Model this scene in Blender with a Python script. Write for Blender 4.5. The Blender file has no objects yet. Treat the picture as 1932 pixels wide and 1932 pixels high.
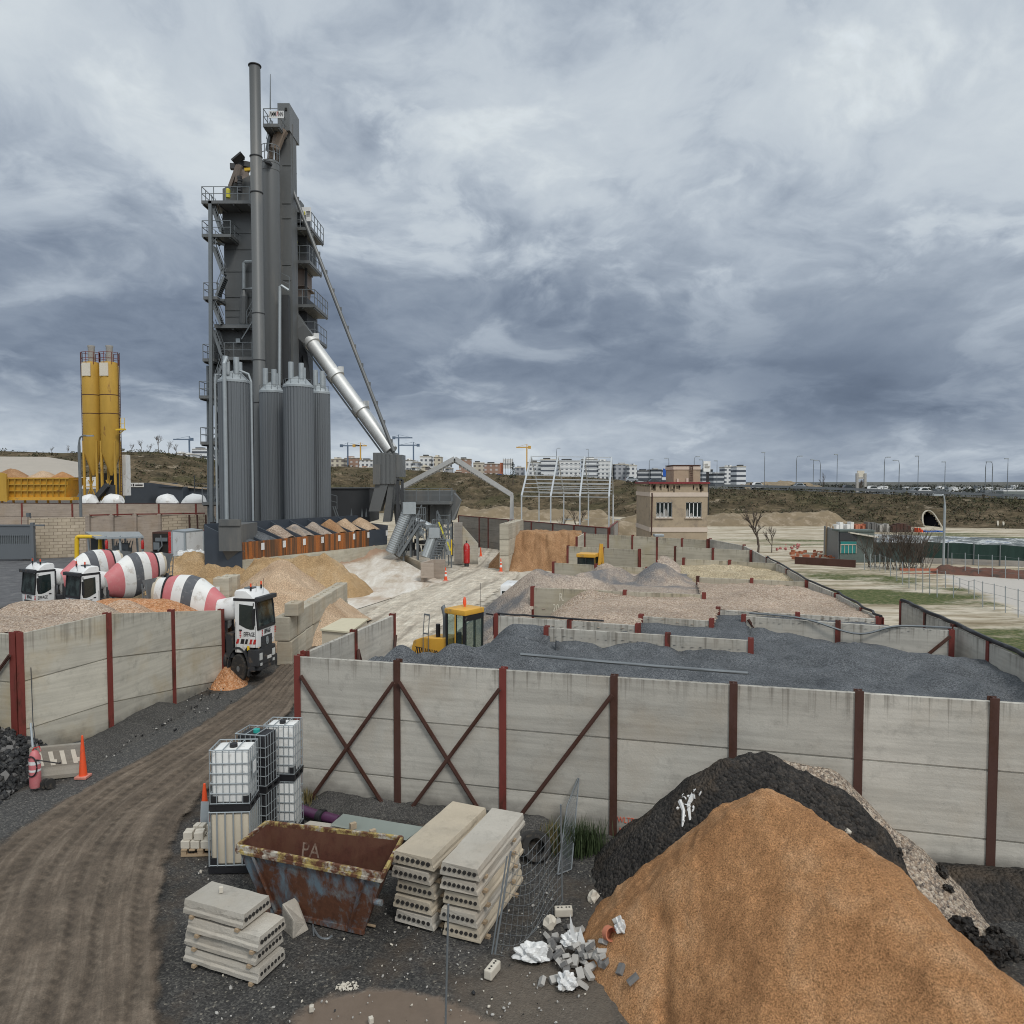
EXPOSURE=0.2;BACKSKY=1.5
import bpy,bmesh,math,random
import numpy as np
from mathutils import Vector,Matrix
RND=random.Random(7)
SC=bpy.context.scene
COL=SC.collection
F=1378.0;CX=CY=966.0;HOR=908.0;H=7.34
PH=math.atan((CY-HOR)/F);cP,sP=math.cos(PH),math.sin(PH)
S=0.5625
def ray(u,v):
 a=(u-CX)/F;c=(CY-v)/F
 return a,cP+c*sP,c*cP-sP
def P(u,v,z=0.0):
 a,b,c=ray(u,v);t=(z-H)/c
 return Vector((a*t,b*t,z))
def PD(u,v,D):
 a,b,c=ray(u,v);t=D/b
 return Vector((a*t,D,H+c*t))
def Zv(v,D):return PD(966,v,D).z
def Xu(u,D):return PD(u,908,D).x
def lu(a,b,u):
 k=(u-CX)/F/cP
 t=(k*a[1]-a[0])/((b[0]-a[0])-k*(b[1]-a[1]))
 return Vector(a)+(Vector(b)-Vector(a))*t
OFF={}
class MB:
 def __init__(s):s.v=[];s.f=[];s.m=[]
 def add(s,vs,fs,mi=0):
  n=len(s.v);s.v.extend([tuple(x)for x in vs])
  for f in fs:s.f.append([i+n for i in f]);s.m.append(mi)
  return s
 def box(s,c,d,rz=0,M=None,mi=0):
  hx,hy,hz=d[0]/2,d[1]/2,d[2]/2
  vs=[Vector((x*hx,y*hy,z*hz))for z in(-1,1)for x,y in((-1,-1),(1,-1),(1,1),(-1,1))]
  if rz:Rm=Matrix.Rotation(rz,3,'Z');vs=[Rm@v for v in vs]
  c=Vector(c);vs=[v+c for v in vs]
  if M:vs=[M@v for v in vs]
  return s.add(vs,[(3,2,1,0),(4,5,6,7),(0,1,5,4),(1,2,6,5),(2,3,7,6),(3,0,4,7)],mi)
 def hexa(s,lo,hi,mi=0):
  return s.add(list(lo)+list(hi),[(3,2,1,0),(4,5,6,7),(0,1,5,4),(1,2,6,5),(2,3,7,6),(3,0,4,7)],mi)
 def beam(s,p,q,w,h=None,up=(0,0,1),mi=0):
  h=w if h is None else h
  p=Vector(p);q=Vector(q);d=(q-p);L=d.length
  if L<1e-6:return s
  d/=L;up=Vector(up)
  if abs(d.dot(up))>.98:up=Vector((0,1,0))if abs(d.y)<.9 else Vector((1,0,0))
  sd=d.cross(up).normalized();u2=sd.cross(d).normalized()
  vs=[]
  for e in(p,q):
   for a,b in((-1,-1),(1,-1),(1,1),(-1,1)):vs.append(e+sd*(a*w/2)+u2*(b*h/2))
  return s.add(vs,[(0,1,2,3),(7,6,5,4),(4,5,1,0),(5,6,2,1),(6,7,3,2),(7,4,0,3)],mi)
 def cyl(s,p,q,r,r2=None,n=16,caps=True,mi=0,k=1.0):
  r2=r if r2 is None else r2
  p=Vector(p);q=Vector(q);d=(q-p).normalized()
  up=Vector((0,0,1))if abs(d.z)<.95 else Vector((0,1,0))
  a=d.cross(up).normalized();b=a.cross(d).normalized()*k
  vs=[]
  for e,rr in((p,r),(q,r2)):
   for i in range(n):
    t=2*math.pi*i/n;vs.append(e+a*(rr*math.cos(t))+b*(rr*math.sin(t)))
  fs=[(i,i+n,(i+1)%n+n,(i+1)%n)for i in range(n)]
  if caps:fs+=[tuple(range(n)),tuple(range(2*n-1,n-1,-1))]
  return s.add(vs,fs,mi)
 def tube(s,pts,r,n=8,mi=0,caps=True):
  pts=[Vector(p)for p in pts];rings=[]
  a=None
  for i,p in enumerate(pts):
   d=(pts[min(i+1,len(pts)-1)]-pts[max(i-1,0)])
   d=d.normalized()if d.length>1e-9 else Vector((0,0,1))
   if a is None:
    up=Vector((0,0,1))if abs(d.z)<.9 else Vector((0,1,0));a=d.cross(up).normalized()
   else:
    a=(a-d*a.dot(d));a=a.normalized()if a.length>1e-6 else d.orthogonal().normalized()
   b=d.cross(a)
   rr=r[i]if isinstance(r,(list,tuple))else r
   rings.append([p+a*(rr*math.cos(2*math.pi*j/n))+b*(rr*math.sin(2*math.pi*j/n))for j in range(n)])
  vs=[v for rg in rings for v in rg];fs=[]
  for i in range(len(pts)-1):
   for j in range(n):
    k=(j+1)%n;fs.append((i*n+j,i*n+k,(i+1)*n+k,(i+1)*n+j))
  if caps:fs+=[tuple(range(n-1,-1,-1)),tuple(range(len(vs)-n,len(vs)))]
  return s.add(vs,fs,mi)
 def lathe(s,prof,n=24,M=None,rib=0.0,mi=0,c=(0,0,0)):
  vs=[];c=Vector(c)
  for r,z in prof:
   for i in range(n):
    rr=r*(1-(rib if(i//2)%2 else 0));t=2*math.pi*i/n
    v=Vector((rr*math.cos(t),rr*math.sin(t),z))+c
    vs.append(M@v if M else v)
  fs=[]
  for k in range(len(prof)-1):
   for i in range(n):
    j=(i+1)%n;fs.append((k*n+i,k*n+j,(k+1)*n+j,(k+1)*n+i))
  if prof[0][0]>1e-4:fs.append(tuple(range(n-1,-1,-1)))
  if prof[-1][0]>1e-4:fs.append(tuple(range((len(prof)-1)*n,len(prof)*n)))
  return s.add(vs,fs,mi)
 def prism(s,poly,z0,z1,M=None,mi=0):
  n=len(poly)
  vs=[Vector((x,y,z0))for x,y in poly]+[Vector((x,y,z1))for x,y in poly]
  if M:vs=[M@v for v in vs]
  fs=[tuple(range(n-1,-1,-1)),tuple(range(n,2*n))]+[(i,(i+1)%n,(i+1)%n+n,i+n)for i in range(n)]
  return s.add(vs,fs,mi)
 def pxbox(s,u0,u1,v0,v1,D,dep,mi=0):
  a=PD(u0,v1,D);b=PD(u1,v0,D)
  return s.box(((a.x+b.x)/2,D+dep/2,(a.z+b.z)/2),(b.x-a.x,dep,b.z-a.z),mi=mi)
 def rock(s,c,r,rng,n=1,sq=(1,1,1),mi=0):
  bm=bmesh.new();bmesh.ops.create_icosphere(bm,subdivisions=n,radius=1)
  ax=Matrix.Rotation(rng.random()*6.3,3,Vector((rng.random()-.5,rng.random()-.5,rng.random()-.5)).normalized())
  vs=[]
  for v in bm.verts:
   w=v.co*(1+(rng.random()-.5)*.55);w=Vector((w.x*sq[0],w.y*sq[1],w.z*sq[2]));vs.append(Vector(c)+(ax@w)*r)
  fs=[[x.index for x in f.verts]for f in bm.faces]
  bm.free();return s.add(vs,fs,mi)
 def build(s,name,mats,parent=None,world=True,smooth=None,bevel=0,loc=None):
  me=bpy.data.meshes.new(name)
  vs=s.v
  if parent is not None and world and parent in OFF:
   o=OFF[parent];vs=[(x-o[0],y-o[1],z-o[2])for x,y,z in vs]
  me.from_pydata([tuple(v)for v in vs],[],s.f)
  if not isinstance(mats,(list,tuple)):mats=[mats]
  for m in mats:me.materials.append(m)
  if len(mats)>1:me.polygons.foreach_set('material_index',s.m)
  if bevel:
   bm=bmesh.new();bm.from_mesh(me)
   bmesh.ops.bevel(bm,geom=[e for e in bm.edges if len(e.link_faces)==2 and e.calc_face_angle(0)>.6],offset=bevel,segments=2,affect='EDGES',profile=.6,clamp_overlap=True)
   bm.to_mesh(me);bm.free()
  if smooth is not None:
   me.polygons.foreach_set('use_smooth',[True]*len(me.polygons));me.set_sharp_from_angle(angle=math.radians(smooth))
  me.update()
  o=bpy.data.objects.new(name,me);COL.objects.link(o)
  if parent is not None:
   o.parent=parent
   if parent in OFF:OFF[o]=OFF[parent]
  if loc is not None:o.location=loc
  return o
def tag(o,label=None,cat=None,group=None,kind=None):
 if label:o['label']=label
 if cat:o['category']=cat
 if group:o['group']=group
 if kind:o['kind']=kind
 return o
def thing(name,label,cat,loc=(0,0,0),rz=0,group=None,scale=None):
 o=bpy.data.objects.new(name,None);COL.objects.link(o);o.empty_display_size=.2
 o.location=loc;o.rotation_euler=(0,0,rz)
 if scale:o.scale=scale
 tag(o,label,cat,group);OFF[o]=tuple(loc);return o
def dup(root,loc=None,rz=None,label=None,group=None,scale=None):
 def rec(o,par):
  c=o.copy();COL.objects.link(c)
  if par is not None:c.parent=par
  for ch in[x for x in o.children]:rec(ch,c)
  return c
 c=rec(root,None)
 if loc is not None:c.location=loc
 if rz is not None:c.rotation_euler=(0,0,rz)
 if label:c['label']=label
 if group:c['group']=group
 if scale:c.scale=scale
 return c
def struct(o):o['kind']='structure';return o
def text_mesh(txt,size,M,mat,parent,name='lettering',bold=0.0,world=False,sx=1.0,depth=0.004):
 cu=bpy.data.curves.new(name,'FONT');cu.body=txt;cu.size=size;cu.extrude=depth;cu.offset=bold
 cu.align_x='CENTER';cu.align_y='CENTER';cu.resolution_u=3
 t=bpy.data.objects.new(name,cu);COL.objects.link(t)
 dg=bpy.context.evaluated_depsgraph_get()
 me=bpy.data.meshes.new_from_object(t.evaluated_get(dg));bpy.data.objects.remove(t);bpy.data.curves.remove(cu)
 me.transform(Matrix.Diagonal((sx,1,1,1)));me.transform(M)
 if world and parent in OFF:me.transform(Matrix.Translation([-q for q in OFF[parent]]))
 me.materials.clear();me.materials.append(mat)
 o=bpy.data.objects.new(name,me);COL.objects.link(o);o.parent=parent
 if parent in OFF:OFF[o]=OFF[parent]
 return o
def frame(org,right,up):
 r=Vector(right).normalized();u=Vector(up);u=(u-r*u.dot(r)).normalized();n=r.cross(u)
 m=Matrix.Identity(4)
 for i in range(3):m[i][0]=r[i];m[i][1]=u[i];m[i][2]=n[i];m[i][3]=org[i]
 return m
def _hash(ix,iy,seed):
 n=(ix.astype(np.int64)*374761393+iy.astype(np.int64)*668265263+seed*974634777)&0x7fffffff
 n=(n^(n>>13))*1274126177&0x7fffffff
 return((n^(n>>16))&0xffff)/65535.0
def vnoise(X,Y,seed=0):
 ix=np.floor(X);iy=np.floor(Y);fx=X-ix;fy=Y-iy
 fx=fx*fx*(3-2*fx);fy=fy*fy*(3-2*fy)
 a=_hash(ix,iy,seed);b=_hash(ix+1,iy,seed);c=_hash(ix,iy+1,seed);d=_hash(ix+1,iy+1,seed)
 return(a+(b-a)*fx)*(1-fy)+(c+(d-c)*fx)*fy
def fbm(X,Y,sc=1.0,oct=5,seed=0,gain=.5):
 t=np.zeros_like(X,dtype=float);a=1.0;tot=0
 for o in range(oct):
  t+=a*(vnoise(X*sc+o*17.3,Y*sc-o*9.1,seed+o)-.5);tot+=a;a*=gain;sc*=2.03
 return t/tot*2
def inside(poly,X,Y):
 r=np.zeros(X.shape,bool);n=len(poly)
 for i in range(n):
  x0,y0=poly[i];x1,y1=poly[(i+1)%n]
  if y0==y1:continue
  c=((y0>Y)!=(y1>Y))&(X<(x1-x0)*(Y-y0)/(y1-y0)+x0);r^=c
 return r
def zone(poly_px,X,Y,soft=.3,warp=.5,seed=1,k=9):
 poly=[tuple(P(u,max(v,HOR+4))[:2])for u,v in poly_px]
 wx=fbm(X,Y,.35,4,seed)*warp;wy=fbm(X,Y,.35,4,seed+40)*warp
 t=np.zeros(X.shape);rs=np.random.RandomState(seed)
 for i in range(k):
  a=i*2.399;r=soft*math.sqrt((i+.5)/k)
  t+=inside(poly,X+wx+r*math.cos(a),Y+wy+r*math.sin(a))
 return t/k
def ridge(X,Y,a,b,za,zb,sl,rnd=.15):
 ax,ay=a[0],a[1];bx,by=b[0],b[1];dx,dy=bx-ax,by-ay;L=dx*dx+dy*dy+1e-9
 t=np.clip(((X-ax)*dx+(Y-ay)*dy)/L,0,1)
 d=np.hypot(X-ax-t*dx,Y-ay-t*dy)
 return za+(zb-za)*t-sl*(np.sqrt(d*d+rnd*rnd)-rnd)
def smax(a,b,k=.12):
 h=np.clip(.5+.5*(a-b)/k,0,1);return b+(a-b)*h+k*h*(1-h)
def grid_mesh(name,X,Y,Z,mat,keep=None,attrs=None,smooth=True,uv=None):
 ny,nx=X.shape
 idx=np.arange(nx*ny).reshape(ny,nx)
 q=np.stack([idx[:-1,:-1],idx[:-1,1:],idx[1:,1:],idx[1:,:-1]],-1).reshape(-1,4)
 co=np.stack([X,Y,Z],-1).reshape(-1,3)
 if keep is not None:
  kk=keep.reshape(-1);q=q[kk[q].any(1)]
  used=np.unique(q);mp=np.full(len(co),-1);mp[used]=np.arange(len(used));q=mp[q];co=co[used]
  if attrs:attrs={k:v.reshape(-1)[used]for k,v in attrs.items()}
 me=bpy.data.meshes.new(name);me.vertices.add(len(co));me.vertices.foreach_set('co',co.ravel())
 me.loops.add(q.size);me.loops.foreach_set('vertex_index',q.ravel())
 me.polygons.add(len(q));me.polygons.foreach_set('loop_start',np.arange(len(q))*4);me.polygons.foreach_set('loop_total',np.full(len(q),4))
 me.update(calc_edges=True);me.validate()
 if smooth:me.polygons.foreach_set('use_smooth',[True]*len(q))
 for k,v in(attrs or{}).items():
  at=me.attributes.new(k,'FLOAT','POINT');at.data.foreach_set('value',np.ascontiguousarray(v.reshape(-1),dtype=np.float32))
 me.materials.append(mat)
 o=bpy.data.objects.new(name,me);COL.objects.link(o);return o
class G:
 def __init__(s,nt):s.nt=nt;s.n=nt.nodes;s.l=nt.links
 def node(s,t,**k):
  n=s.n.new(t)
  for a,b in k.items():setattr(n,a,b)
  return n
 def set(s,sock,v):
  if hasattr(v,'is_linked')or isinstance(v,bpy.types.NodeSocket):s.l.new(v,sock)
  elif isinstance(v,(tuple,list))and len(v)==3 and sock.type=='RGBA':sock.default_value=(*v,1)
  else:sock.default_value=v
 def math(s,op,a,b=0.0,c=None,clamp=False):
  n=s.node('ShaderNodeMath',operation=op,use_clamp=clamp);s.set(n.inputs[0],a);s.set(n.inputs[1],b)
  if c is not None:s.set(n.inputs[2],c)
  return n.outputs[0]
 def vm(s,op,a,b=(0,0,0)):
  n=s.node('ShaderNodeVectorMath',operation=op);s.set(n.inputs[0],a)
  if op=='SCALE':s.set(n.inputs['Scale'],b)
  else:s.set(n.inputs[1],b)
  return n.outputs[1]if op in('LENGTH','DOT_PRODUCT')else n.outputs[0]
 def noise(s,vec,sc=5,det=4,ro=.5,dist=0,w=None):
  n=s.node('ShaderNodeTexNoise');s.set(n.inputs['Vector'],vec)
  n.inputs['Scale'].default_value=sc;n.inputs['Detail'].default_value=det;n.inputs['Roughness'].default_value=ro;n.inputs['Distortion'].default_value=dist
  return n.outputs[0]
 def voro(s,vec,sc=5,feat='F1',rand=1):
  n=s.node('ShaderNodeTexVoronoi',feature=feat);s.set(n.inputs['Vector'],vec);n.inputs['Scale'].default_value=sc;n.inputs['Randomness'].default_value=rand
  return n
 def mr(s,x,a,b,c=0.0,d=1.0,smooth=False):
  n=s.node('ShaderNodeMapRange',clamp=True)
  if smooth:n.interpolation_type='SMOOTHSTEP'
  s.set(n.inputs[0],x)
  for i,q in enumerate((a,b,c,d)):s.set(n.inputs[i+1],q)
  return n.outputs[0]
 def ramp(s,fac,st,interp='LINEAR'):
  n=s.node('ShaderNodeValToRGB');cr=n.color_ramp;cr.interpolation=interp
  while len(cr.elements)<len(st):cr.elements.new(.5)
  for e,(p,c)in zip(cr.elements,st):
   e.position=p;e.color=(*c,1)if isinstance(c,(tuple,list))else(c,c,c,1)
  s.set(n.inputs[0],fac);return n.outputs[0]
 def mix(s,fac,a,b,bt='MIX'):
  n=s.node('ShaderNodeMix',data_type='RGBA',blend_type=bt);s.set(n.inputs[0],fac);s.set(n.inputs[6],a);s.set(n.inputs[7],b);return n.outputs[2]
 def pos(s):return s.node('ShaderNodeNewGeometry').outputs['Position']
 def obj(s):return s.node('ShaderNodeTexCoord').outputs['Object']
 def xyz(s,v):
  n=s.node('ShaderNodeSeparateXYZ');s.set(n.inputs[0],v);return n.outputs
 def scale(s,v,k):return s.vm('MULTIPLY',v,k)
 def attr(s,name):n=s.node('ShaderNodeAttribute',attribute_name=name);return n.outputs['Fac']
 def bump(s,h,st=.3,d=.02):
  n=s.node('ShaderNodeBump');n.inputs['Strength'].default_value=st;n.inputs['Distance'].default_value=d;s.set(n.inputs['Height'],h);return n.outputs[0]
def newmat(name):
 m=bpy.data.materials.new(name);m.use_nodes=True;g=G(m.node_tree);b=g.n['Principled BSDF'];return m,g,b
def mul(c,k):return tuple(x*k for x in c)
def paint(name,col,rough=.5,metal=0.0,var=.18,sc=2.0,dirt=None,dsc=3.0,damt=.5,bump=0,spec=.5,stretch=None,local=False):
 m,g,b=newmat(name);p=g.obj()if local else g.pos()
 q=g.scale(p,stretch)if stretch else p
 n=g.noise(q,sc,5,.6)
 c=g.mix(n,mul(col,1-var),mul(col,1+var))
 if dirt:
  dn=g.noise(q,dsc,7,.68);c=g.mix(g.mr(dn,.62-damt*.3,.72-damt*.15),c,dirt)
 g.set(b.inputs['Base Color'],c);b.inputs['Roughness'].default_value=rough;b.inputs['Metallic'].default_value=metal
 b.inputs['Specular IOR Level'].default_value=spec
 if bump:g.set(b.inputs['Normal'],g.bump(g.noise(p,40,3),bump,.01))
 return m
def gravel(name,cols,sc,rough=.9,bump=.8,big=.25,bsc=.5,tint=None,fine=None):
 m,g,b=newmat(name);p=g.pos()
 v=g.voro(p,sc);r=g.xyz(v.outputs['Color'])[0]
 st=[(i/len(cols),c)for i,c in enumerate(cols)]
 c=g.ramp(r,st,'CONSTANT')
 v2=g.voro(p,sc*2.3);r2=g.xyz(v2.outputs['Color'])[1]
 c=g.mix(.4,c,g.ramp(r2,st,'CONSTANT'))
 n=g.noise(p,bsc,6,.6);c=g.mix(1,c,g.ramp(n,[(.3,1-big),(.7,1+big)]),'MULTIPLY')
 if tint:c=g.mix(g.mr(g.noise(p,tint[1],5,.6),.5,.62,0,.85),c,tint[0])
 g.set(b.inputs['Base Color'],c);b.inputs['Roughness'].default_value=rough;b.inputs['Specular IOR Level'].default_value=.25
 h=g.math('ADD',g.math('MULTIPLY',v.outputs['Distance'],-1.0),g.math('MULTIPLY',g.noise(p,sc*.3,5,.7),1.2))
 g.set(b.inputs['Normal'],g.bump(h,bump,1.2/sc));return m
def sand(name,c0,c1,c2,sc=1.2,bump=.85,grain=46):
 m,g,b=newmat(name);p=g.pos()
 n=g.noise(p,sc,8,.62,.4);n2=g.noise(p,grain,3,.75);n3=g.noise(p,9,6,.75)
 c=g.ramp(n,[(.25,c0),(.5,c1),(.78,c2)])
 c=g.mix(.92,c,g.ramp(n2,[(.32,.36),(.5,1.0),(.68,1.6)]),'MULTIPLY')
 c=g.mix(.35,c,g.ramp(n3,[(.35,.6),(.65,1.3)]),'MULTIPLY')
 g.set(b.inputs['Base Color'],c);b.inputs['Roughness'].default_value=.95;b.inputs['Specular IOR Level'].default_value=.15
 h=g.math('ADD',g.math('MULTIPLY',n3,1.1),g.math('MULTIPLY',n2,.6))
 g.set(b.inputs['Normal'],g.bump(h,bump,.06));return m
def concrete(name,base,ztop=None,streak=.7,stain=(.30,.20,.10),amt=.25,band=True,bump=.25,sl=1.3):
 m,g,b=newmat(name);p=g.pos();z=g.xyz(p)[2]
 n=g.noise(p,.9,7,.62);c=g.mix(n,mul(base,.72),mul(base,1.22));oi=g.node('ShaderNodeObjectInfo').outputs['Random'];c=g.mix(1,c,g.ramp(oi,[(0,.84),(1,1.10)]),'MULTIPLY')
 if band:c=g.mix(.55,c,g.ramp(g.noise(g.scale(p,(.5,.5,9)),1.0,4,.6),[(.35,.78),(.6,1.12)]),'MULTIPLY')
 c=g.mix(g.math('MULTIPLY',g.mr(g.noise(p,.55,5,.6),.5,.72),amt),c,stain)
 pits=g.mr(g.noise(p,14,5,.75),.62,.72);c=g.mix(g.math('MULTIPLY',pits,.45),c,mul(base,.45))
 gk=g.mr(g.noise(p,2.6,8,.72),.54,.70);c=g.mix(g.math('MULTIPLY',gk,.38),c,mul(base,.42))
 if ztop is not None:
  s1=g.noise(g.scale(p,(9,9,.12)),1.0,4,.7);top=g.mr(z,ztop-sl,ztop)
  th=g.math('SUBTRACT',g.math('ADD',.70,g.math('MULTIPLY',g.noise(p,.8,3),.22)),g.math('MULTIPLY',top,.34))
  k=g.mr(g.math('SUBTRACT',s1,th),0,.16);c=g.mix(g.math('MULTIPLY',k,streak),c,(.075,.062,.048))
  bot=g.mr(g.math('ADD',z,g.math('MULTIPLY',g.noise(p,2.5,4),-.7)),.15,-.25);c=g.mix(g.math('MULTIPLY',bot,.6),c,(.07,.065,.06))
 g.set(b.inputs['Base Color'],c);b.inputs['Roughness'].default_value=.88;b.inputs['Specular IOR Level'].default_value=.25
 g.set(b.inputs['Normal'],g.bump(g.math('ADD',g.noise(p,22,6,.7),g.math('MULTIPLY',n,.5)),bump,.03));return m
def rusty(name,col,rust=(.10,.035,.015),amt=.5,rough=.65,sc=2.0,stretch=(1,1,.35),c2=None):
 m,g,b=newmat(name);p=g.pos();q=g.scale(p,stretch)
 n=g.noise(q,sc,9,.68,.3);k=g.mr(n,.64-amt*.3,.70-amt*.2)
 rc=g.mix(g.noise(p,11,6,.7),mul(rust,.4),mul(rust,1.9))
 base=g.mix(g.noise(q,sc*1.7,5),mul(col,.8),mul(col,1.2))
 if c2:base=g.mix(g.mr(g.noise(q,sc*.8,7,.7),.5,.54),base,c2)
 g.set(b.inputs['Base Color'],g.mix(k,base,rc));b.inputs['Roughness'].default_value=rough;b.inputs['Specular IOR Level'].default_value=.35
 g.set(b.inputs['Normal'],g.bump(g.math('ADD',n,g.math('MULTIPLY',g.noise(p,30,4),.3)),.25,.02));return m
def glassm(name,col=(.012,.02,.02),rough=.06):
 m,g,b=newmat(name);g.set(b.inputs['Base Color'],g.mix(g.noise(g.pos(),1.5,3),mul(col,.6),mul(col,1.6)));b.inputs['Roughness'].default_value=rough;b.inputs['Specular IOR Level'].default_value=.8;return m
M={}
M['conc']=concrete('panel_concrete',(.46,.435,.385),3.3,.55)
M['conc_l']=concrete('panel_concrete_yellowish',(.47,.44,.37),3.1,.4,(.36,.25,.10),.5,sl=.7)
M['conc_d']=concrete('panel_concrete_weathered',(.43,.39,.31),3.3,.5,(.33,.27,.14),.5,sl=.8)
M['conc_far']=concrete('panel_concrete_grey',(.27,.25,.225),None,amt=.2)
M['conc_pink']=concrete('panel_concrete_pinkish',(.36,.30,.25),None,amt=.3)
M['block']=concrete('block_concrete',(.46,.42,.34),None,amt=.5,stain=(.38,.27,.16),bump=.5)
M['slab']=concrete('slab_concrete',(.42,.39,.34),None,amt=.25,band=False,bump=.5)
M['slab2']=concrete('slab_concrete_cream',(.50,.43,.33),None,amt=.45,stain=(.2,.19,.17),band=False,bump=.5)
M['hole']=paint('painted_hole',(.02,.018,.016),.95);M['pit']=paint('tunnel_shade_black',(.004,.004,.005),1,0,.1,1,spec=0)  # near-black colours that stand in for shade in holes and the culvert
M['ox']=rusty('oxide_red_steel',(.165,.036,.028),(.06,.022,.014),.36,.6)
M['ox_d']=rusty('rusted_brown_steel',(.07,.032,.024),(.05,.02,.012),.5,.7)
M['tower']=paint('plant_grey_steel',(.10,.104,.104),.5,.0,.16,.5,stretch=(1,1,.15),dirt=(.145,.14,.13),dsc=.7,damt=.35)
M['tower2']=paint('plant_light_grey_steel',(.122,.127,.128),.42,.1,.12,.6,stretch=(1,1,.12),dirt=(.165,.16,.15),dsc=.8,damt=.25)
M['tank']=paint('tank_blue_grey_sheet',(.145,.157,.168),.42,.3,.1,.6,stretch=(1,1,.1))
M['tower_d']=paint('plant_dark_steel',(.035,.037,.04),.6,0,.2,.8)
M['galv']=paint('galvanised_steel',(.34,.37,.385),.45,.35,.15,3)
M['galv_d']=paint('galvanised_steel_dull',(.16,.175,.185),.5,.3,.15,3)
M['alu']=paint('bright_aluminium_sheet',(.60,.60,.585),.48,.55,.16,1.2)
M['corten']=rusty('rust_streaked_bin_sheet',(.10,.055,.03),(.30,.10,.025),.62,.7,1.6,(1.4,1.4,.05))
M['binblue']=paint('bin_blue_grey_steel',(.045,.055,.07),.5,0,.2,1.0)
M['white']=paint('white_paint',(.70,.70,.69),.4,0,.06,2,dirt=(.45,.42,.38),dsc=1.5,damt=.25)
M['whitep']=paint('white_plastic',(.72,.72,.70),.5,0,.06,4,dirt=(.5,.48,.45),dsc=4,damt=.15)
M['cream']=paint('yellowed_plastic',(.52,.46,.36),.55,0,.1,4)
M['teal']=paint('teal_plastic',(.02,.30,.26),.5)
M['black']=paint('black_plastic',(.014,.014,.016),.5,0,.2,4)
M['rubber']=paint('tyre_rubber',(.022,.021,.02),.8,0,.25,6,dirt=(.10,.08,.06),dsc=5,damt=.35)
M['glass']=glassm('dark_glass')
m,g,b=newmat('cab_glass');b.inputs['Base Color'].default_value=(.10,.15,.14,1);b.inputs['Roughness'].default_value=.08;_t=g.node('ShaderNodeBsdfTransparent');_t.inputs[0].default_value=(.93,.98,.96,1);_x=g.node('ShaderNodeMixShader');_x.inputs[0].default_value=.14;g.l.new(_t.outputs[0],_x.inputs[1]);g.l.new(b.outputs[0],_x.inputs[2]);g.l.new(_x.outputs[0],g.n['Material Output'].inputs[0]);M['glass_g']=m
M['red']=paint('red_paint',(.42,.02,.018),.45,0,.15,6,dirt=(.5,.3,.3),dsc=7,damt=.2)
M['pinkred']=paint('faded_red_paint',(.50,.15,.16),.55,0,.1,3,dirt=(.5,.2,.2),dsc=5,damt=.3)
M['grey_st']=paint('charcoal_stripe_paint',(.085,.09,.10),.6,0,.25,5,dirt=(.2,.2,.2),dsc=6,damt=.2)
M['orange']=paint('orange_plastic',(.75,.09,.025),.5,0,.12,5,dirt=(.5,.1,.05),dsc=6,damt=.25)
M['yel']=paint('yellow_machine_paint',(.62,.33,.04),.45,0,.1,2,dirt=(.35,.22,.08),dsc=3,damt=.2)
M['yelsilo']=rusty('silo_yellow_paint',(.45,.27,.045),(.16,.07,.03),.12,.6,1.0,(1,1,.3))
M['yelpipe']=paint('yellow_pipe_paint',(.70,.45,.02),.45)
M['hazard']=paint('lime_yellow_paint',(.55,.50,.05),.5)
M['brick']=paint('tan_brick',(.36,.285,.20),.9,0,.2,3,bump=.4,dirt=(.25,.2,.15),dsc=1.2,damt=.35)
M['trim']=paint('pale_render',(.55,.46,.38),.85,0,.12,1.5)
M['wood']=paint('weathered_wood',(.34,.25,.16),.85,0,.25,8,stretch=(1,1,6))
M['wood_p']=paint('pale_plywood',(.52,.47,.34),.8,0,.12,5)
M['purple']=paint('purple_pipe_plastic',(.07,.02,.06),.4)
M['sheet']=paint('pale_green_sheet_metal',(.36,.40,.37),.5,.15,.1,2)
M['rustin']=rusty('skip_inner_rust',(.085,.035,.02),(.06,.02,.012),.7,.8,2.5,(1,1,.6))
M['skipblue']=rusty('skip_faded_blue_rust',(.12,.165,.20),(.085,.034,.018),.88,.75,2.8,(1,1,.6),(.16,.19,.20))
M['skipyel']=rusty('skip_rim_yellow_rust',(.36,.28,.10),(.085,.034,.018),.74,.75,5.0,(1,1,1),(.42,.39,.33))
M['plast']=paint('crumpled_white_plastic',(.60,.60,.59),.35,0,.2,8,bump=.5)
M['terra']=paint('terracotta',(.45,.16,.09),.8)
M['paver']=paint('grey_paving_concrete',(.36,.345,.32),.9,0,.25,6,bump=.4)
M['paver2']=paint('dark_paving_concrete',(.15,.145,.14),.9,0,.3,6,bump=.4)
M['kerb']=paint('pale_kerb_concrete',(.50,.46,.39),.9,0,.15,6,bump=.4)
M['barrier']=concrete('barrier_concrete',(.30,.28,.245),None,amt=.2,bump=.4)
M['wornwhite']=paint('worn_white_marking',(.62,.57,.48),.85,0,.2,10)
M['graf']=paint('spray_orange',(.62,.14,.08),.8)
M['chalk']=paint('chalk_white',(.62,.58,.48),.9)
M['skin']=paint('skin',(.35,.2,.14),.6)
M['hivis']=paint('high_visibility_orange',(.8,.14,.03),.7)
M['bark']=paint('bare_branch',(.085,.065,.05),.9)
M['blacktext']=paint('black_lettering',(.02,.02,.022),.6)
M['asph']=gravel('asphalt',[(.06,.06,.063),(.08,.08,.08),(.05,.05,.052)],60,bump=.3)
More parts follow.
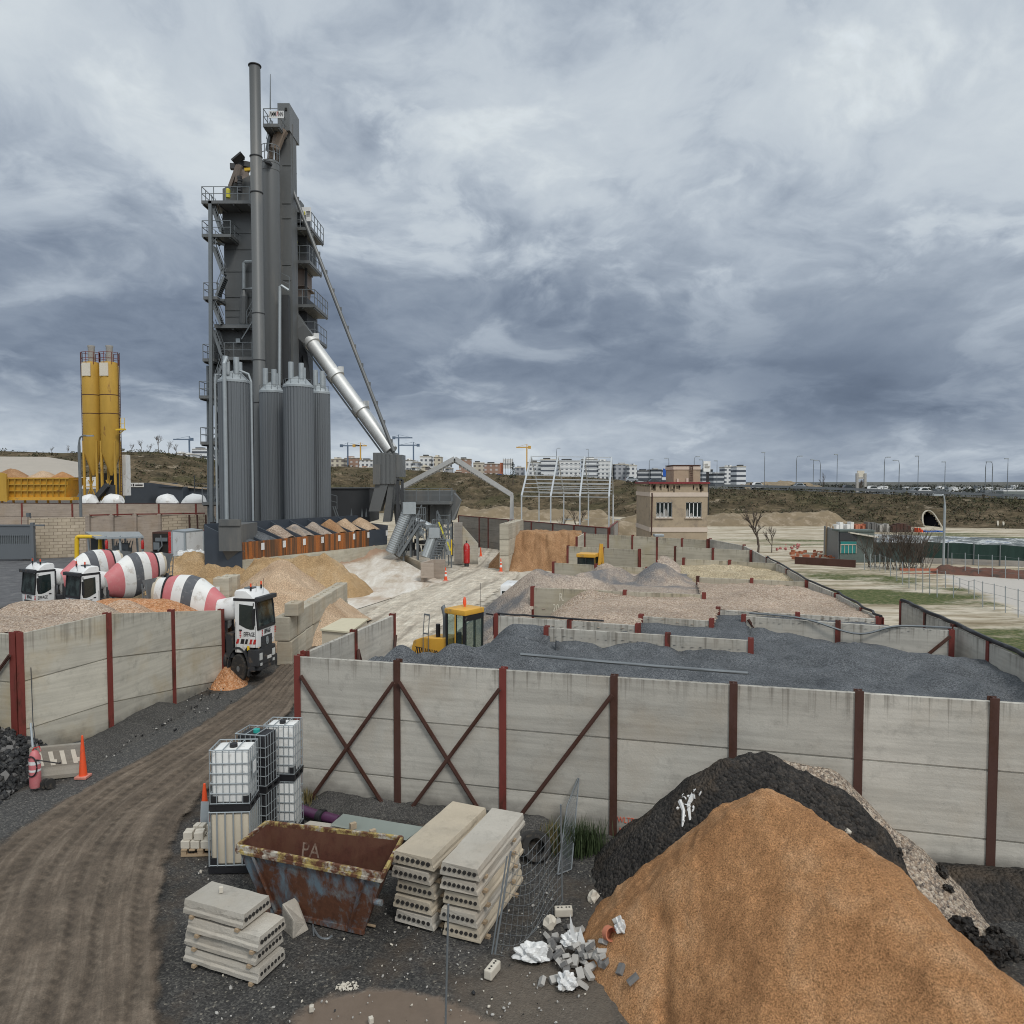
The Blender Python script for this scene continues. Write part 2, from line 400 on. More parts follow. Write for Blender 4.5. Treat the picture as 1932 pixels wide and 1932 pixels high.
M['g_dark']=gravel('dark_blue_grit',[(.105,.113,.122),(.075,.081,.088),(.14,.148,.158),(.052,.057,.063),(.19,.197,.205)],40,bump=.9,big=.22,bsc=1.2)
M['g_yard']=gravel('yard_gravel',[(.06,.058,.055),(.085,.081,.076),(.045,.044,.043),(.125,.118,.106),(.07,.066,.06)],34,bump=.9,big=.3)
M['g_tan']=gravel('tan_gravel',[(.46,.35,.26),(.30,.21,.155),(.60,.50,.41),(.38,.29,.21),(.22,.16,.12),(.52,.43,.35)],24,bump=.9,big=.18)
M['g_tanfar']=gravel('beige_gravel',[(.38,.29,.22),(.28,.205,.155),(.48,.39,.31),(.34,.26,.2)],11,bump=.7,big=.2)
M['g_grey']=gravel('grey_brown_gravel',[(.39,.315,.255),(.27,.215,.175),(.47,.395,.325),(.33,.265,.215)],18,bump=.8,big=.18,tint=((.14,.145,.155),.4))
M['g_orange']=gravel('orange_gravel',[(.48,.22,.10),(.36,.15,.06),(.60,.36,.22),(.42,.19,.08),(.55,.30,.16)],15,bump=.8,big=.15)
M['g_mix']=gravel('mixed_pebbles',[(.48,.40,.31),(.10,.085,.075),(.56,.48,.39),(.30,.23,.175),(.19,.155,.13),(.40,.30,.22)],20,bump=1,big=.2)
M['g_mill']=gravel('asphalt_millings',[(.026,.024,.023),(.04,.036,.033),(.018,.017,.016),(.06,.052,.045)],16,bump=1,big=.35,bsc=.8,tint=((.085,.064,.046),.6))
M['g_lump']=gravel('black_asphalt_lumps',[(.03,.031,.033),(.045,.046,.048),(.02,.02,.021),(.08,.078,.074)],9,bump=.8,big=.3)
M['sand_o']=sand('orange_sand',(.27,.132,.058),(.408,.214,.10),(.535,.33,.185))
M['sand_far']=sand('far_orange_sand',(.22,.12,.06),(.33,.19,.10),(.43,.27,.155),.9,.8,25)
M['sand_p']=sand('pale_sand',(.36,.24,.15),(.46,.33,.22),(.56,.43,.31),.6,.8,25)
M['sand_b']=sand('brown_sand',(.28,.18,.09),(.40,.27,.145),(.50,.37,.235),.6,.9,25)
cam=bpy.data.cameras.new('camera');co=bpy.data.objects.new('camera',cam);COL.objects.link(co)
co.location=(0,0,H);co.rotation_euler=(math.pi/2-PH,0,0)
cam.angle=2*math.atan(966.0/F);cam.clip_end=20000;cam.clip_start=.1
SC.camera=co;SC.cycles.filter_width=1.05
SUN_EL,SUN_AZ=math.radians(48),math.radians(150)
sl=bpy.data.lights.new('sun','SUN');sl.energy=1.5;sl.angle=math.radians(12);sl.color=(1,.965,.91)
so=bpy.data.objects.new('sun',sl);COL.objects.link(so)
sd=Vector((math.sin(SUN_AZ)*math.cos(SUN_EL),math.cos(SUN_AZ)*math.cos(SUN_EL),math.sin(SUN_EL)))
so.rotation_euler=(-sd).to_track_quat('-Z','Y').to_euler();so.location=(0,0,60)
SC.view_settings.view_transform='Standard';SC.view_settings.look='None';SC.view_settings.gamma=1;SC.view_settings.exposure=EXPOSURE
W=bpy.data.worlds.new('World');SC.world=W;W.use_nodes=True
g=G(W.node_tree);bg=g.n['Background']
sky=g.node('ShaderNodeTexSky',sky_type='NISHITA');sky.sun_disc=False;sky.sun_elevation=SUN_EL;sky.sun_rotation=SUN_AZ
d=g.vm('NORMALIZE',g.node('ShaderNodeTexCoord').outputs['Generated'])
dx,dy,dz=g.xyz(d)
el=g.math('MULTIPLY',g.math('ARCSINE',dz),57.2958)
az=g.math('MULTIPLY',g.math('ARCTAN2',dx,dy),57.2958)
zz=g.math('ADD',g.math('MAXIMUM',dz,0.0),.27)
cp=g.node('ShaderNodeCombineXYZ');g.set(cp.inputs[0],g.math('DIVIDE',dx,zz));g.set(cp.inputs[1],g.math('MULTIPLY',g.math('DIVIDE',dy,zz),.9));cp.inputs[2].default_value=3.7
cv=cp.outputs[0]
wv=g.vm('ADD',cv,g.vm('SCALE',g.vm('SUBTRACT',g.node('ShaderNodeTexNoise').outputs['Color'],(.5,.5,.5)),.0))
wn=g.node('ShaderNodeTexNoise');g.set(wn.inputs['Vector'],cv);wn.inputs['Scale'].default_value=1.9;wn.inputs['Detail'].default_value=4
wv=g.vm('ADD',cv,g.vm('SCALE',g.vm('SUBTRACT',wn.outputs['Color'],(.5,.5,.5)),.34))
n1=g.noise(wv,1.7,10,.57,.12)
n2=g.noise(g.vm('ADD',wv,(5.2,1.3,0)),4.6,9,.6,.15)
n3=g.noise(g.vm('ADD',wv,(1.7,7.9,0)),.7,3,.5)
prof=g.ramp(g.math('DIVIDE',el,90.0,clamp=True),[(0,.47),(.03,.46),(.055,.32),(.095,.25),(.15,.30),(.21,.44),(.30,.58),(.37,.62),(.55,.82),(.8,.95)])
def blob(a0,e0,sa,se):
 a=g.math('DIVIDE',g.math('SUBTRACT',az,a0),sa);e=g.math('DIVIDE',g.math('SUBTRACT',el,e0),se)
 return g.math('EXPONENT',g.math('MULTIPLY',g.math('ADD',g.math('MULTIPLY',a,a),g.math('MULTIPLY',e,e)),-1.0))
br=prof
for a0,e0,sa,se,k in((27,20,15,6,.07),(36,9,9,5,.08),(-30,17,10,5,-.12),(-22,28,12,5,-.03),(2,27,14,6,.05),(-6,16,12,4,-.04),(20,8,14,4,.05),(-30,9,9,4,.03),(-32,3.2,10,1.6,.06),(-10,2.6,9,1.6,.09),(6,4.5,8,2,.07),(0,10,10,3,-.03),(25,4,15,6.5,-.15),(-30,9,9,4,-.02)):
 br=g.math('ADD',br,g.math('MULTIPLY',blob(a0,e0,sa,se),k))
amp=g.mr(el,1,14,.55,.95)
amp=g.math('MULTIPLY',amp,g.math('SUBTRACT',1.0,g.math('MULTIPLY',blob(22,9,16,5),.6)))
f=g.math('ADD',g.math('MULTIPLY',g.math('SUBTRACT',n1,.5),2.1),g.math('MULTIPLY',g.math('SUBTRACT',n2,.5),1.05))
f=g.math('ADD',f,g.math('MULTIPLY',g.math('SUBTRACT',n3,.5),.8))
n4=g.noise(g.vm('ADD',wv,(9.1,2.4,0)),2.6,9,.57,.2)
f=g.math('ADD',f,g.math('MULTIPLY',g.mr(n4,.5,.66,0,1,True),.6))
f=g.math('MULTIPLY',f,amp)
br=g.math('MULTIPLY',br,g.math('ADD',.96,g.math('MULTIPLY',f,.98)))
br=g.math('MAXIMUM',br,.16)
br=g.math('SUBTRACT',br,g.math('MULTIPLY',g.math('MAXIMUM',g.math('SUBTRACT',br,.52),0),.62))
back=g.mr(dy,.25,-.5,1.0,BACKSKY)
br=g.math('MULTIPLY',br,back)
tint=g.ramp(g.mr(br,.14,.62),[(0,(.66,.86,1.22)),(.4,(.79,.93,1.13)),(1,(.91,.99,1.045))])
cc=g.mix(1,tint,g.node('ShaderNodeCombineColor').outputs[0],'MIX')
cm=g.node('ShaderNodeVectorMath',operation='SCALE');g.set(cm.inputs[0],tint);g.set(cm.inputs['Scale'],br)
skyc=g.vm('SCALE',sky.outputs[0],.08)
cover=g.mr(g.math('ADD',n1,g.math('MULTIPLY',n2,.3)),.28,.42,.80,.985)
fin=g.mix(cover,skyc,cm.outputs[0])
low=g.mr(dz,-.02,0.0,0.0,1.0)
fin=g.mix(low,(.12,.115,.105),fin)
g.set(bg.inputs[0],fin);bg.inputs[1].default_value=1.0
def graded(lo,hi,step,far,gr):
 a=list(np.arange(lo,hi,step));s=step
 x=a[-1]
 while x<far:s*=gr;x+=s;a.append(x)
 x=a[0];s=step;b=[]
 while x>-far:s*=gr;x-=s;b.append(x)
 return np.array(b[::-1]+a)
gx=graded(-13,13,.13,5000,1.09)
gy=[7.5]
while gy[-1]<6500:gy.append(gy[-1]+max(.10,gy[-1]*.011))
gy=np.array(gy);X,Y=np.meshgrid(gx,gy)
pale=zone([(548,1285),(585,1225),(640,1165),(560,1125),(430,1112),(330,1080),(300,1045),(620,1002),(860,990),(960,1020),(965,1062),(1080,1065),(1060,1110),(950,1110),(905,1180),(960,1190),(930,1250),(760,1262),(640,1280),(560,1320)],X,Y,.8,1.2,3)
pale=np.maximum(pale,zone([(870,1000),(1700,1040),(1700,1170),(1000,1170),(900,1100)],X,Y,.5,.5,4)*.7)
asp=zone([(-900,1330),(-200,1180),(60,1130),(210,1088),(330,1052),(360,1035),(-900,1020)],X,Y,.8,.8,5)
asp=np.maximum(asp,zone([(820,1062),(890,1062),(960,1050),(955,1020),(900,1020),(860,1048)],X,Y,.8,.8,6)*.7)
field=1/(1+np.exp(-(Y-84)/3.0))
rb=[P(2600,1600),P(2100,1320,0),P(1932,1390,0),P(1803,1310),P(1700,1260),P(1661,1300),P(1524,1210),P(1404,1110),P(1345,1040),P(1345,1000),P(4000,1000)]
fr=np.zeros(X.shape);pr=[(p.x,p.y)for p in rb]
for i in range(7):
 a=i*2.4;fr+=inside(pr,X+.35*math.cos(a)*math.sqrt(i/7),Y+.35*math.sin(a)*math.sqrt(i/7))/7
field=np.maximum(field,fr)
st=fbm(X*.25,Y*.9,.32,5,71)
gz=zone([(1440,1052),(1560,1080),(1700,1085),(1800,1110),(1932,1120),(2300,1180),(2300,1300),(1932,1225),(1760,1165),(1640,1135),(1560,1112)],X,Y,1.5,2.0,8)
gz2=zone([(1540,1100),(2300,1200),(2300,1500),(1932,1300),(1700,1190)],X,Y,1.5,2,9)
grass=np.clip(gz*np.clip(.75+st*1.6,0,1)+gz2*np.clip(st*3.0+.35,0,1),0,1)
farg=field*(Y>55)*np.clip((fbm(X*.35,Y,.09,5,12)+.02)*3.0,0,1)*(X>15)*.8
grass=np.maximum(grass,farg)*np.clip(.85+fbm(X*.5,Y*1.2,.5,4,74)*1.4,.15,1)
lot=zone([(1788,1084),(2300,1112),(2300,1250),(1932,1158),(1860,1121),(1795,1099)],X,Y,.6,.4,14)
grass=grass*(1-lot);pale=np.maximum(pale,lot*.9);farp=1/(1+np.exp(-(Y-165)/8))
grit=zone([(-400,1700),(0,1585),(150,1497),(330,1398),(480,1300),(470,1290),(330,1330),(205,1395),(140,1470),(0,1500),(-400,1560)],X,Y,.25,.4,10)
wet=zone([(560,1905),(620,1880),(740,1872),(860,1895),(960,1932),(1000,2010),(560,2010),(540,1932)],X,Y,.35,.35,11)
dust=zone([(900,1830),(1040,1780),(1120,1740),(1180,1650),(1240,1700),(1200,1932),(900,2000)],X,Y,.5,.5,12)
near=np.exp(-np.maximum(Y-9,0)/22)
Z=(fbm(X,Y,.55,4,20)*.05+fbm(X,Y,3.0,4,21)*.028*(1-wet))*near-.03-wet*.03
Z=np.where(Y>40,-.03,Z)
m,g,b=newmat('ground_surface');p=g.pos()
vd=g.voro(p,34);r=g.xyz(vd.outputs['Color'])[0]
dark=g.ramp(r,[(0,(.045,.043,.041)),(.3,(.065,.062,.058)),(.6,(.034,.033,.032)),(.85,(.095,.09,.08)),(.98,(.17,.155,.13))],'CONSTANT')
bn=g.noise(p,.6,6,.62)
dark=g.mix(1,dark,g.ramp(bn,[(.3,.7),(.7,1.5)]),'MULTIPLY')
dark=g.mix(g.mr(g.noise(p,.9,6,.65),.5,.66,0,.7),dark,(.085,.066,.05))
gritc=g.ramp(r,[(0,(.07,.069,.067)),(.35,(.10,.097,.092)),(.7,(.055,.054,.052)),(.9,(.165,.155,.14))],'CONSTANT')
n9=g.noise(p,9,6,.7)
palec=g.ramp(g.noise(g.scale(p,(.5,.22,1)),1.2,8,.62,.6),[(.3,(.33,.28,.22)),(.48,(.47,.42,.345)),(.66,(.60,.55,.47))])
palec=g.mix(.5,palec,g.ramp(n9,[(.35,.75),(.65,1.15)]),'MULTIPLY')
aspc=g.ramp(g.noise(p,1.1,8,.65,.4),[(.3,(.085,.085,.09)),(.55,(.13,.13,.135)),(.75,(.2,.195,.19))])
fst=g.noise(g.scale(p,(.12,.5,1)),1.0,8,.64,.3)
fieldc=g.ramp(fst,[(.30,(.22,.175,.11)),(.45,(.40,.34,.25)),(.6,(.57,.51,.41))])
fieldc=g.mix(g.mr(g.noise(g.scale(p,(.35,1.6,1)),1.0,8,.68),.5,.6,0,.65),fieldc,(.16,.125,.065))
grc=g.ramp(g.noise(p,3.5,8,.7),[(.3,(.032,.046,.014)),(.48,(.075,.095,.03)),(.62,(.16,.15,.07)),(.74,(.30,.26,.17))])
c=dark
c=g.mix(g.mr(g.math('ADD',g.attr('grit'),g.math('MULTIPLY',g.math('SUBTRACT',n9,.5),.6)),.35,.65),c,gritc)
c=g.mix(g.math('MULTIPLY',g.attr('dust'),.75),c,g.mix(n9,(.09,.075,.06),(.20,.165,.13)))
def edge(nm,lo=.3,hi=.7,k=.7):return g.mr(g.math('ADD',g.attr(nm),g.math('MULTIPLY',g.math('SUBTRACT',g.noise(p,1.7,7,.7),.5),k)),lo,hi)
c=g.mix(edge('asp'),c,aspc);c=g.mix(edge('pale'),c,palec);c=g.mix(edge('field'),c,fieldc);c=g.mix(edge('grass',.3,.8,1.3),c,grc);c=g.mix(edge('lot',.3,.7,.5),c,g.mix(n9,(.40,.37,.335),(.56,.525,.48)));c=g.mix(g.attr('farp'),c,g.ramp(g.noise(p,.02,7,.65),[(.35,(.045,.05,.042)),(.5,(.085,.085,.075)),(.65,(.17,.16,.14))]))
wetk=edge('wet',.35,.55,.5)
c=g.mix(wetk,c,g.mix(n9,(.12,.09,.068),(.165,.125,.095)))
g.set(b.inputs['Base Color'],c);g.set(b.inputs['Roughness'],g.mix(wetk,(.92,.92,.92),(.42,.42,.42)));b.inputs['Specular IOR Level'].default_value=.25
hh=g.math('ADD',g.math('MULTIPLY',vd.outputs['Distance'],-.5),g.math('ADD',n9,g.noise(p,30,4,.7)))
hh=g.math('MULTIPLY',hh,g.math('SUBTRACT',1.0,wetk))
g.set(b.inputs['Normal'],g.bump(hh,.75,.04));M['ground']=m
grd=struct(grid_mesh('ground',X,Y,Z,m,attrs=dict(pale=pale,asp=asp,field=field,grass=grass,grit=grit,wet=wet,dust=dust,farp=farp,lot=lot)))
def crom(pts,n):
 pts=[Vector(p)for p in pts];pts=[pts[0]*2-pts[1]]+pts+[pts[-1]*2-pts[-2]];out=[]
 m_=len(pts)-3
 for i in range(n):
  t=i/(n-1)*m_;k=min(int(t),m_-1);t-=k
  a,b_,c_,d_=pts[k:k+4]
  out.append(.5*((2*b_)+(c_-a)*t+(2*a-5*b_+4*c_-d_)*t*t+(3*b_-a-3*c_+d_)*t**3))
 return out
def ribbon(name,Lp,Rp,nu,nv,z,mat,rut=.03,seed=3,tracks=()):
 Lc=crom([P(*q)for q in Lp],nv);Rc=crom([P(*q)for q in Rp],nv)
 L=np.array([(q.x,q.y)for q in Lc]);R_=np.array([(q.x,q.y)for q in Rc]);t=np.linspace(0,1,nu)
 X=L[:,:1]+(R_[:,:1]-L[:,:1])*t;Y=L[:,1:]+(R_[:,1:]-L[:,1:])*t
 mid=(L+R_)/2;s_=np.concatenate([[0],np.cumsum(np.hypot(*np.diff(mid,axis=0).T))])
 A=np.tile(t,(nv,1));B=np.tile(s_[:,None],(1,nu))
 wob=fbm(B*.22,A*1.5,1.0,3,seed+9)*.09
 trk=np.zeros_like(A);lug=np.zeros_like(A)
 for c0,w in tracks:
  k=np.exp(-((A+wob-c0)/w)**2);trk=np.maximum(trk,k)
  lug=np.maximum(lug,k*(np.sin(B*2*math.pi/.26+(A-c0)*60*np.sign(A-c0))>0))
 e=np.minimum(A,1-A)*2
 Z=z+fbm(A*9,B*.35,1.0,4,seed)*rut-trk*rut*.9+lug*rut*.25+fbm(X,Y,4,3,seed+3)*rut*.3+np.clip(e*6,0,1)*.012-.012
 o=grid_mesh(name,X,Y,Z,mat,attrs=dict(across=A,along=B,edge=np.clip(e*4,0,1),track=trk,lug=lug));return struct(o)
def ribmat(name,cols,wetcol,trackcol):
 m,g,b=newmat(name);p=g.pos()
 cb=g.node('ShaderNodeCombineXYZ');g.set(cb.inputs[0],g.math('MULTIPLY',g.attr('across'),27));g.set(cb.inputs[1],g.math('MULTIPLY',g.attr('along'),.5));q=cb.outputs[0]
 n=g.noise(q,1.0,9,.64,.35);n2=g.noise(p,8,6,.7);n3=g.noise(p,45,3,.7)
 c=g.ramp(n,[(.28,cols[0]),(.47,cols[1]),(.68,cols[2])])
 c=g.mix(g.math('MULTIPLY',g.attr('track'),.42),c,trackcol)
 c=g.mix(g.math('MULTIPLY',g.attr('lug'),.5),c,mul(trackcol,.5))
 c=g.mix(.6,c,g.ramp(n2,[(.33,.62),(.66,1.3)]),'MULTIPLY');c=g.mix(.7,c,g.ramp(g.noise(p,1.3,7,.65),[(.35,.7),(.65,1.3)]),'MULTIPLY');c=g.mix(.5,c,g.ramp(n3,[(.35,.6),(.65,1.35)]),'MULTIPLY')
 g.set(b.inputs['Base Color'],c);g.set(b.inputs['Roughness'],g.ramp(n,[(.3,.62),(.6,.92)]));b.inputs['Specular IOR Level'].default_value=.3
 g.set(b.inputs['Normal'],g.bump(g.math('ADD',g.math('ADD',n,n2),g.math('MULTIPLY',n3,.4)),.6,.05))
 tr=g.node('ShaderNodeBsdfTransparent');mx=g.node('ShaderNodeMixShader')
 k=g.mr(g.math('ADD',g.attr('edge'),g.math('MULTIPLY',g.math('SUBTRACT',g.noise(p,1.6,7,.7),.5),1.5)),.25,.6)
 g.set(mx.inputs[0],k);g.l.new(tr.outputs[0],mx.inputs[1]);g.l.new(b.outputs[0],mx.inputs[2]);g.l.new(mx.outputs[0],g.n['Material Output'].inputs[0]);return m
M['mud']=ribmat('muddy_road',[(.088,.067,.049),(.120,.092,.068),(.182,.146,.112)],None,(.086,.065,.047))
M['track']=ribmat('dusty_track',[(.38,.32,.25),(.50,.44,.355),(.62,.57,.48)],None,(.34,.29,.23))
ribbon('dirt_road',[(-420,2250),(-180,1880),(-60,1650),(40,1560),(170,1480),(330,1395),(470,1305),(540,1245),(600,1196)],[(360,2250),(318,1880),(322,1690),(355,1560),(430,1470),(500,1400),(556,1340),(600,1270),(670,1205)],110,420,.07,M['mud'],.035,3,((.12,.022),(.25,.025),(.38,.022),(.55,.025),(.66,.022),(.84,.025)))
ribbon('yard_track',[(520,1290),(610,1205),(740,1125),(835,1085),(885,1060),(915,1038),(925,1022)],[(600,1300),(740,1250),(850,1180),(935,1125),(985,1085),(955,1058),(948,1030)],60,240,.02,M['track'],.03,8,((.25,.05),(.7,.05)))
BL=Vector((Xu(455,47.3),47.3,0));BR=Vector((Xu(729,65.4),65.4,0))
def bin_pt(t,off=0.0):
 d_=(BR-BL).normalized();n_=Vector((d_.y,-d_.x,0));return BL+(BR-BL)*t+n_*off
pA=bin_pt(.3);pB=bin_pt(1.0);pC=P(835,1098);pD=P(640,1160)
nu,nv=70,60;tu=np.linspace(0,1,nu)[None,:];tv=np.linspace(0,1,nv)[:,None]
X=(pA.x*(1-tu)+pB.x*tu)*(1-tv)+(pD.x*(1-tu)+pC.x*tu)*tv
Y=(pA.y*(1-tu)+pB.y*tu)*(1-tv)+(pD.y*(1-tu)+pC.y*tu)*tv
Z=(.55+.5*tu)*(1-tv)**1.1+.012+fbm(X,Y,.6,4,33)*.06*(1-tv)+np.exp(-tv*14)*np.clip(fbm(X,Y,.5,4,34)+.25,0,1)*.9
m,g,b=newmat('ramp_surface');p=g.pos()
n=g.noise(g.scale(p,(.9,.16,1)),1.0,9,.66,.5);n2=g.noise(p,7,6,.7);n3=g.noise(p,.5,4)
c=g.ramp(n,[(.33,(.36,.275,.195)),(.46,(.53,.47,.395)),(.62,(.66,.62,.56))])
c=g.mix(g.mr(n3,.5,.66,0,.6),c,(.36,.26,.18));c=g.mix(.5,c,g.ramp(n2,[(.35,.7),(.65,1.15)]),'MULTIPLY')
c=g.mix(g.mr(g.math('ADD',g.attr('spill'),g.math('MULTIPLY',g.math('SUBTRACT',n2,.5),.5)),.4,.6),c,(.33,.22,.15))
g.set(b.inputs['Base Color'],c);b.inputs['Roughness'].default_value=.95;g.set(b.inputs['Normal'],g.bump(n2,.4,.05))
struct(grid_mesh('ramp',X,Y,Z,m,attrs=dict(spill=np.exp(-tv*9)*np.ones_like(X))))
ROWS=(1.3,1.3,.75)
def wall(label,pts,name='panel_wall',z0=-.1,th=.11,mat='conc',post='ox',group='concrete bay walls',rows=ROWS,pw=.14,braces=(),postdz=.04,skip_posts=(),under='conc',cap=None,catg='wall'):
 """pts: (x, y, ztop) list; a post at every point, stacked slabs between."""
 t=thing(name,label,catg,(pts[0][0],pts[0][1],0),group=group);t['kind']='thing'
 for i in range(len(pts)-1):
  a=Vector(pts[i]);b_=Vector(pts[i+1]);dr=Vector((b_.x-a.x,b_.y-a.y,0));L=dr.length;dr/=L;nr=Vector((dr.y,-dr.x,0))
  z1a,z1b=a.z,b_.z;da=db=0
  for k,h in enumerate(rows):
   ta,tb=z1a-da,z1b-db;ba,bb=ta-h,tb-h
   if k==len(rows)-1:ba,bb=z0,z0
   da+=h;db+=h
   if ta<=z0+.05:break
   ba=max(ba,z0);bb=max(bb,z0);gp=.02
   mb=MB();p0=a+dr*.02;p1=b_-dr*.02;jt=(RND.random()-.5)*.008;w=nr*(th/2+jt);w2=nr*(-th/2)
   def q(p_,o,z):return Vector((p_.x+o.x,p_.y+o.y,z))
   jl=.0
   mb.hexa([q(p0,w2,ba+gp),q(p0,w,ba+gp),q(p1,w,bb+gp),q(p1,w2,bb+gp)],[q(p0,w2,ta-gp),q(p0,w,ta-gp),q(p1,w,tb-gp),q(p1,w2,tb-gp)])
   if ba>z0+.01:
    n4=nr*(th*.18)
    mb.hexa([q(p0,-n4,ba-gp),q(p0,n4,ba-gp),q(p1,n4,bb-gp),q(p1,-n4,bb-gp)],[q(p0,-n4,ba+gp),q(p0,n4,ba+gp),q(p1,n4,bb+gp),q(p1,-n4,bb+gp)])
   mb.build('panel',M[mat],t)
 for i,p_ in enumerate(pts):
  if i in skip_posts:continue
  p_=Vector(p_);dr=(Vector(pts[min(i+1,len(pts)-1)])-Vector(pts[max(i-1,0)]));dr.z=0;dr.normalize();rz=math.atan2(dr.y,dr.x)
  mb=MB();zt=p_.z+postdz+RND.uniform(-.02,.03);hz=zt-z0
  for sgn in(-1,1):
   o=Vector((dr.y,-dr.x,0))*(sgn*(th/2+.02));mb.box((p_.x+o.x,p_.y+o.y,z0+hz/2),(pw,.018,hz),rz)
  mb.box((p_.x,p_.y,z0+hz/2),(.03,th+.022,hz-.01),rz)
  mb.build('post',M[post[i%len(post)]if isinstance(post,tuple)else post],t)
 for a,b_ in braces:
  a=Vector(a);b_=Vector(b_);dr=(b_-a).normalized();nn=Vector((0,0,1)).cross(dr)
  mb=MB();mb.beam(a,b_,.085,.03,up=nn if nn.length>.1 else(0,1,0));mb.beam(a,b_,.028,.075,up=nn if nn.length>.1 else(0,1,0));mb.build('brace',M['ox_d'],t)
 if cap:
  mb=MB()
  for i in range(len(pts)-1):
   a=Vector(pts[i]);b_=Vector(pts[i+1]);mb.beam(a+Vector((0,0,.03)),b_+Vector((0,0,.03)),th+.06,.07)
  mb.build('coping',M[cap],t)
 return t
def wpx(a,b_,us,z=3.3):
 A=P(a[0],a[1],z);B=P(b_[0],b_[1],z);return[lu(A,B,u)for u in us]
w1=wpx((560,1237),(1884,1322),[560,749,950,1161,1388,1627,1884,2170])
nrm=Vector((w1[-1].y-w1[0].y,-(w1[-1].x-w1[0].x),0)).normalized()*1.0
def w1f(u,v):
 b_=lu(w1[0],w1[-1],u);b_.z=Zv(v,b_.y);return b_+nrm*.13
br=[(w1f(569,1272),w1f(732,1527)),(w1f(746,1284),w1f(583,1507)),(w1f(755,1284),w1f(910,1530)),(w1f(946,1296),w1f(772,1527)),(w1f(1158,1308),w1f(980,1540))]
br[1]=(br[1][0]+nrm*.04,br[1][1]+nrm*.04);br[3]=(br[3][0]+nrm*.04,br[3][1]+nrm*.04)
FRONT=wall('long grey concrete panel wall with red X braces behind the slab stacks',w1,mat='conc',post=('ox','ox_d','ox','ox_d','ox_d','ox_d','ox_d','ox_d'),braces=br,pw=.155)
pw_=w1f(1190,1546)-nrm*.066;rt=(w1[-1]-w1[0]).normalized()
gm=frame(pw_,rt,(0,0,1));text_mesh('WLTDA',.17,gm,M['graf'],FRONT,'sprayed_writing',world=True,sx=.75)
gm=frame(pw_-Vector((0,0,.24)),rt,(0,0,1));text_mesh("My'Do",.2,gm,M['graf'],FRONT,'sprayed_writing',world=True,sx=.7)
def simple(label,a,b_,us,**k):return wall(label,wpx(a,b_,us),**k)
sw=wpx((566,1234),(740,1160),[572,665,739])
wall('streaked concrete wall running back beside the pale box roof',sw,mat='conc',braces=[(sw[1]+Vector((.12,0,-.5)),Vector((sw[1].x+.5,sw[1].y-.9,.2))),(sw[1]+Vector((.12,0,-.5)),Vector((sw[1].x+.5,sw[1].y+.9,.2))),(sw[2]+Vector((.12,-.1,-.6)),Vector((sw[2].x+.1,sw[2].y-1.6,.2)))])
simple('divider between the two dark grit heaps, second from the front wall',(1032,1183),(1400,1206),[1032,1262,1420])
simple('left divider between dark grit and tan gravel, beside the wheel loader',(937,1160.6),(1190,1178),[937,1076,1205])
simple('short divider sunk in tan gravel, its red post mid bay',(1211,1161.5),(1335,1170),[1211,1345])
simple('long low divider behind the right dark grit, between it and tan gravel',(1357,1149),(1663,1167),[1357,1508,1661])
ew=wpx((1406,1161.5),(1801,1189),[1406,1585,1801])
wall('divider with a slanted red end brace at the far edge of the dark grit',ew,braces=[(ew[0]+Vector((.1,-.1,-.1)),Vector((ew[0].x+.65,ew[0].y-.25,2.35))),(ew[2]+Vector((-.1,-.12,-.15)),Vector((ew[2].x-.95,ew[2].y-.2,2.5)))])
fw=wpx((1005,1107.7),(1325,1121),[1005,1180,1330])
FW=wall('divider with chalk writing between the grey heap and tan gravel',fw,mat='conc_d')
fd=(fw[1]-fw[0]).normalized();fn=Vector((fd.y,-fd.x,0))
text_mesh('R.\n  20 Silice',.42,frame(fw[0]+fd*1.15+fn*.062+Vector((0,0,-.55)),fd,(0,0,1)),M['chalk'],FW,'chalk_writing',world=True,sx=.6)
simple('tan divider in front of the far beige fill, right of the cone heap',(1318,1088.4),(1524,1097),[1318,1420,1524],mat='conc_d')
simple('divider just in front of the yellow excavator',(1045,1061),(1205,1070),[1045,1125,1222],mat='conc_d')
simple('divider behind the beige fill with a cable along its top',(1291,1053.7),(1470,1062.6),[1291,1378,1470],mat='conc_d')
simple('stained divider behind the yellow excavator',(1072,1030),(1207,1037),[1072,1138.7,1207],mat='conc_d')
simple('divider below the brick building, left part of the far bays',(1275,1031),(1418,1038),[1275,1346.5,1418],mat='conc_d')
simple('far bay wall standing below the brick building',(1104.5,1006),(1336,1018.6),[1104.5,1148.6,1194,1241,1288,1336],mat='conc_d')
wall('wall behind the far orange sand face',[PD(968,1000.5,64.6),PD(1035,1003,63.8),PD(1101,1005.4,63)],mat='conc_d')
ms=[PD(1088,1013.4,59),PD(1103,1005.6,62.6)]
wall('short pale cross wall at the end of the orange sand face',ms,mat='conc_l')
R1=[P(u,v,3.3)for u,v in((1661,1167),(1628,1148),(1579,1120),(1524,1096),(1486,1074),(1448,1052),(1404,1029),(1340,1017))]
wall('long boundary wall running away along the green field',R1,mat='conc')
R2=[P(u,v,3.3)for u,v in((1703,1135.5),(1749,1157),(1801,1181),(1869,1212),(1960,1254),(2100,1322))]
wall('near boundary wall at the right edge of the dark grit',R2,mat='conc')
def hose(label,pts,r=.035,mat='black',nm='hose',ct='hose'):
 mb=MB();mb.tube(crom(pts,len(pts)*6),r,6);return tag(mb.build(nm,M[mat],smooth=60),label,ct)
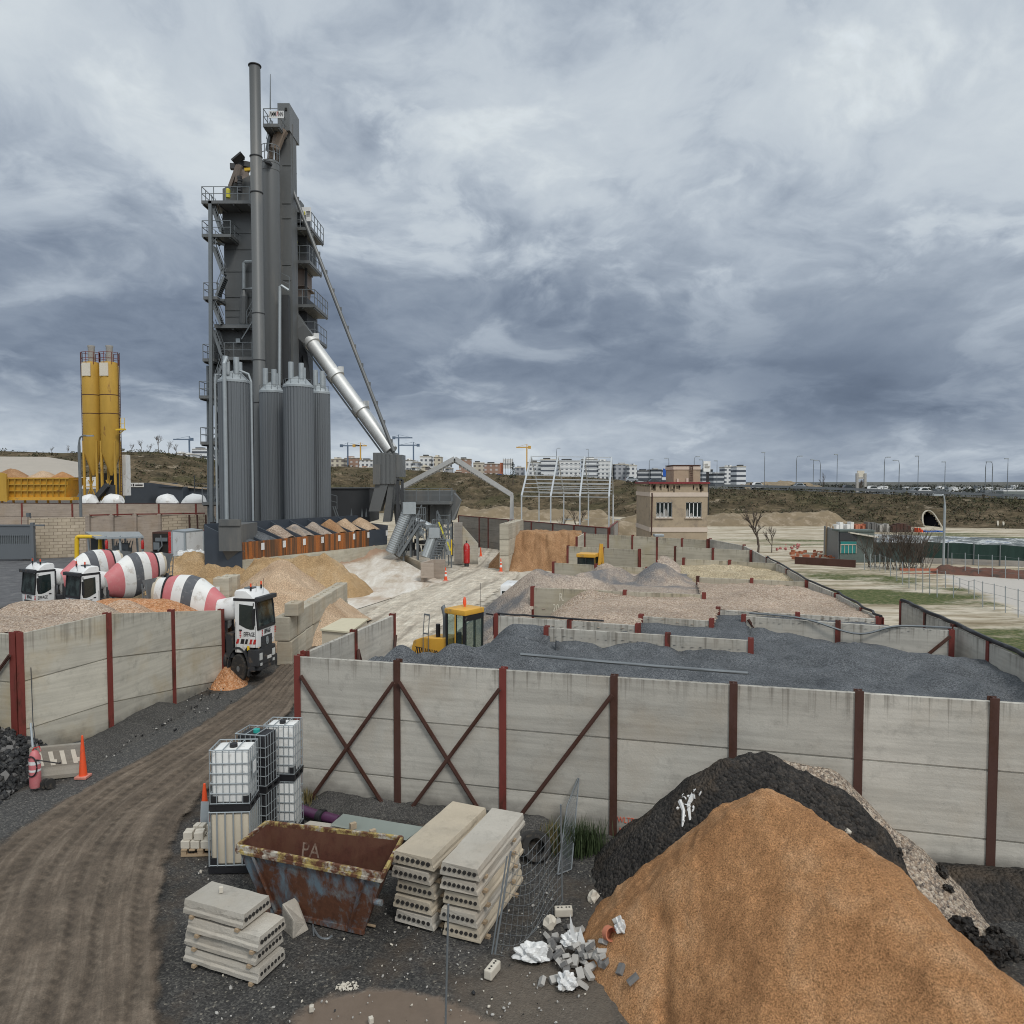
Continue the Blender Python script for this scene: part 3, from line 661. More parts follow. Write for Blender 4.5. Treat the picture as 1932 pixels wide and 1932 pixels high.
def along(w,dz=.06,j=.06,sub=4):
 out=[]
 for i in range(len(w)-1):
  for k in range(sub):out.append(Vector(w[i]).lerp(Vector(w[i+1]),k/sub)+Vector((RND.uniform(-j,j),RND.uniform(-j,j),dz)))
 return out+[Vector(w[-1])+Vector((0,0,dz))]
hose('black hose on top of the far boundary wall',along(R1[:6]),.04)
hose('thick black hose on top of the near boundary wall',along(R2),.06)
hose('grey hose looping along the divider behind the dark grit',[ew[0]+Vector((.2,.1,.06)),ew[0].lerp(ew[2],.3)+Vector((0,-.1,.05)),ew[0].lerp(ew[2],.55)+Vector((0,-.25,-.25)),ew[0].lerp(ew[2],.75)+Vector((0,-.1,.02)),ew[2]+Vector((0,0,.06))],.03,'galv_d')
hose('dark hose on the divider left of the tan gravel',along(wpx((937,1160.6),(1190,1178),[937,1000,1076,1140]),.05,.05),.03)
hose('long grey pipe laid along the top of the front wall',[w1f(985,1238)+Vector((0,.22,.02)),w1f(1200,1255)+Vector((0,.2,.0)),w1f(1420,1272)+Vector((0,.2,0))],.035,'galv_d','pipe','pipe')
lw=[P(42,1427),P(207,1387),P(326,1328),P(419,1286)]
for q,v in zip(lw,(1195,1157,1153,1150.5)):q.z=Zv(v,q.y)
wall('left bay side wall of three wide panel stacks along the muddy road',lw,mat='conc_l',post=('ox','ox','ox','ox'),pw=.17,group='left bay walls')
c0=lw[0];l2=[c0+Vector((-5.5,1.4,0)),c0+Vector((-2.75,.7,-.0)),c0+Vector((-.1,-.02,0))]
wall('left bay end wall behind the black lumps, mostly outside the frame',l2,mat='conc_l',pw=.2,group='left bay walls',braces=[(c0+Vector((-.15,-.16,-.55)),c0+Vector((-1.9,.3,-2.6)))])
def heap(name,label,box,res,hf,mat,poly=None,rough=.03,rsc=2.5,seed=1,cut=-.06,group=None,cat='heap',rocks=None,attrs=None):
 x0,x1,y0,y1=box
 xs=np.arange(x0,x1+res,res);ys=np.arange(y0,y1+res,res);X,Y=np.meshgrid(xs,ys)
 Z=hf(X,Y)+fbm(X,Y,rsc,5,seed,.55)*rough
 keep=Z>cut
 if poly is not None:keep&=inside([(p[0],p[1])for p in poly],X,Y)
 o=grid_mesh(name,X,Y,np.maximum(Z,cut-.1),mat,keep);tag(o,label,cat,group)
 return o,(xs,ys,Z)
def sampler(d):
 xs,ys,Z=d
 def s(x,y):
  i=int(np.clip(round((x-xs[0])/(xs[1]-xs[0])),0,len(xs)-1));j=int(np.clip(round((y-ys[0])/(ys[1]-ys[0])),0,len(ys)-1));return max(float(Z[j,i]),0.0)
 return s
def h_sand(X,Y):
 X=X+fbm(X,Y,.7,3,5)*.18;Y=Y+fbm(X,Y,.7,3,6)*.18
 h=ridge(X,Y,(3.90,11.0),(4.6,9.6),2.68,2.36,1.24,.62)
 h=smax(h,ridge(X,Y,(4.5,9.8),(5.4,8.2),2.2,1.8,.95,.4),.3)
 h=smax(h,ridge(X,Y,(3.3,10.6),(3.7,9.2),1.6,1.6,1.0,.3),.3)
 h=h+fbm(h*2.6+5,X*.7+Y*.2,1.0,4,19)*.13*np.clip(h,0,1)+fbm(X,Y,15,3,22)*.022
 gl=fbm(X,Y,1.1,4,15)
 return h+np.abs(gl)*.12-.05+np.clip(fbm(X*.8,Y*.8+3,1.0,3,18)-.15,0,1)*.22-np.exp(-((X-2.05-(Y-9.6)*.15)/.10)**2)*(Y<10.6)*.12-np.clip(np.abs(fbm(X*2.2-Y*.5,Y*.35,1.0,3,23))-.0,0,.25)*.10
o,dsand=heap('sand_heap','large heap of orange sand filling the lower right corner',(.2,8.6,7.4,13.8),.036,h_sand,M['sand_o'],rough=.055,rsc=5,seed=2)
hs_sand=sampler(dsand)
def h_mill(X,Y):
 X=X+fbm(X,Y,.9,3,25)*.15
 h=ridge(X,Y,(4.05,13.25),(4.75,13.3),2.27,2.30,1.0,.25)
 h=smax(h,ridge(X,Y,(4.7,13.2),(5.9,12.9),2.22,1.85,1.15,.2),.15)
 h=smax(h,ridge(X,Y,(4.2,13.2),(3.0,13.5),1.85,.85,.9,.2),.15)
 return smax(h,ridge(X,Y,(3.0,13.5),(1.9,13.2),.8,.1,.8,.2),.15)+np.abs(fbm(X,Y,1.6,4,27))*.16-.06
FWL=[(p.x,p.y)for p in w1]
def front_of_wall(X0,X1,y0):
 a,b_=w1[0],w1[-1]
 def yw(x):return a.y+(b_.y-a.y)*(x-a.x)/(b_.x-a.x)-.07
 return[(X0,y0),(X1,y0),(X1,yw(X1)),(X0,yw(X0))]
o,dmill=heap('millings_heap','heap of black asphalt millings between the orange sand and the wall',(.6,8.2,11.0,15.6),.05,h_mill,M['g_mill'],front_of_wall(.6,8.2,10),.06,6,3)
hs_mill=sampler(dmill)
def h_mix(X,Y):
 h=ridge(X,Y,(4.85,13.75),(5.95,13.5),2.06,1.93,1.1,.2)
 h=smax(h,ridge(X,Y,(5.9,13.4),(6.85,12.7),1.9,1.08,1.0,.2),.15)
 return smax(h,ridge(X,Y,(6.8,12.7),(7.7,11.55),1.05,.08,.8,.2),.12)
o,dmix=heap('pebble_heap','heap of mixed cream and dark pebbles right of the orange sand',(3.6,9,10.6,14.8),.05,h_mix,M['g_mix'],front_of_wall(3.6,9,10),.03,6,4)
hs_mix=sampler(dmix)
heap('grit_bank','low dark gravel bank at the foot of the wall, far right',(6.9,12.5,9.5,14.2),.06,lambda X,Y:ridge(X,Y,(8.1,12.9),(11.5,12.3),.38,.42,.55,.2),M['g_mill'],front_of_wall(6.9,12.5,9),.05,5,5)
heap('grit_bank','low dark gravel strip at the wall foot behind the skip',(-4.6,.8,14.2,17),.06,lambda X,Y:ridge(X,Y,(-4.2,16.6),(.5,15.3),.18,.22,.5,.1)+fbm(X,Y,1.2,3,6)*.12,M['g_yard'],front_of_wall(-4.6,.8,13),.03,5,6)
def h_l(X,Y):return ridge(X,Y,(-14.6,17.8),(-13.9,13.0),1.75,1.5,.72,.3)
xs=np.arange(-15.5,-9.4,.08);ys=np.arange(11,19.6,.08);Xg,Yg=np.meshgrid(xs,ys)
mb=MB();rg=random.Random(3)
Zg=h_l(Xg,Yg)+fbm(Xg,Yg,2,4,8)*.1
cells=[(i,j)for i in range(len(ys))for j in range(len(xs))if Zg[i,j]>-.05]
vid={}
def vv(i,j):
 if(i,j)not in vid:vid[(i,j)]=len(mb.v);mb.v.append((xs[j],ys[i],Zg[i,j]))
 return vid[(i,j)]
for i,j in cells:
 if i+1<len(ys)and j+1<len(xs):mb.f.append([vv(i,j),vv(i,j+1),vv(i+1,j+1),vv(i+1,j)]);mb.m.append(0)
for k in range(2600):
 i,j=rg.choice(cells);z=Zg[i,j]
 if z>0 or rg.random()<.4:mb.rock((xs[j]+rg.uniform(-.04,.04),ys[i]+rg.uniform(-.04,.04),max(z,0)+.02),rg.choice((.05,.06,.07,.09,.13)),rg,1,(1,.85,.8),rg.choice((0,0,0,0,0,1)))
tag(mb.build('lump_heap',[M['g_lump'],paint('grey_lumps',(.13,.125,.12),.9,0,.4,5)]),'heap of coarse black asphalt lumps at the left edge beside the extinguisher','heap')
B1=wpx((1032,1183),(1400,1206),[1032,1420]);A1=wpx((937,1160.6),(1190,1178),[937,1205]);C1=wpx((1211,1161.5),(1335,1170),[1211,1345])
D1=wpx((1357,1149),(1663,1167),[1357,1661]);E1=ew;F1=fw;G1=wpx((1318,1088.4),(1524,1097),[1318,1524]);H1=wpx((1045,1061),(1205,1070),[1045,1222]);I1=wpx((1291,1053.7),(1470,1062.6),[1291,1470])
def h_b1(X,Y):
 lv=2.98+fbm(X,Y,.30,4,40)*.26+np.abs(fbm(X,Y,.6,3,41))*.40-.1+np.abs(fbm(X*.7,Y*1.5,1.6,3,44))*.05
 left=np.where(X<1.0,1,0)
 edge=ridge(X,Y,(-4.3,16.9),(1.2,17.1),3.1,3.05,.0,.1)
 a=np.array([-3.4,18.1]);bq=np.array([1.0,20.0]);dn=np.array([-(bq-a)[1],(bq-a)[0]]);dn=dn/np.hypot(*dn)
 dist=(X-a[0])*dn[0]+(Y-a[1])*dn[1]
 h=lv-1.25*np.maximum(dist,0)*(X<2.2)
 h=smax(h,ridge(X,Y,PD(757,1214,17.4),PD(757,1214,17.4),3.42,3.42,1.0,.2),.1)
 h=smax(h,ridge(X,Y,PD(858,1213,17.6),PD(880,1216,17.6),3.42,3.35,1.0,.25),.1)
 h=smax(h,ridge(X,Y,PD(960,1195,19.0),PD(1010,1200,18.6),3.3,3.2,.9,.25),.1)
 h=np.where(X<-3.3,np.minimum(h,3.05-(-3.3-X)*.5),h)
 wy=w1[0].y+(w1[-1].y-w1[0].y)*(X-w1[0].x)/(w1[-1].x-w1[0].x)
 h=h-.18*np.exp(-np.maximum(Y-wy,0)/.5)
 ey=np.interp(X,[E1[0].x,E1[2].x],[E1[0].y,E1[2].y])
 return h-np.where(X>E1[0].x,.22*np.exp(-np.maximum(ey-Y,0)/.8),0)-np.clip(X-9.5,0,3)*.10
heap('grit_heap','broad dark blue-grey grit fill behind the front wall',(-4.6,13,12,24),.07,h_b1,M['g_dark'],[lu(w1[0],w1[-1],578)-nrm*.09,w1[-1]-nrm*.09,R2[-1],R2[4],R2[3],E1[2],E1[0],B1[1],B1[0],A1[0]+Vector((.1,-.1,0)),Vector((-2.4,21.6,0)),Vector((-3.75,20.5,0))],.045,3.5,42)
def h_b2(X,Y):
 h=3.02+fbm(X,Y,.5,4,45)*.2-1.2*np.maximum(.0-(X-.05),0)
 h=smax(h,ridge(X,Y,PD(972,1178,20.9),PD(1040,1180,20.6),3.25,3.2,1.2,.3),.1)
 return h-np.clip(X-3.2,0,.8)*.25-1.7*np.maximum(B1[0].y-.15-Y,0)*(X<B1[0].x+.15)
heap('grit_heap','narrow dark grit heap between the two dividers right of the loader',(-2.6,4.9,18,23),.07,h_b2,M['g_dark'],[B1[0]+Vector((-1.9,-1.1,0)),B1[0]+Vector((.25,-1.0,0)),B1[0],B1[1],C1[1],C1[0],A1[1],A1[0],A1[0]+Vector((-1.2,.2,0)),Vector((-2.4,20.3,0))],.04,3.5,46)
def h_b2r(X,Y):return 3.06-np.clip(3.3-X,0,2)*.9+fbm(X,Y,.5,4,48)*.2+np.clip(X-5,0,2)*.05
heap('grit_heap','dark grit spilled between the middle dividers, right half',(1.5,11.5,18.5,24),.07,h_b2r,M['g_dark'],[B1[0].lerp(B1[1],.2),B1[1],E1[0],E1[2],D1[1],D1[0],C1[1],C1[0],Vector((1.8,21.2,0))],.04,3.5,47)
def h_b3(X,Y):
 cx=1.35+(Y-22.2)*.33
 h=3.1+fbm(X,Y,.35,4,51)*.22+np.abs(fbm(X,Y,.8,3,52))*.12-1.15*np.maximum(cx-X,0)
 h=smax(h,ridge(X,Y,PD(1113,1108,27.2),PD(1180,1112,27),3.3,3.2,.9,.4),.2)
 return smax(h,ridge(X,Y,PD(1500,1100,27.0),PD(1420,1104,27),3.45,3.3,.5,.4),.3)
heap('tan_gravel_heap','wide tan gravel fill in the middle of the right bays',(-.6,12.2,20,31),.08,h_b3,M['g_tan'],[A1[0],A1[1],C1[0],C1[1],D1[0],D1[1],R1[0],R1[1],R1[2],R1[3],G1[1],G1[0],F1[2],F1[1],F1[0]],.04,3,53)
def h_b4(X,Y):
 k=.85
 h=ridge(X,Y,(1.1,30.6),(1.0,28.4),3.62,3.05,k,.25)
 h=smax(h,ridge(X,Y,(1.1,30.6),(3.4,30.2),3.55,3.3,k,.3),.25)
 h=smax(h,ridge(X,Y,PD(1100,1081,31),PD(1165,1076,32.5),3.45,3.5,k,.3),.2)
 h=smax(h,ridge(X,Y,PD(1143,1073,33),PD(1143,1073,33),3.62,3.5,k,.3),.2)
 h=smax(h,ridge(X,Y,PD(1240,1064,32),PD(1250,1064,32),3.76,3.72,k,.25),.12)
 h=smax(h,ridge(X,Y,PD(1220,1051,36),PD(1253,1052,36),3.68,3.66,k,.25),.12)
 return smax(h,2.9+fbm(X,Y,.3,3,55)*.2-2*np.maximum(4.2-X,0),.1)
heap('grey_gravel_heap','grey-brown gravel heap with several cones, spilling left to the lane',(-3.6,8.2,25,38),.085,h_b4,M['g_grey'],[Vector((-3.5,25.5,0)),F1[0]+Vector((-.15,-.6,0)),F1[0],F1[1],F1[2],G1[0],Vector((8.0,33,0)),I1[0]+Vector((-.3,0,0)),H1[1],H1[0],Vector((1.0,38,0)),Vector((-2,36,0)),Vector((-3.5,31,0))],.04,3,56)
heap('beige_fill','flat beige gravel fill in the far right bay',(7.5,14,28.5,39),.1,lambda X,Y:3.05+fbm(X,Y,.45,4,58)*.24-np.maximum(8.3-X,0)*.6-np.clip(X-12,0,3)*.05,sand('beige_fill_gravel',(.30,.235,.15),(.42,.345,.23),(.52,.44,.32),.9,.8,14),[G1[0],G1[1],R1[3],R1[4],R1[5],I1[1],I1[0],Vector((7.6,36,0)),Vector((7.6,32,0))],.05,3,59)
def h_far(X,Y):
 rim=62.0+fbm(X,X*0+2,.5,3,60)*1.3
 g_=np.abs(fbm(X,Y*.15,1.0,4,61))*1.1
 h=2.95+fbm(X,Y,.6,3,62)*.35-np.maximum(rim-Y+g_,0)*1.2
 return smax(h,ridge(X,Y,(.2,60.8),(-.6,58.5),1.8,.4,1.2,.3),.2)-np.maximum(.55-X,0)*1.1
heap('sand_heap','steep cut face of orange sand in the far bay beside the big white blocks',(-2,6.1,56,64.4),.1,h_far,M['sand_far'],None,.08,2,63)
LWi=[q.copy()for q in lw]
def h_lb(X,Y):
 top=np.interp(Y,[lw[0].y,lw[1].y,lw[2].y,lw[3].y],[lw[0].z,lw[1].z,lw[2].z,lw[3].z])
 h=top-.12+fbm(X,Y,.7,3,65)*.10-np.maximum(Y-25.2,0)*1.0
 h=smax(h,ridge(X,Y,PD(40,1140,23.2),PD(150,1133,23.2),3.5,3.56,.65,.5),.15)
 return np.where(X<-16,h-(-16-X)*.5,h)
def lbpoly(y0,y1):
 def xl(y):return float(np.interp(y,[lw[0].y,lw[1].y,lw[2].y,lw[3].y],[lw[0].x,lw[1].x,lw[2].x,lw[3].x]))-.06
 ys_=np.linspace(y0,y1,9)
 return[(-20,y0+1.8)]+[(xl(y),y)for y in ys_]+[(-20,y1)]
heap('tan_gravel_heap','speckled tan gravel heap filling the left bay above its wall',(-19,-10.3,19.2,29),.08,h_lb,M['g_tan'],lbpoly(19.5,24.6),.04,3,66)
def h_lt(X,Y):
 h=ridge(X,Y,PD(230,1139,24.4),PD(236,1140,24.2),3.36,3.3,.75,.4);top=np.interp(Y,[lw[1].y,lw[2].y,lw[3].y],[3.3,3.05,2.62])
 return smax(h,top-.17+fbm(X,Y,.8,3,67)*.06-np.maximum(Y-25.5,0)*1.1,.1)
heap('mixed_gravel_heap','peach gravel hump between the tan and orange heaps in the left bay',(-16,-10.3,22.2,29),.08,h_lt,M['g_tan']if False else gravel('peach_gravel',[(.50,.34,.23),(.36,.22,.14),(.60,.45,.33),(.44,.27,.16)],15,bump=.8,big=.15),lbpoly(22.4,26),.03,3,68)
def h_lo(X,Y):
 h=ridge(X,Y,PD(205,1132,26.2),PD(306,1131,26.0),3.12,3.12,.62,.4)
 return smax(h,ridge(X,Y,PD(306,1131,26.0),PD(352,1158,25.8),3.1,2.65,.7,.3),.1)
heap('orange_gravel_heap','orange gravel hump at the far end of the left bay',(-17,-10.2,23.5,30),.08,h_lo,M['g_orange'],lbpoly(23.0,29.5),.03,3,69)
heap('orange_gravel_spill','small cone of orange gravel spilled at the wall end by the truck wheel',(-12,-9,25,28.5),.06,lambda X,Y:ridge(X,Y,P(428,1284),P(430,1292),.62,.5,.95,.1),M['g_orange'],None,.03,3,70)
heap('grit_bank','dark gravel berm along the foot of the left bay wall',(-12.6,-9.6,18.4,27.5),.07,lambda X,Y:ridge(X,Y,P(150,1425),P(300,1345),.30,.35,.45,.1)+fbm(X,Y,1.1,3,72)*.12,M['g_yard'],None,.05,3,71)
def h_long(X,Y):
 h=ridge(X,Y,(-23.5,50),(-12,47),2.3,2.45,.9,.6)
 lump=np.abs(fbm(X,Y,.55,4,73))*1.0
 return h+lump*np.clip(h,0,1)-.25
heap('sand_heap','long lumpy brown sand heap behind the row of concrete blocks',(-26,-8.5,42.5,53),.14,h_long,M['sand_b'],None,.1,1.5,74)
def h_cone(X,Y):
 h=ridge(X,Y,(-11.6,36.3),(-11.3,35.2),3.36,3.0,.8,.4)
 h=smax(h,ridge(X,Y,(-12.8,37),(-13.8,36),2.0,1.3,.7,.3),.2)
 return h+np.abs(fbm(X,Y,.8,4,75))*.2
heap('sand_heap','pinkish cone of pale sand behind the truck and its concrete blocks',(-17,-7.4,30.5,42),.1,h_cone,M['sand_p'],None,.07,2,76)
def rail_bits(mb,pts,h=1.1,r=.028,step=1.0,mids=2):
 for i in range(len(pts)-1):
  a=Vector(pts[i]);b_=Vector(pts[i+1]);L=(b_-a).length;n=max(1,int(round(L/step)))
  for k in range(n+1):
   if k==0 and i>0:continue
   p_=a.lerp(b_,k/n);mb.beam(p_,p_+Vector((0,0,h)),r*2)
  for k in range(mids):mb.beam(a+Vector((0,0,h*(k+1)/mids)),b_+Vector((0,0,h*(k+1)/mids)),r*1.7)
def platform(par,u0,u1,vd,D,dep,h=1.15,sides='flr',name='platform',mat='tower2',th=.28,brk=True):
 x0,x1,z=Xu(u0,D),Xu(u1,D),Zv(vd,D)
 mb=MB();mb.box(((x0+x1)/2,D+dep/2,z-th/2),(x1-x0,dep,th))
 if brk:
  n=max(2,int((x1-x0)/1.4))
  for k in range(n+1):
   x=x0+.12+(x1-x0-.24)*k/n;mb.beam((x,D+.1,z-th-.06),(x,D+dep,z-th-.06),.1,.13)
 o=mb.build(name,M[mat],par)
 mb=MB();fl,fr,bl,bk=(x0+.04,D+.04,z),(x1-.04,D+.04,z),(x0+.04,D+dep,z),(x1-.04,D+dep,z)
 pts=[]
 if 'l' in sides:pts.append(bl)
 pts+=[fl,fr]
 if 'r' in sides:pts.append(bk)
 rail_bits(mb,pts,h);mb.build('railing',M['galv_d'],o);return o
def stairs(par,a,b_,D,w=.75,n=12,rail=True):
 A=PD(a[0],a[1],D);B=PD(b_[0],b_[1],D);mb=MB()
 for y in(0,w):mb.beam(A+Vector((0,y,0)),B+Vector((0,y,0)),.05,.22)
 for k in range(n):
  p_=A.lerp(B,(k+.5)/n);mb.box((p_.x,p_.y+w/2,p_.z),(.26,w,.06))
 if rail:
  for y in(0,w):mb.beam(A+Vector((0,y,1.0)),B+Vector((0,y,1.0)),.05);mb.beam(A+Vector((0,y,.5)),B+Vector((0,y,.5)),.035)
  for k in range(0,n+1,4):
   p_=A.lerp(B,k/n);mb.beam(p_,p_+Vector((0,0,1)),.04)
 mb.build('stair_flight',M['galv_d'],par)
DB=70
bag=thing('filter_house','tall dark grey filter house of the asphalt plant with stairs on its left side','plant building',(Xu(450,DB),DB,0))
mb=MB();mb.pxbox(425,482,381,618,DB,8.5);mb.pxbox(420,482,381,440,DB-.05,8.6)
for v in(418,470,512,560,585,597):mb.pxbox(425,481,v,v+.6,DB-.06,.1)
mb.build('filter_body',M['tower2'],bag)
mb=MB();x0,x1=Xu(407,DB),Xu(480,DB);zt,zb=Zv(624,DB),Zv(748,DB)
mb.pxbox(407,480,624,748,DB-.4,9.6)
for k in range(40):
 x=x0+(x1-x0)*(k+.5)/40;mb.box((x,DB-.43,(zt+zb)/2),((x1-x0)/90,.05,zt-zb-.1))
mb.pxbox(403,409,631,706,DB-.2,8)
mb.build('ribbed_housing',M['tower2'],bag)
mb=MB();mb.pxbox(410,420,748,1000,DB+1,1.0);mb.pxbox(462,476,748,1000,DB+1,2.0);mb.pxbox(420,470,905,960,DB+1.5,5);mb.beam(PD(413,760,DB),PD(470,860,DB+1),.3);mb.beam(PD(470,760,DB),PD(413,900,DB+1),.3)
mb.pxbox(436,474,748,790,DB+1,6);mb.build('support_frame',M['tower_d'],bag)
mb=MB();z0=Zv(376,DB);xa,xb=Xu(425,DB),Xu(484,DB);zz1=Zv(323,DB);zz0=Zv(352,DB)
mb.hexa([(xa,DB+.5,z0),(xb,DB+.5,z0),(xb,DB+7,z0),(xa,DB+7,z0)],[(xa,DB+.5,zz0),(xb,DB+.5,zz1),(xb,DB+7,zz1),(xa,DB+7,zz0)])
mb.build('roof_housing',M['tower'],bag)
mb=MB();cx=Xu(452,DB)
mb.lathe([(1.1,Zv(338,DB)),(.75,Zv(320,DB)),(.55,Zv(305,DB)),(.55,Zv(300,DB))],14,c=(cx,DB+2,0))
mb.beam(PD(434,352,DB),PD(449,312,DB),.3);mb.tube([PD(447,345,DB),PD(450,325,DB),PD(453,312,DB)],.25,8)
mb.build('roof_cone',paint('dusty_brown_steel',(.16,.13,.11),.8,0,.3,2),bag)
mb=MB();mb.box((cx,DB+2,Zv(296,DB)),(1.5,1.5,.5),.5);mb.box((cx-.5,DB+1.5,Zv(302,DB)),(.9,.5,.5),.2);mb.beam(PD(440,306,DB),PD(458,291,DB),1.0,.16);mb.cyl((cx+.3,DB+1,Zv(291,DB)),(cx+.3,DB+1,Zv(288,DB)),.3)
mb.build('hoist',M['tower_d'],bag)
mb=MB()
for k in range(6):mb.cyl(PD(452+(k%2)*.8,333+k*5,DB-.1),PD(452+(k%2)*.8,337+k*5,DB-.1),.22)
mb.build('hose_bellows',M['tower_d'],bag)
mb=MB();mb.beam(PD(462,320.5,DB-.3),PD(482,319,DB-.3),.25);mb.build('yellow_beam',M['yelpipe'],bag)
mb=MB();mb.cyl(PD(430,373,DB-.4),PD(430,358.5,DB-.4),.22);mb.cyl(PD(430,358.5,DB-.4),PD(430,356,DB-.4),.22,.12);mb.build('barrel',M['hazard'],bag)
platform(bag,389,479,378,DB-2.2,2.6,1.25)
platform(bag,388.6,443,441,DB-2.0,2.2,1.2)
platform(bag,389.5,416,559,DB-2.0,2.2,1.25)
platform(bag,409,478,613,DB-1.6,1.8,0.05,brk=True)
platform(bag,386,408,676,DB-2,2.2,1.3)
platform(bag,427,480,673,DB-1.6,1.4,1.3)
platform(bag,378,410,746,DB-2,2.4,1.3)
platform(bag,379,411,833,DB-2,2.4,1.3)
platform(bag,380,412,947,DB-2,2.4,1.3)
mb=MB();mb.beam(PD(456,640,DB-1.7),PD(478,604,DB-1.7),.1);rail_bits(mb,[PD(466,612,DB-1.5),PD(478,590,DB-1.5)],1.2);mb.build('railing',M['galv_d'],bag)
for a,b_ in(((399,388),(416,437)),((398,449),(409,458)),((400,462),(420,517)),((422,522),(408,557)),((399,569),(416,612)),((400,620),(418,672)),((418,690),(400,742)),((403,757),(424,800)),((424,805),(404,830)),((404,850),(424,900)),((424,905),(402,944))):
 stairs(bag,a,b_,DB-1.9,.8,10 if b_[1]-a[1]>25 else 5)
mb=MB()
for u in(397,):mb.beam(PD(u,380,DB-2.05),(Xu(u,DB-2.05),DB-2.05,0),.3)
mb.beam(PD(392,690,DB-1),(Xu(392,DB-1),DB-1,0),.2);mb.beam(PD(423,755,DB),(Xu(423,DB),DB,0),.25)
for v0,v1 in((455,462),(566,566),(764,760)):mb.beam(PD(395,v0,DB-1.2),PD(424,v1,DB-1.2),.18)
for a,b_ in(((399,840),(423,900)),((423,910),(399,960)),((399,965),(423,1030))):mb.beam(PD(*a,DB-1),PD(*b_,DB-1),.16)
mb.build('stair_tower_posts',M['galv_d'],bag)
mb=MB();mb.tube([PD(482,494,DB-.5),PD(463,494,DB-.5),PD(460,497,DB-.5),PD(460,545,DB-.5),PD(482,545,DB-.5)],.16,8);mb.build('steam_pipe',M['galv'],bag)
mb=MB();mb.tube([PD(460,548,DB-.4),PD(460,560,DB-.4),PD(459,610,DB-.4),PD(462,632,DB-.4)],[.2,.35,.35,.12],8);mb.build('drain_pipe',M['tower2'],bag)
mb=MB();mb.box(PD(450,643,DB-.6),(.4,.3,.4));mb.build('floodlight',M['galv'],bag)
DC=64
ch=thing('chimney_stack','tallest dark grey round chimney stack of the asphalt plant','chimney',(Xu(492,DC),DC,0))
cx=Xu(492,DC);r=(502.5-481.5)/2/F*DC
mb=MB();zt=Zv(126,DC)
mb.lathe([(r*1.06,0),(r*1.06,Zv(585,DC)),(r*1.0,Zv(584,DC)),(r*1.0,Zv(296,DC)),(r*.94,Zv(295,DC)),(r*.94,zt),(r*.8,zt),(r*.8,zt-2)],32,c=(cx,DC,0))
mb.build('stack_pipe',M['tower'],ch,smooth=40)
mb=MB()
for v in(124.5,296,364,592,680,760):mb.lathe([(r*1.1,Zv(v+1,DC)),(r*1.12,Zv(v+.6,DC)),(r*1.12,Zv(v-.6,DC)),(r*1.1,Zv(v-1,DC))],32,c=(cx,DC,0))
mb.build('flange',M['tower_d'],ch,smooth=40)
tag(MB().cyl(PD(510,206,68),PD(510,140,68),.07,.03,6).build('lightning_rod',M['galv_d']),'thin lightning rod standing beside the sign platform','rod')
DS=66.5;cx=Xu(518,DS);r=16.8/F*DS
fs=thing('filler_silo','smooth dark grey cylindrical silo between the chimney and the elevator','silo',(cx,DS,0))
mb=MB();mb.lathe([(.3,Zv(740,DS)),(r,Zv(719,DS)),(r,Zv(307,DS)),(r*.92,Zv(306,DS))],36,c=(cx,DS,0));mb.build('silo_shell',M['tank']if False else M['tower2'],fs,smooth=40)
mb=MB()
for v in(311,324,706):mb.lathe([(r*1.0,Zv(v+1,DS)),(r*1.03,Zv(v+.4,DS)),(r*1.03,Zv(v-.4,DS)),(r,Zv(v-1,DS))],36,c=(cx,DS,0))
mb.build('hoop',M['tower'],fs,smooth=40)
mb=MB();zt=Zv(306,DS);pts=[(cx+r*1.0*math.cos(t),DS+r*1.0*math.sin(t),zt)for t in np.linspace(-3.3,.5,9)]
rail_bits(mb,pts,1.3,step=3);mb.build('railing',M['galv_d'],fs)
mb=MB();mb.beam(PD(501,307,DS-.8),PD(513,311,DS-.8),.9,.15);mb.build('top_platform',M['tower_d'],fs)
mb=MB()
for a in(.6,2.2,3.8,5.4):mb.beam((cx+r*.9*math.cos(a),DS+r*.9*math.sin(a),0),(cx+r*.9*math.cos(a),DS+r*.9*math.sin(a),Zv(706,DS)),.3)
mb.build('leg_frame',M['tower_d'],fs)
mb=MB();mb.tube([PD(539,790,DS-2),PD(526,790,DS-2)]if False else[PD(545,548,DS-1.5),PD(531,539,DS-1.5),PD(528,541,DS-1.5),PD(527,700,DS-1.5),PD(527,760,DS-1.5)],.13,8);mb.build('vent_pipe',M['galv'],fs)
DE=68
ev=thing('bucket_elevator','square dark grey bucket elevator shaft with a head house on top','elevator',(Xu(540,DE),DE,0))
mb=MB();mb.pxbox(533,548,245,720,DE,1.8)
for v in(310,382,410,498,527,640,668):mb.pxbox(532.6,548.4,v,v+2,DE-.06,1.92)
mb.pxbox(534,546,700,1000,DE+.2,1.5);mb.build('shaft',M['tower'],ev)
mb=MB();mb.pxbox(529,544,556,715,DE-.9,.6);mb.build('dark_panel',M['tower_d'],ev)
mb=MB();mb.pxbox(524,546,194.5,246,DE-.4,3.0);mb.build('head_house',M['tower2'],ev)
mb=MB();mb.pxbox(537,541,203,207.5,DE-.5,.1);mb.build('hatch',M['hole'],ev)
sp=platform(ev,505.5,536,233,DE-2.2,2.3,1.3,mat='tower2')
sb=MB();sb.pxbox(507,535,209,222.5,DE-2.3,.05);sg=sb.build('sign_board',M['white'],ev)
c_=PD(521,215.9,DE-2.31)
text_mesh('\u039bMM',.56,frame(c_+Vector((-.30,-.01,.02)),(1,0,0),(0,0,1)),M['blacktext'],sg,'sign_lettering',bold=.008,world=True,sx=.46)
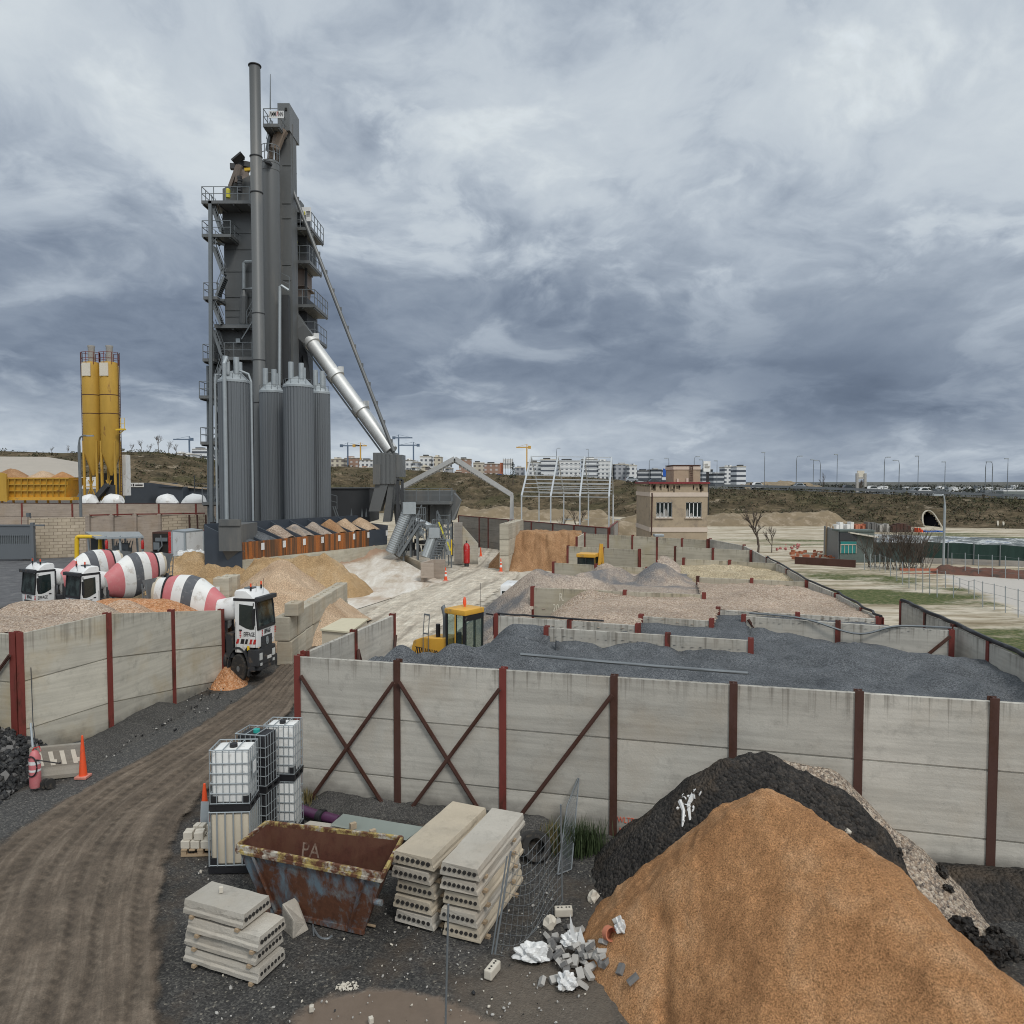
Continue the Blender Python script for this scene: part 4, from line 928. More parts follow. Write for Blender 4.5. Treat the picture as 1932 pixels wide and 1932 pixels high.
text_mesh('\u039b',.56,frame(c_+Vector((.10,-.01,.02)),(1,0,0),(0,0,1)),M['red'],sg,'sign_lettering',bold=.008,world=True,sx=.46)
text_mesh('NN',.56,frame(c_+Vector((.39,-.01,.02)),(1,0,0),(0,0,1)),M['blacktext'],sg,'sign_lettering',bold=.008,world=True,sx=.46)
mb=MB();mb.tube([PD(533,244,DE-.8),PD(527,256,DE-.8),PD(519,282,DE-.8)],[.55,.5,.42],6);mb.tube([PD(527,250,DE),PD(513,262,DE),PD(510,300,DE)],.3,8);mb.pxbox(518,531,255,303,DE+.2,1.2);mb.build('discharge_chute',paint('beige_chute_steel',(.26,.20,.155),.7,0,.2,1.5),ev)
stairs(ev,(511,243),(503,283),DE-.6,.6,9)
mb=MB()
for v in(265,286,320,335,352):mb.beam(PD(547,v,DE+.6),PD(552,v+4,DE+.6),.14)
mb.tube([PD(552,205+30,DE+.5),PD(552,440,DE+.6)],.06,6);mb.build('guide_rails',M['tower2'],ev)
mb=MB();rail_bits(mb,[PD(530,542,DE-1.2),PD(546,550,DE-1.2)],1.3);mb.build('railing',M['galv_d'],ev)
DM=72
mt=thing('mixing_tower','stacked mixing tower with railed platforms right of the elevator shaft','plant tower',(Xu(572,DM),DM,0))
mb=MB();mb.pxbox(551,576,420,500,DM,4);mb.pxbox(551,570,390,425,DM,3);mb.pxbox(553,578,560,625,DM,4);mb.pxbox(553,574,620,1000,DM+.5,3)
for k in range(6):mb.pxbox(570+k*1.4,570.4+k*1.4,640,760,DM+.3,.3)
mb.build('dark_casing',M['tower_d'],mt)
mb=MB();x=lambda u:Xu(u,DM);zt,zm,zb=Zv(492,DM),Zv(540,DM),Zv(570,DM)
def fru(u0,u1,za,u2,u3,zb_,d0,d1):mb.hexa([(x(u2),DM+d0,zb_),(x(u3),DM+d0,zb_),(x(u3),DM+d1,zb_),(x(u2),DM+d1,zb_)],[(x(u0),DM+d0,za),(x(u1),DM+d0,za),(x(u1),DM+d1,za),(x(u0),DM+d1,za)])
fru(556,577,zt,556,577,zm,.2,3);fru(556,577,zm,562,574,zb,.4,2.6);mb.pxbox(553,578,537.5,539.5,DM,3.2);mb.build('hot_bin',paint('brown_bin_steel',(.20,.155,.13),.7,0,.2,1.5),mt)
mb=MB();mb.pxbox(560,567,378,400,DM-.5,1.2);mb.lathe([(.9,Zv(400,DM)),(.45,Zv(382,DM)),(.45,Zv(378,DM))],14,c=(Xu(565,DM),DM+.5,0));mb.cyl(PD(571,403,DM-.8),PD(577,397,DM-.8),.3);mb.build('roof_unit',M['tower'],mt)
platform(mt,551,593.5,428,DM-1.6,4.5,1.4)
platform(mt,551,589.5,491,DM-1.6,4.5,1.4)
platform(mt,551,598,574,DM-1.6,5,1.4)
platform(mt,572,598,635,DM-1.6,4.5,1.4)
mb=MB();a=Vector((Xu(575,DM-1.5),DM-1.65,Zv(427,DM)));mb.box((Xu(584.3,DM-1.6),DM-1.66,Zv(416,DM)),(Xu(593,DM)-Xu(576,DM),.05,1.3));sg2=mb.build('sign_board',M['white'],mt)
mb=MB();cc_=Vector((Xu(584.3,DM-1.6),DM-1.70,Zv(416,DM)))
for k,(dx_,dz_,w_,h_)in enumerate(((.18,.22,.36,.12),(.18,.02,.32,.09),(.18,-.16,.3,.07))):mb.box(cc_+Vector((dx_,0,dz_)),(w_,.02,h_))
mb.build('sign_mark',M['tower'],sg2)
mb=MB();mb.tube([cc_+Vector((-.2,0,.25)),cc_+Vector((-.13,0,.05)),cc_+Vector((-.2,0,-.12))],.05,6);mb.build('sign_emblem',M['hazard'],sg2)
mb=MB();mb.beam(PD(555,452,DM-.3),PD(552,482,DM-.3),.6,.5);mb.build('yellow_cover',M['hazard'],mt)
mb=MB();mb.beam(PD(553,712,DM),PD(574,655,DM),.22);mb.beam(PD(553,760,DM),PD(570,700,DM),.22);mb.beam(PD(575,655,DM-1),PD(585,735,DM-1),.45)
for u in(552,577):mb.beam(PD(u,430,DM+.1),(Xu(u,DM+.1),DM+.1,0),.22)
mb.build('braces',M['tower_d'],mt)
dA=PD(584,642,70.5);dB=PD(738,851,66.5)
du=thing('exhaust_duct','shiny metal duct slanting down from the tower to the grey hopper box','duct',tuple(dB))
mb=MB();mb.cyl(dA,dB,.63,n=28);mb.build('duct_pipe',M['alu'],du,smooth=40)
for t in(.02,.33,.64):
 p_=dA.lerp(dB,t);dd=(dB-dA).normalized();mb=MB();mb.cyl(p_-dd*.28,p_+dd*.28,.78,n=28);mb.box(p_+Vector((.55,-.2,.55)),(.5,.4,.5),.3);mb.build('flange_collar',M['alu'],du,smooth=40)
mb=MB();q=[PD(551,578,69.5),PD(574,612,69.5),PD(590,632,69.8),PD(573,648,69.8),PD(551,627,69.5)]
lo=[Vector(p_)for p_ in q];hi=[p_+Vector((0,1.3,0))for p_ in lo];n=5
mb.add(lo+hi,[(0,1,2,3,4),(9,8,7,6,5)]+[(i+n,(i+1)%n+n,(i+1)%n,i)for i in range(n)]);mb.build('square_transition',M['tower2'],du)
mb=MB();off=Vector((-.55,-.1,-.55))
mb.beam(dA+off,dB+off,.12);mb.build('walkway_rail',M['galv_d'],du)
mb=MB();a,b_=PD(553,360,69),PD(743,852,66);mb.cyl(a,b_,.17,n=10)
for k in range(14):
 p_=a.lerp(b_,(k+.5)/14);mb.box(p_+Vector((.16,0,.1)),(.14,.14,.3))
tag(mb.build('screw_conveyor_pipe',M['tower2'],smooth=40),'long thin grey pipe slanting from the elevator down to the hopper box','pipe')
DH=66
hb=thing('hopper_box','ribbed grey hopper box at the lower end of the shiny duct','hopper',(Xu(730,DH),DH,0))
mb=MB();mb.pxbox(704,746,854,913,DH,2.2);mb.pxbox(746,759,858,900,DH+.3,2)
for k in range(5):mb.pxbox(712+k*8,712.6+k*8,855,912,DH-.08,.1)
mb.build('box_body',M['tower2'],hb)
mb=MB();mb.pxbox(703.5,717,876,914,DH-.12,.2);mb.build('door_panel',M['tower'],hb)
mb=MB();xx=lambda u:Xu(u,DH)
mb.hexa([(xx(694),DH+.2,Zv(965,DH)),(xx(716),DH+.2,Zv(965,DH)),(xx(716),DH+1.6,Zv(965,DH)),(xx(694),DH+1.6,Zv(965,DH))],[(xx(708),DH+.1,Zv(913,DH)),(xx(732),DH+.1,Zv(913,DH)),(xx(732),DH+1.8,Zv(913,DH)),(xx(708),DH+1.8,Zv(913,DH))])
mb.hexa([(xx(720),DH+.4,Zv(985,DH)),(xx(734),DH+.4,Zv(985,DH)),(xx(734),DH+1.6,Zv(985,DH)),(xx(720),DH+1.6,Zv(985,DH))],[(xx(732),DH+.2,Zv(912,DH)),(xx(743),DH+.2,Zv(912,DH)),(xx(743),DH+1.8,Zv(912,DH)),(xx(732),DH+1.8,Zv(912,DH))])
mb.build('lower_chute',M['tower2'],hb)
mb=MB()
for u in(750,759):mb.beam(PD(u,905,DH-.4),(Xu(u,DH-.4),DH-.4,0),.22)
mb.beam(PD(750,905,DH-.4),PD(759,905,DH-.4),.22);mb.beam(PD(750,908,DH-.4),PD(759,945,DH-.4),.18);mb.beam(PD(750,940,DH-.4),PD(757,975,DH-.4),.15);mb.build('leg_frame',M['tower_d'],hb)
mb=MB();mb.cyl(PD(737,858,DH+.5),PD(737,845,DH+.5),.55,.2);mb.build('inlet_cone',M['tower2'],hb)
dh=thing('drum_house','long plain dark box housing behind the feed bins','plant building',(Xu(660,70),70,0))
mb=MB();mb.pxbox(612,697,922,985,70,5);mb.pxbox(610,699,920.5,923,69.9,5.2);mb.build('housing',M['tower_d'],dh)
mb=MB();rail_bits(mb,[PD(624,957,68),PD(636,960,68)],1.2);mb.beam(PD(632,955,67),PD(642,985,67),.08);mb.beam(PD(628,955,67),PD(638,985,67),.08)
for u in(662,682,690):mb.tube([PD(u,975,67),PD(u+1,960,67),PD(u+2,975,67)],.05,6)
mb.build('railing',M['galv_d'],dh)
DR=70
rbn=thing('storage_hopper','dark grey twin storage hopper with a railed catwalk right of the hopper box','hopper',(Xu(800,DR),DR,0))
mb=MB();xx=lambda u:Xu(u,DR)
mb.pxbox(741,855,926,950,DR,3.2)
mb.hexa([(xx(745),DR+.2,Zv(990,DR)),(xx(806),DR+.2,Zv(990,DR)),(xx(806),DR+2.6,Zv(990,DR)),(xx(745),DR+2.6,Zv(990,DR))],[(xx(741),DR,Zv(950,DR)),(xx(808),DR,Zv(950,DR)),(xx(808),DR+3,Zv(950,DR)),(xx(741),DR+3,Zv(950,DR))])
mb.hexa([(xx(812),DR+.2,Zv(990,DR)),(xx(848),DR+.2,Zv(990,DR)),(xx(848),DR+2.6,Zv(990,DR)),(xx(812),DR+2.6,Zv(990,DR))],[(xx(810),DR,Zv(950,DR)),(xx(853),DR,Zv(950,DR)),(xx(853),DR+3,Zv(950,DR)),(xx(810),DR+3,Zv(950,DR))])
for u in(762,782,800,822,838):mb.pxbox(u,u+.7,952,988,DR-.08,.1)
mb.hexa([(xx(851),DR+.2,Zv(982,DR)),(xx(856),DR+.2,Zv(982,DR)),(xx(856),DR+3,Zv(982,DR)),(xx(851),DR+3,Zv(982,DR))],[(xx(853),DR+.02,Zv(928,DR)),(xx(869),DR+1,Zv(945,DR)),(xx(867),DR+3,Zv(945,DR)),(xx(853),DR+3,Zv(928,DR))])
mb.build('hopper_body',M['tower'],rbn)
platform(rbn,741,852,946,DR-1.2,1.2,1.2)
mb=MB()
for u in(748,775,803,815,832,852):mb.pxbox(u,u+3,985,1050,DR+.3,.3)
mb.build('leg_frame',M['tower_d'],rbn)
TM=M['tank']
def tank(label,u,D,wpx,vtop,lean=0):
 cx=Xu(u,D);r=wpx/2/F*D;zt=Zv(vtop,D)
 t=thing('bitumen_tank',label,'tank',(cx,D,0),group='bitumen storage tanks')
 mb=MB();mb.lathe([(r,0),(r,zt)],112,rib=.035,c=(cx,D,0));mb.build('tank_shell',TM,t)
 mb=MB();mb.lathe([(r*1.02,zt-.05),(r*1.02,zt+.12),(r*.5,zt+.75),(0.05,zt+.95)],28,c=(cx,D,0));mb.build('tank_roof',M['galv'],t,smooth=30)
 for k,(a,hh_)in enumerate(((-2.3,1.7),(-.9,1.6),(1.2,1.4))):
  mb=MB();mb.cyl((cx+r*.55*math.cos(a),D+r*.55*math.sin(a),zt+.3),(cx+r*.55*math.cos(a),D+r*.55*math.sin(a),zt+.3+hh_),.22,n=12);mb.build('vent',M['galv'],t,smooth=40)
 mb=MB();rail_bits(mb,[(cx+r*.95*math.cos(a),D+r*.95*math.sin(a),zt+.1)for a in np.linspace(-2.9,-.2,6)],.5,.015,2,1);mb.build('railing',M['galv_d'],t)
 return t,cx,r,zt
t1,cx,r,zt=tank('leftmost ribbed blue-grey tank, with white pipes down its front',444,58,57,722)
mb=MB();mb.tube([(cx-.1,58-r*.7,zt+.5),(cx-.1,58-r*.7,zt+1.5),(cx-.15,58-r*.9,zt+1.75),(cx-.2,58-r-.15,zt+1.3),(cx-.2,58-r-.15,2)],.15,8)
mb.tube([(cx-r+.2,58,zt+.6),(cx-r-.1,58-.3,zt+.6),(cx-r-.15,58-.3,zt),(cx-r-.15,58-.3,2)],.09,8)
mb.tube([(cx+.6,58-.4,zt+.9),(cx+r+.15,58-.5,zt+.6),(cx+r+.35,58-.5,zt),(cx+r+.35,58-.5,2)],.09,8);mb.build('filling_pipe',M['galv'],t1)
tank('ribbed tank half hidden left of the widest tank',515,62.5,45,741)
tank('widest ribbed tank in the middle of the row',565,60.5,55,731)
tank('rightmost ribbed tank, partly behind the widest one',606,64,36,743)
edges=[.0]
def t_of_u(u):
 q=lu(BL,BR,u);return(q-BL).length/(BR-BL).length
bu=[339.6+.293*x for x in(395,533,671,800,917,1025,1120,1212,1330)]
bt=[t_of_u(u)for u in bu];bt[0]=0;bt[-1]=1.0
fbn=thing('feed_bin_row','row of eight rust-streaked cold feed bins above the pale ramp','feed bins',tuple(BL))
dB_=(BR-BL).normalized();nB=Vector((dB_.y,-dB_.x,0))
def bz(t,w):return{'top':3.37+(3.1-3.37)*t,'rb':2.25+(1.68-2.25)*t}[w]
for i in range(8):
 a,b_=bin_pt(bt[i]),bin_pt(bt[i+1]);mb=MB();nn=nB*.06;t0,t1_=bt[i],bt[i+1]
 e=dB_*.03
 mb.hexa([a+e-nn+Vector((0,0,bz(t0,'rb'))),a+e+nn+Vector((0,0,bz(t0,'rb'))),b_-e+nn+Vector((0,0,bz(t1_,'rb'))),b_-e-nn+Vector((0,0,bz(t1_,'rb')))],[a+e-nn+Vector((0,0,bz(t0,'top'))),a+e+nn+Vector((0,0,bz(t0,'top'))),b_-e+nn+Vector((0,0,bz(t1_,'top'))),b_-e-nn+Vector((0,0,bz(t1_,'top')))])
 mb.build('front_sheet',M['corten']if i<7 else M['binblue'],fbn)
 mb=MB();q=a+dB_*.0
 zt_=bz(t0,'top')
 P0=[q+Vector((0,0,1.5)),q-nB*3+Vector((0,0,1.5)),q-nB*3+Vector((0,0,zt_+1.1)),q-nB*2.7+Vector((0,0,zt_+.95)),q+Vector((0,0,zt_-.05))]
 w_=dB_*.05;lo=[p_-w_ for p_ in P0];hi=[p_+w_ for p_ in P0]
 mb.add(lo+hi,[(0,1,2,3,4),(9,8,7,6,5)]+[(k+5,(k+1)%5+5,(k+1)%5,k)for k in range(5)]);mb.build('divider_plate',M['binblue'],fbn)
 mb=MB();mb.beam(a-nB*3+Vector((0,0,zt_+.1)),b_-nB*3+Vector((0,0,bz(t1_,'top')+.1)),.1,2.1);mb.build('back_plate',M['binblue'],fbn)
 c_=bin_pt(bt[i+1]-.008)+nB*.075;mb=MB();mb.hexa(*[[c_+dB_*s_*.16+nB*o_+Vector((0,0,bz(t1_,'top')-h_))for s_,o_ in((-1,0),(-1,.02),(1,.02),(1,0))][::-1]for h_ in(.62,.15)]);mb.build('number_plate',M['white'],fbn)
e_=bin_pt(1.0);mb=MB();mb.beam(e_+Vector((0,0,2.3)),e_-nB*3+Vector((0,0,2.6)),.1,2.2);mb.build('end_plate',M['binblue'],fbn)
mb=MB();a,b_=bin_pt(.0,.08),bin_pt(1.0,.08);dn=nB*.18
mb.hexa([a-dn+Vector((0,0,-.1)),a+dn+Vector((0,0,-.1)),b_+dn+Vector((0,0,-.1)),b_-dn+Vector((0,0,-.1))],[a-dn+Vector((0,0,2.24)),a+dn+Vector((0,0,2.24)),b_+dn+Vector((0,0,1.67)),b_-dn+Vector((0,0,1.67))])
mb.build('concrete_base',concrete('base_concrete',(.44,.41,.33),None,amt=.35),fbn)
mb=MB();q=PD(414,1050,46.8)
mb.pxbox(413,455,990,1040,47.2,3.0);mb.pxbox(413,453,980,992,47.1,.2)
mb.hexa([(Xu(419,47),47.6,Zv(1058,47)),(Xu(452,47),47.6,Zv(1058,47)),(Xu(452,47),49.4,Zv(1058,47)),(Xu(419,47),49.4,Zv(1058,47))],[(Xu(414,47),47.3,Zv(1040,47)),(Xu(455,47),47.3,Zv(1040,47)),(Xu(455,47),50,Zv(1040,47)),(Xu(414,47),50,Zv(1040,47))])
mb.build('end_chute',M['tower'],fbn)
cols=['g_dark','g_dark','g_tanfar','g_grey','g_grey','sand_far','sand_p','sand_p']
nmz=['dark grit','dark grit, second','tan gravel','grey-brown gravel','fine grey-brown gravel','orange sand','pinkish sand','pinkish sand, last']
for i in range(8):
 a,b_=bin_pt(bt[i],-.1),bin_pt(bt[i+1],-.1);L=(b_-a).length;nu=22;nv=26
 tt=np.linspace(.02,.985,nu)[None,:];ss=np.linspace(0,2.75,nv)[:,None]
 X=a.x+(b_.x-a.x)*tt-nB.x*ss;Y=a.y+(b_.y-a.y)*tt-nB.y*ss
 pk=.33 if i>1 else .45;hgt=(1.12 if i>1 else .8)*(1.0 if i<5 else 1.15)
 Z=bz(bt[i],'top')-.15+hgt-hgt*1.0*np.sqrt(((tt-pk)/(1.05-pk))**2*np.where(tt>pk,1,.5)+((ss-1.25)/1.5)**2+.004)+fbm(X,Y,1.2,4,90+i)*.14
 Z[:,0]=bz(bt[i],'top')-1.2;Z[:,-1]=Z[:,0];X[:,0]+=(X[:,1]-X[:,0])*.8;Y[:,0]+=(Y[:,1]-Y[:,0])*.8;Z[-1,:]=Z[0,0]
 o=grid_mesh('bin_heap',X,Y,Z,M[cols[i]])
 tag(o,['heap of dark grit in the first feed bin from the left','heap of dark grit in the second feed bin, beside tan gravel','heap of speckled tan gravel in the third feed bin','heap of grey-brown gravel in the feed bin right of the tan one','heap of fine grey-brown gravel left of the orange sand bin','heap of orange sand in its feed bin','heap of pinkish sand in the feed bin right of the orange one','heap of pinkish sand in the last feed bin on the right'][i],'heap','heaps in the feed bins')
a,b_=bin_pt(1.0,.35),P(818,1086);mb=MB();dr=(b_-a).normalized();nn=Vector((dr.y,-dr.x,0))*.13
mb.hexa([a+nn,b_+nn,b_-nn,a-nn],[a+nn+Vector((0,0,1.35)),b_+nn+Vector((0,0,.62)),b_-nn+Vector((0,0,.62)),a-nn+Vector((0,0,1.35))])
tag(mb.build('low_wall',concrete('low_wall_concrete',(.42,.37,.29),None,amt=.4),bevel=.02),'low concrete wall edging the pale ramp in front of the conveyors','wall',kind='thing')
def conveyor(label,a,b_,r,gr='ribbed conveyor tubes'):
 t=thing('conveyor',label,'conveyor',tuple(a),group=gr);mb=MB()
 n=40;pts=[Vector(a).lerp(Vector(b_),k/n)for k in range(n+1)];mb.tube(pts,[r*(1+.05*(k%2))for k in range(n+1)],16);mb.build('tube',M['galv'],t)
 d_=(Vector(b_)-Vector(a)).normalized();mb=MB();q=Vector(b_);mb.box(q+d_*.3,(r*2.3,r*2.1,r*2.1),.25);mb.build('head_box',M['galv'],t)
 mb=MB();o=Vector((r*1.3,-.1,-r*.6));mb.beam(Vector(a)+o,q+o,.1,.3);mb.beam(Vector(a)+o+Vector((.6,0,0)),q+o+Vector((.6,0,0)),.05,.08);mb.beam(Vector(a)+o+Vector((.6,0,.9)),q+o+Vector((.6,0,.9)),.05)
 for k in range(9):p_=Vector(a).lerp(q,k/8)+o;mb.beam(p_+Vector((.6,0,0)),p_+Vector((.6,0,.9)),.05);mb.beam(p_,p_+Vector((.6,0,0)),.3,.05)
 for k in(.35,.75):p_=Vector(a).lerp(q,k)+o;mb.beam(p_,(p_.x,p_.y,0),.14);mb.beam(p_+Vector((.6,.4,0)),(p_.x+.6,p_.y+.4,0),.12)
 mb.build('walkway',M['galv_d'],t);return t
conveyor('large ribbed conveyor tube rising from the bins to the right',PD(737,1042,61),PD(769,965,61),.46)
conveyor('short ribbed conveyor tube above the concrete box wall',PD(803,1050,57.5),PD(816,1012,57.5),.36)
mb=MB();mb.tube([PD(783,983,63),PD(802,990,63),PD(812,995,63)],.33,12);mb.tube([PD(775,990,62),PD(797,1010,62)],.36,12);mb.pxbox(803,820,990,999,62.5,.8)
tag(mb.build('air_duct',M['galv'],smooth=40),'pale metal air ducts crossing between the two ribbed conveyors','duct')
mc=thing('service_stairs','tangle of galvanised ladders and stairs below the storage hopper','stairs',(Xu(830,60),60,0))
stairs(mc,(752,1050),(790,990),60,.8,16);stairs(mc,(822,1010),(842,1040),61,.7,10);stairs(mc,(824,985),(838,1020),64,.7,10)
for u0,u1,vd,D in((772,800,985,61),(815,842,1008,61),(826,848,998,64)):platform(mc,u0,u1,vd,D,1.2,1.2,th=.12,brk=False)
mb=MB()
for u,v in((787,1045),(812,1048),(824,1048),(838,1048),(851,1045),(846,1045),(776,1050)):
 D=60+RND.random()*4;mb.beam((Xu(u,D),D,0),PD(u+RND.uniform(-1,1),985+RND.random()*15,D),.12)
for k in range(16):
 D=60+RND.random()*4;u=RND.uniform(775,848);mb.beam(PD(u,RND.uniform(985,1045),D),PD(u+RND.uniform(-16,16),RND.uniform(985,1048),D),.07)
mb.build('frame_bars',M['galv_d'],mc)
mb=MB()
for k in range(14):
 D=61+RND.random()*3;u=RND.uniform(772,832);v=RND.uniform(1020,1044);mb.box(PD(u,v,D),(RND.uniform(.3,.9),.6,RND.uniform(.2,.7)),RND.random())
for k in range(5):
 D=61+RND.random()*2;u=RND.uniform(775,830);mb.cyl(PD(u,1035,D),PD(u+5,1034,D),.3)
mb.build('motor_units',M['tower_d'],mc)
mb=MB()
for k,(u,v)in enumerate(((828,985),(831,992),(834,1000),(837,1008),(844,1022),(847,1030),(807,1040),(798,1038))):mb.beam(PD(u,v,60.5),PD(u+3,v+9,60.5),.22,.1)
mb.build('hazard_strip',M['hazard'],mc)
rw=thing('retaining_wall','tall grey concrete end wall with a sloping wing behind the red tank','wall',(Xu(865,64),64,0));rw['kind']='thing'
mb=MB();mb.pxbox(857,872,986,1064,64,.5);mb.build('end_slab',M['conc_far'],rw)
mb=MB();q=[PD(872.5,992,64.2),PD(872.5,1066,64.2),PD(902,1062,64.2),PD(902,1026,64.2)];q[1].z=0;q[2].z=0
lo=q;hi=[p_+Vector((0,.3,0))for p_ in q];mb.add(lo+hi,[(0,1,2,3),(7,6,5,4)]+[(k+4,(k+1)%4+4,(k+1)%4,k)for k in range(4)]);mb.build('wing_slab',M['conc_l'],rw)
rt_=thing('red_tank','upright red gas tank against the sloping concrete wing','tank',(Xu(880,62.5),62.5,0));cx=Xu(880,62.5)
mb=MB();mb.lathe([(.14,.25),(.27,.35),(.28,1.75),(.2,1.95),(.05,2.05)],18,c=(cx,62.5,0));mb.build('tank_body',M['red'],rt_,smooth=40)
mb=MB();mb.cyl((cx,62.5,0),(cx,62.5,.3),.2);mb.cyl((cx,62.5,2.0),(cx,62.5,2.25),.06);mb.build('base_ring',M['tower_d'],rt_)
dr_=thing('drum_cabinet','pale cabinet beside the tall end wall with a yellow post in front','cabinet',(Xu(846,61),61,0))
mb=MB();mb.pxbox(841,849,1018,1047,61,.6);mb.build('cabinet_body',M['galv'],dr_);mb=MB();mb.pxbox(851,853,1018,1047,60.8,.1);mb.build('post',M['yelpipe'],dr_)
bl_=thing('block_pen','low pen of brown concrete slabs in front of the conveyors','wall',(Xu(815,52),52,0));bl_['kind']='thing'
mb=MB();mb.pxbox(794,818,1063,1090,52,.25);mb.build('slab',M['conc_pink'],bl_);mb=MB();mb.pxbox(815,840,1056,1092,54.5,.25);mb.build('slab',M['conc_pink'],bl_);mb=MB();a,b_=PD(796,1063,52.3),PD(816,1057,54.5);mb.beam(Vector((a.x,a.y,.8)),Vector((b_.x,b_.y,.8)),.2,1.4);mb.build('slab',M['conc_pink'],bl_)
def hit(u,v,smp):
 a,b,c=ray(u,v)
 for k in range(4000):
  t=6+k*.01;x,y,z=a*t,b*t,H+c*t
  if z<=smp(x,y):return Vector((x,y,z))
 return P(u,v)
def tote(label,x,y,z,rz,body='whitep',cage=True,k=1.0,cap='black',label_board=False,closed_pallet=True):
 t=thing('bulk_container',label,'liquid tank',(x,y,z),rz,group='stacked bulk liquid containers',scale=(k,k,1))
 L,Wd,Hh=.70,.56,1.16;kw=dict(world=False)
 mb=MB()
 for yy in(-.25,0,.25):mb.box((0,yy,.07),(L+.03,.08,.09))
 mb.box((0,0,.125),(L+.04,Wd+.03,.03));mb.box((0,0,.015),(L+.02,Wd+.02,.03))
 for xx in(-.31,0,.31):
  for yy in(-.25,.25):mb.box((xx,yy,.07),(.09,.09,.10))
 mb.build('pallet',M['black'],t,**kw)
 mb=MB();hb=.145;mb.box((0,0,(Hh-.03+hb)/2),(L-.05,Wd-.05,Hh-.03-hb));mb.build('tank',M[body],t,bevel=.045,smooth=60,**kw)
 mb=MB();mb.cyl((0,-.02,Hh-.03),(0,-.02,Hh+.035),.07,n=14);mb.build('cap',M[cap],t,smooth=40,**kw)
 mb=MB()
 for sx in(-1,1):
  mb=MB();mb.box((sx*(L/2-.075),-Wd/2+.012,.22),(.11,.03,.13));mb.box((sx*(L/2-.012),-Wd/2+.07,.22),(.03,.11,.13));mb.build('corner_guard',M['black'],t,**kw)
 mb=MB();r=.0085
 xs_=np.linspace(-L/2,L/2,7 if cage else 6);ys_=np.linspace(-Wd/2,Wd/2,6)
 for yy in(-Wd/2,Wd/2):
  for xx in xs_:mb.cyl((xx,yy,.14),(xx,yy,Hh),r if cage else .014,n=6)
 for xx in(-L/2,L/2):
  for yy in ys_[1:-1]:mb.cyl((xx,yy,.14),(xx,yy,Hh),r if cage else .014,n=6)
 for zz in((.15,.34,.53,.72,.91,Hh)if cage else(.15,Hh)):
  rr=.013 if zz==Hh else r+.002
  mb.tube([(-L/2,-Wd/2,zz),(L/2,-Wd/2,zz),(L/2,Wd/2,zz),(-L/2,Wd/2,zz),(-L/2,-Wd/2,zz)],rr,6)
 for xx in(-.12,.12):mb.cyl((xx,-Wd/2,Hh),(xx,Wd/2,Hh),.01,n=6)
 mb.build('cage',M['galv'],t,**kw)
 if label_board:
  mb=MB();mb.box((L/2+.008,.02,.72),(.008,.26,.36));b_=mb.build('label_plate',M['galv'],t,**kw)
  mb=MB();mb.box((L/2+.014,.02,.74),(.006,.15,.22));mb.build('paper_label',M['white'],b_,**kw)
 return t
tote('yellowed container with vertical bars, bottom of the stack nearest the skip',-5.30,13.70,0,.05,'cream',False,1.08)
tote('white caged container on top of the yellowed one, nearest the skip',-5.29,13.70,1.17,.05,'whitep',True,1.03,label_board=True)
tote('black caged container at the bottom of the middle stack',-5.13,14.50,0,-.19,'black',True,.92)
tote('black caged container with a green cap, on top of the middle stack',-5.13,14.50,1.17,-.19,'black',True,.92,cap='teal' if 'teal' in M else 'black')
tote('white caged container at the bottom of the stack by the red post',-4.78,15.05,0,-.06,'whitep',True,.90)
tote('white caged container on top of the stack by the red post',-4.78,15.05,1.17,-.06,'whitep',True,.90)
def hollow_slab(label,corner,ldir,wdir,L,Wd,h,n,mat,group):
 """corner: front corner at the base of the end face with holes."""
 l=Vector(ldir).normalized();w=Vector(wdir).normalized();w=(w-l*w.dot(l)).normalized()
 t=thing('hollow_slab',label,'concrete slab',tuple(corner),group=group);c=Vector(corner)
 prof=[(0,0),(Wd,0),(Wd,h*.30),(Wd-.025,h*.42),(Wd-.025,h*.66),(Wd-.045,h),(.045,h),(.025,h*.66),(.025,h*.42),(0,h*.30)]
 ns=9;mb=MB();rings=[]
 for k in range(ns):
  s_=L*k/(ns-1)
  rings.append([c+l*(s_+RND.uniform(-.008,.008))+w*(a+RND.uniform(-.006,.006))+Vector((0,0,b+RND.uniform(-.005,.005)))for a,b in prof])
 m_=len(prof);vs=[v for r_ in rings for v in r_];flip=l.cross(w).z>0
 fs=[(k*m_+j,k*m_+(j+1)%m_,(k+1)*m_+(j+1)%m_,(k+1)*m_+j)for k in range(ns-1)for j in range(m_)]+[tuple(range(m_))[::-1],tuple(range((ns-1)*m_,ns*m_))]
 mb.add(vs,[f[::-1]for f in fs]if flip else fs);mb.build('slab_body',M[mat],t,bevel=.006)
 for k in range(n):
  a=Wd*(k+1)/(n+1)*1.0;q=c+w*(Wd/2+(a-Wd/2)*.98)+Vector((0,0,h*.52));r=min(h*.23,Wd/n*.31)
  mb=MB();mb.cyl(q-l*.016,q+l*.05,r,n=14);mb.build('painted_hole',M['hole'],t)  # dark discs paint the shade of the hollow cores
 return t
lF,lL,lR=P(485.5,1863),P(344,1818),P(541,1814)
ld,wd_=(lL-lF).normalized(),(lR-lF).normalized()
ords=['bottom','second from the bottom','third from the bottom','top']
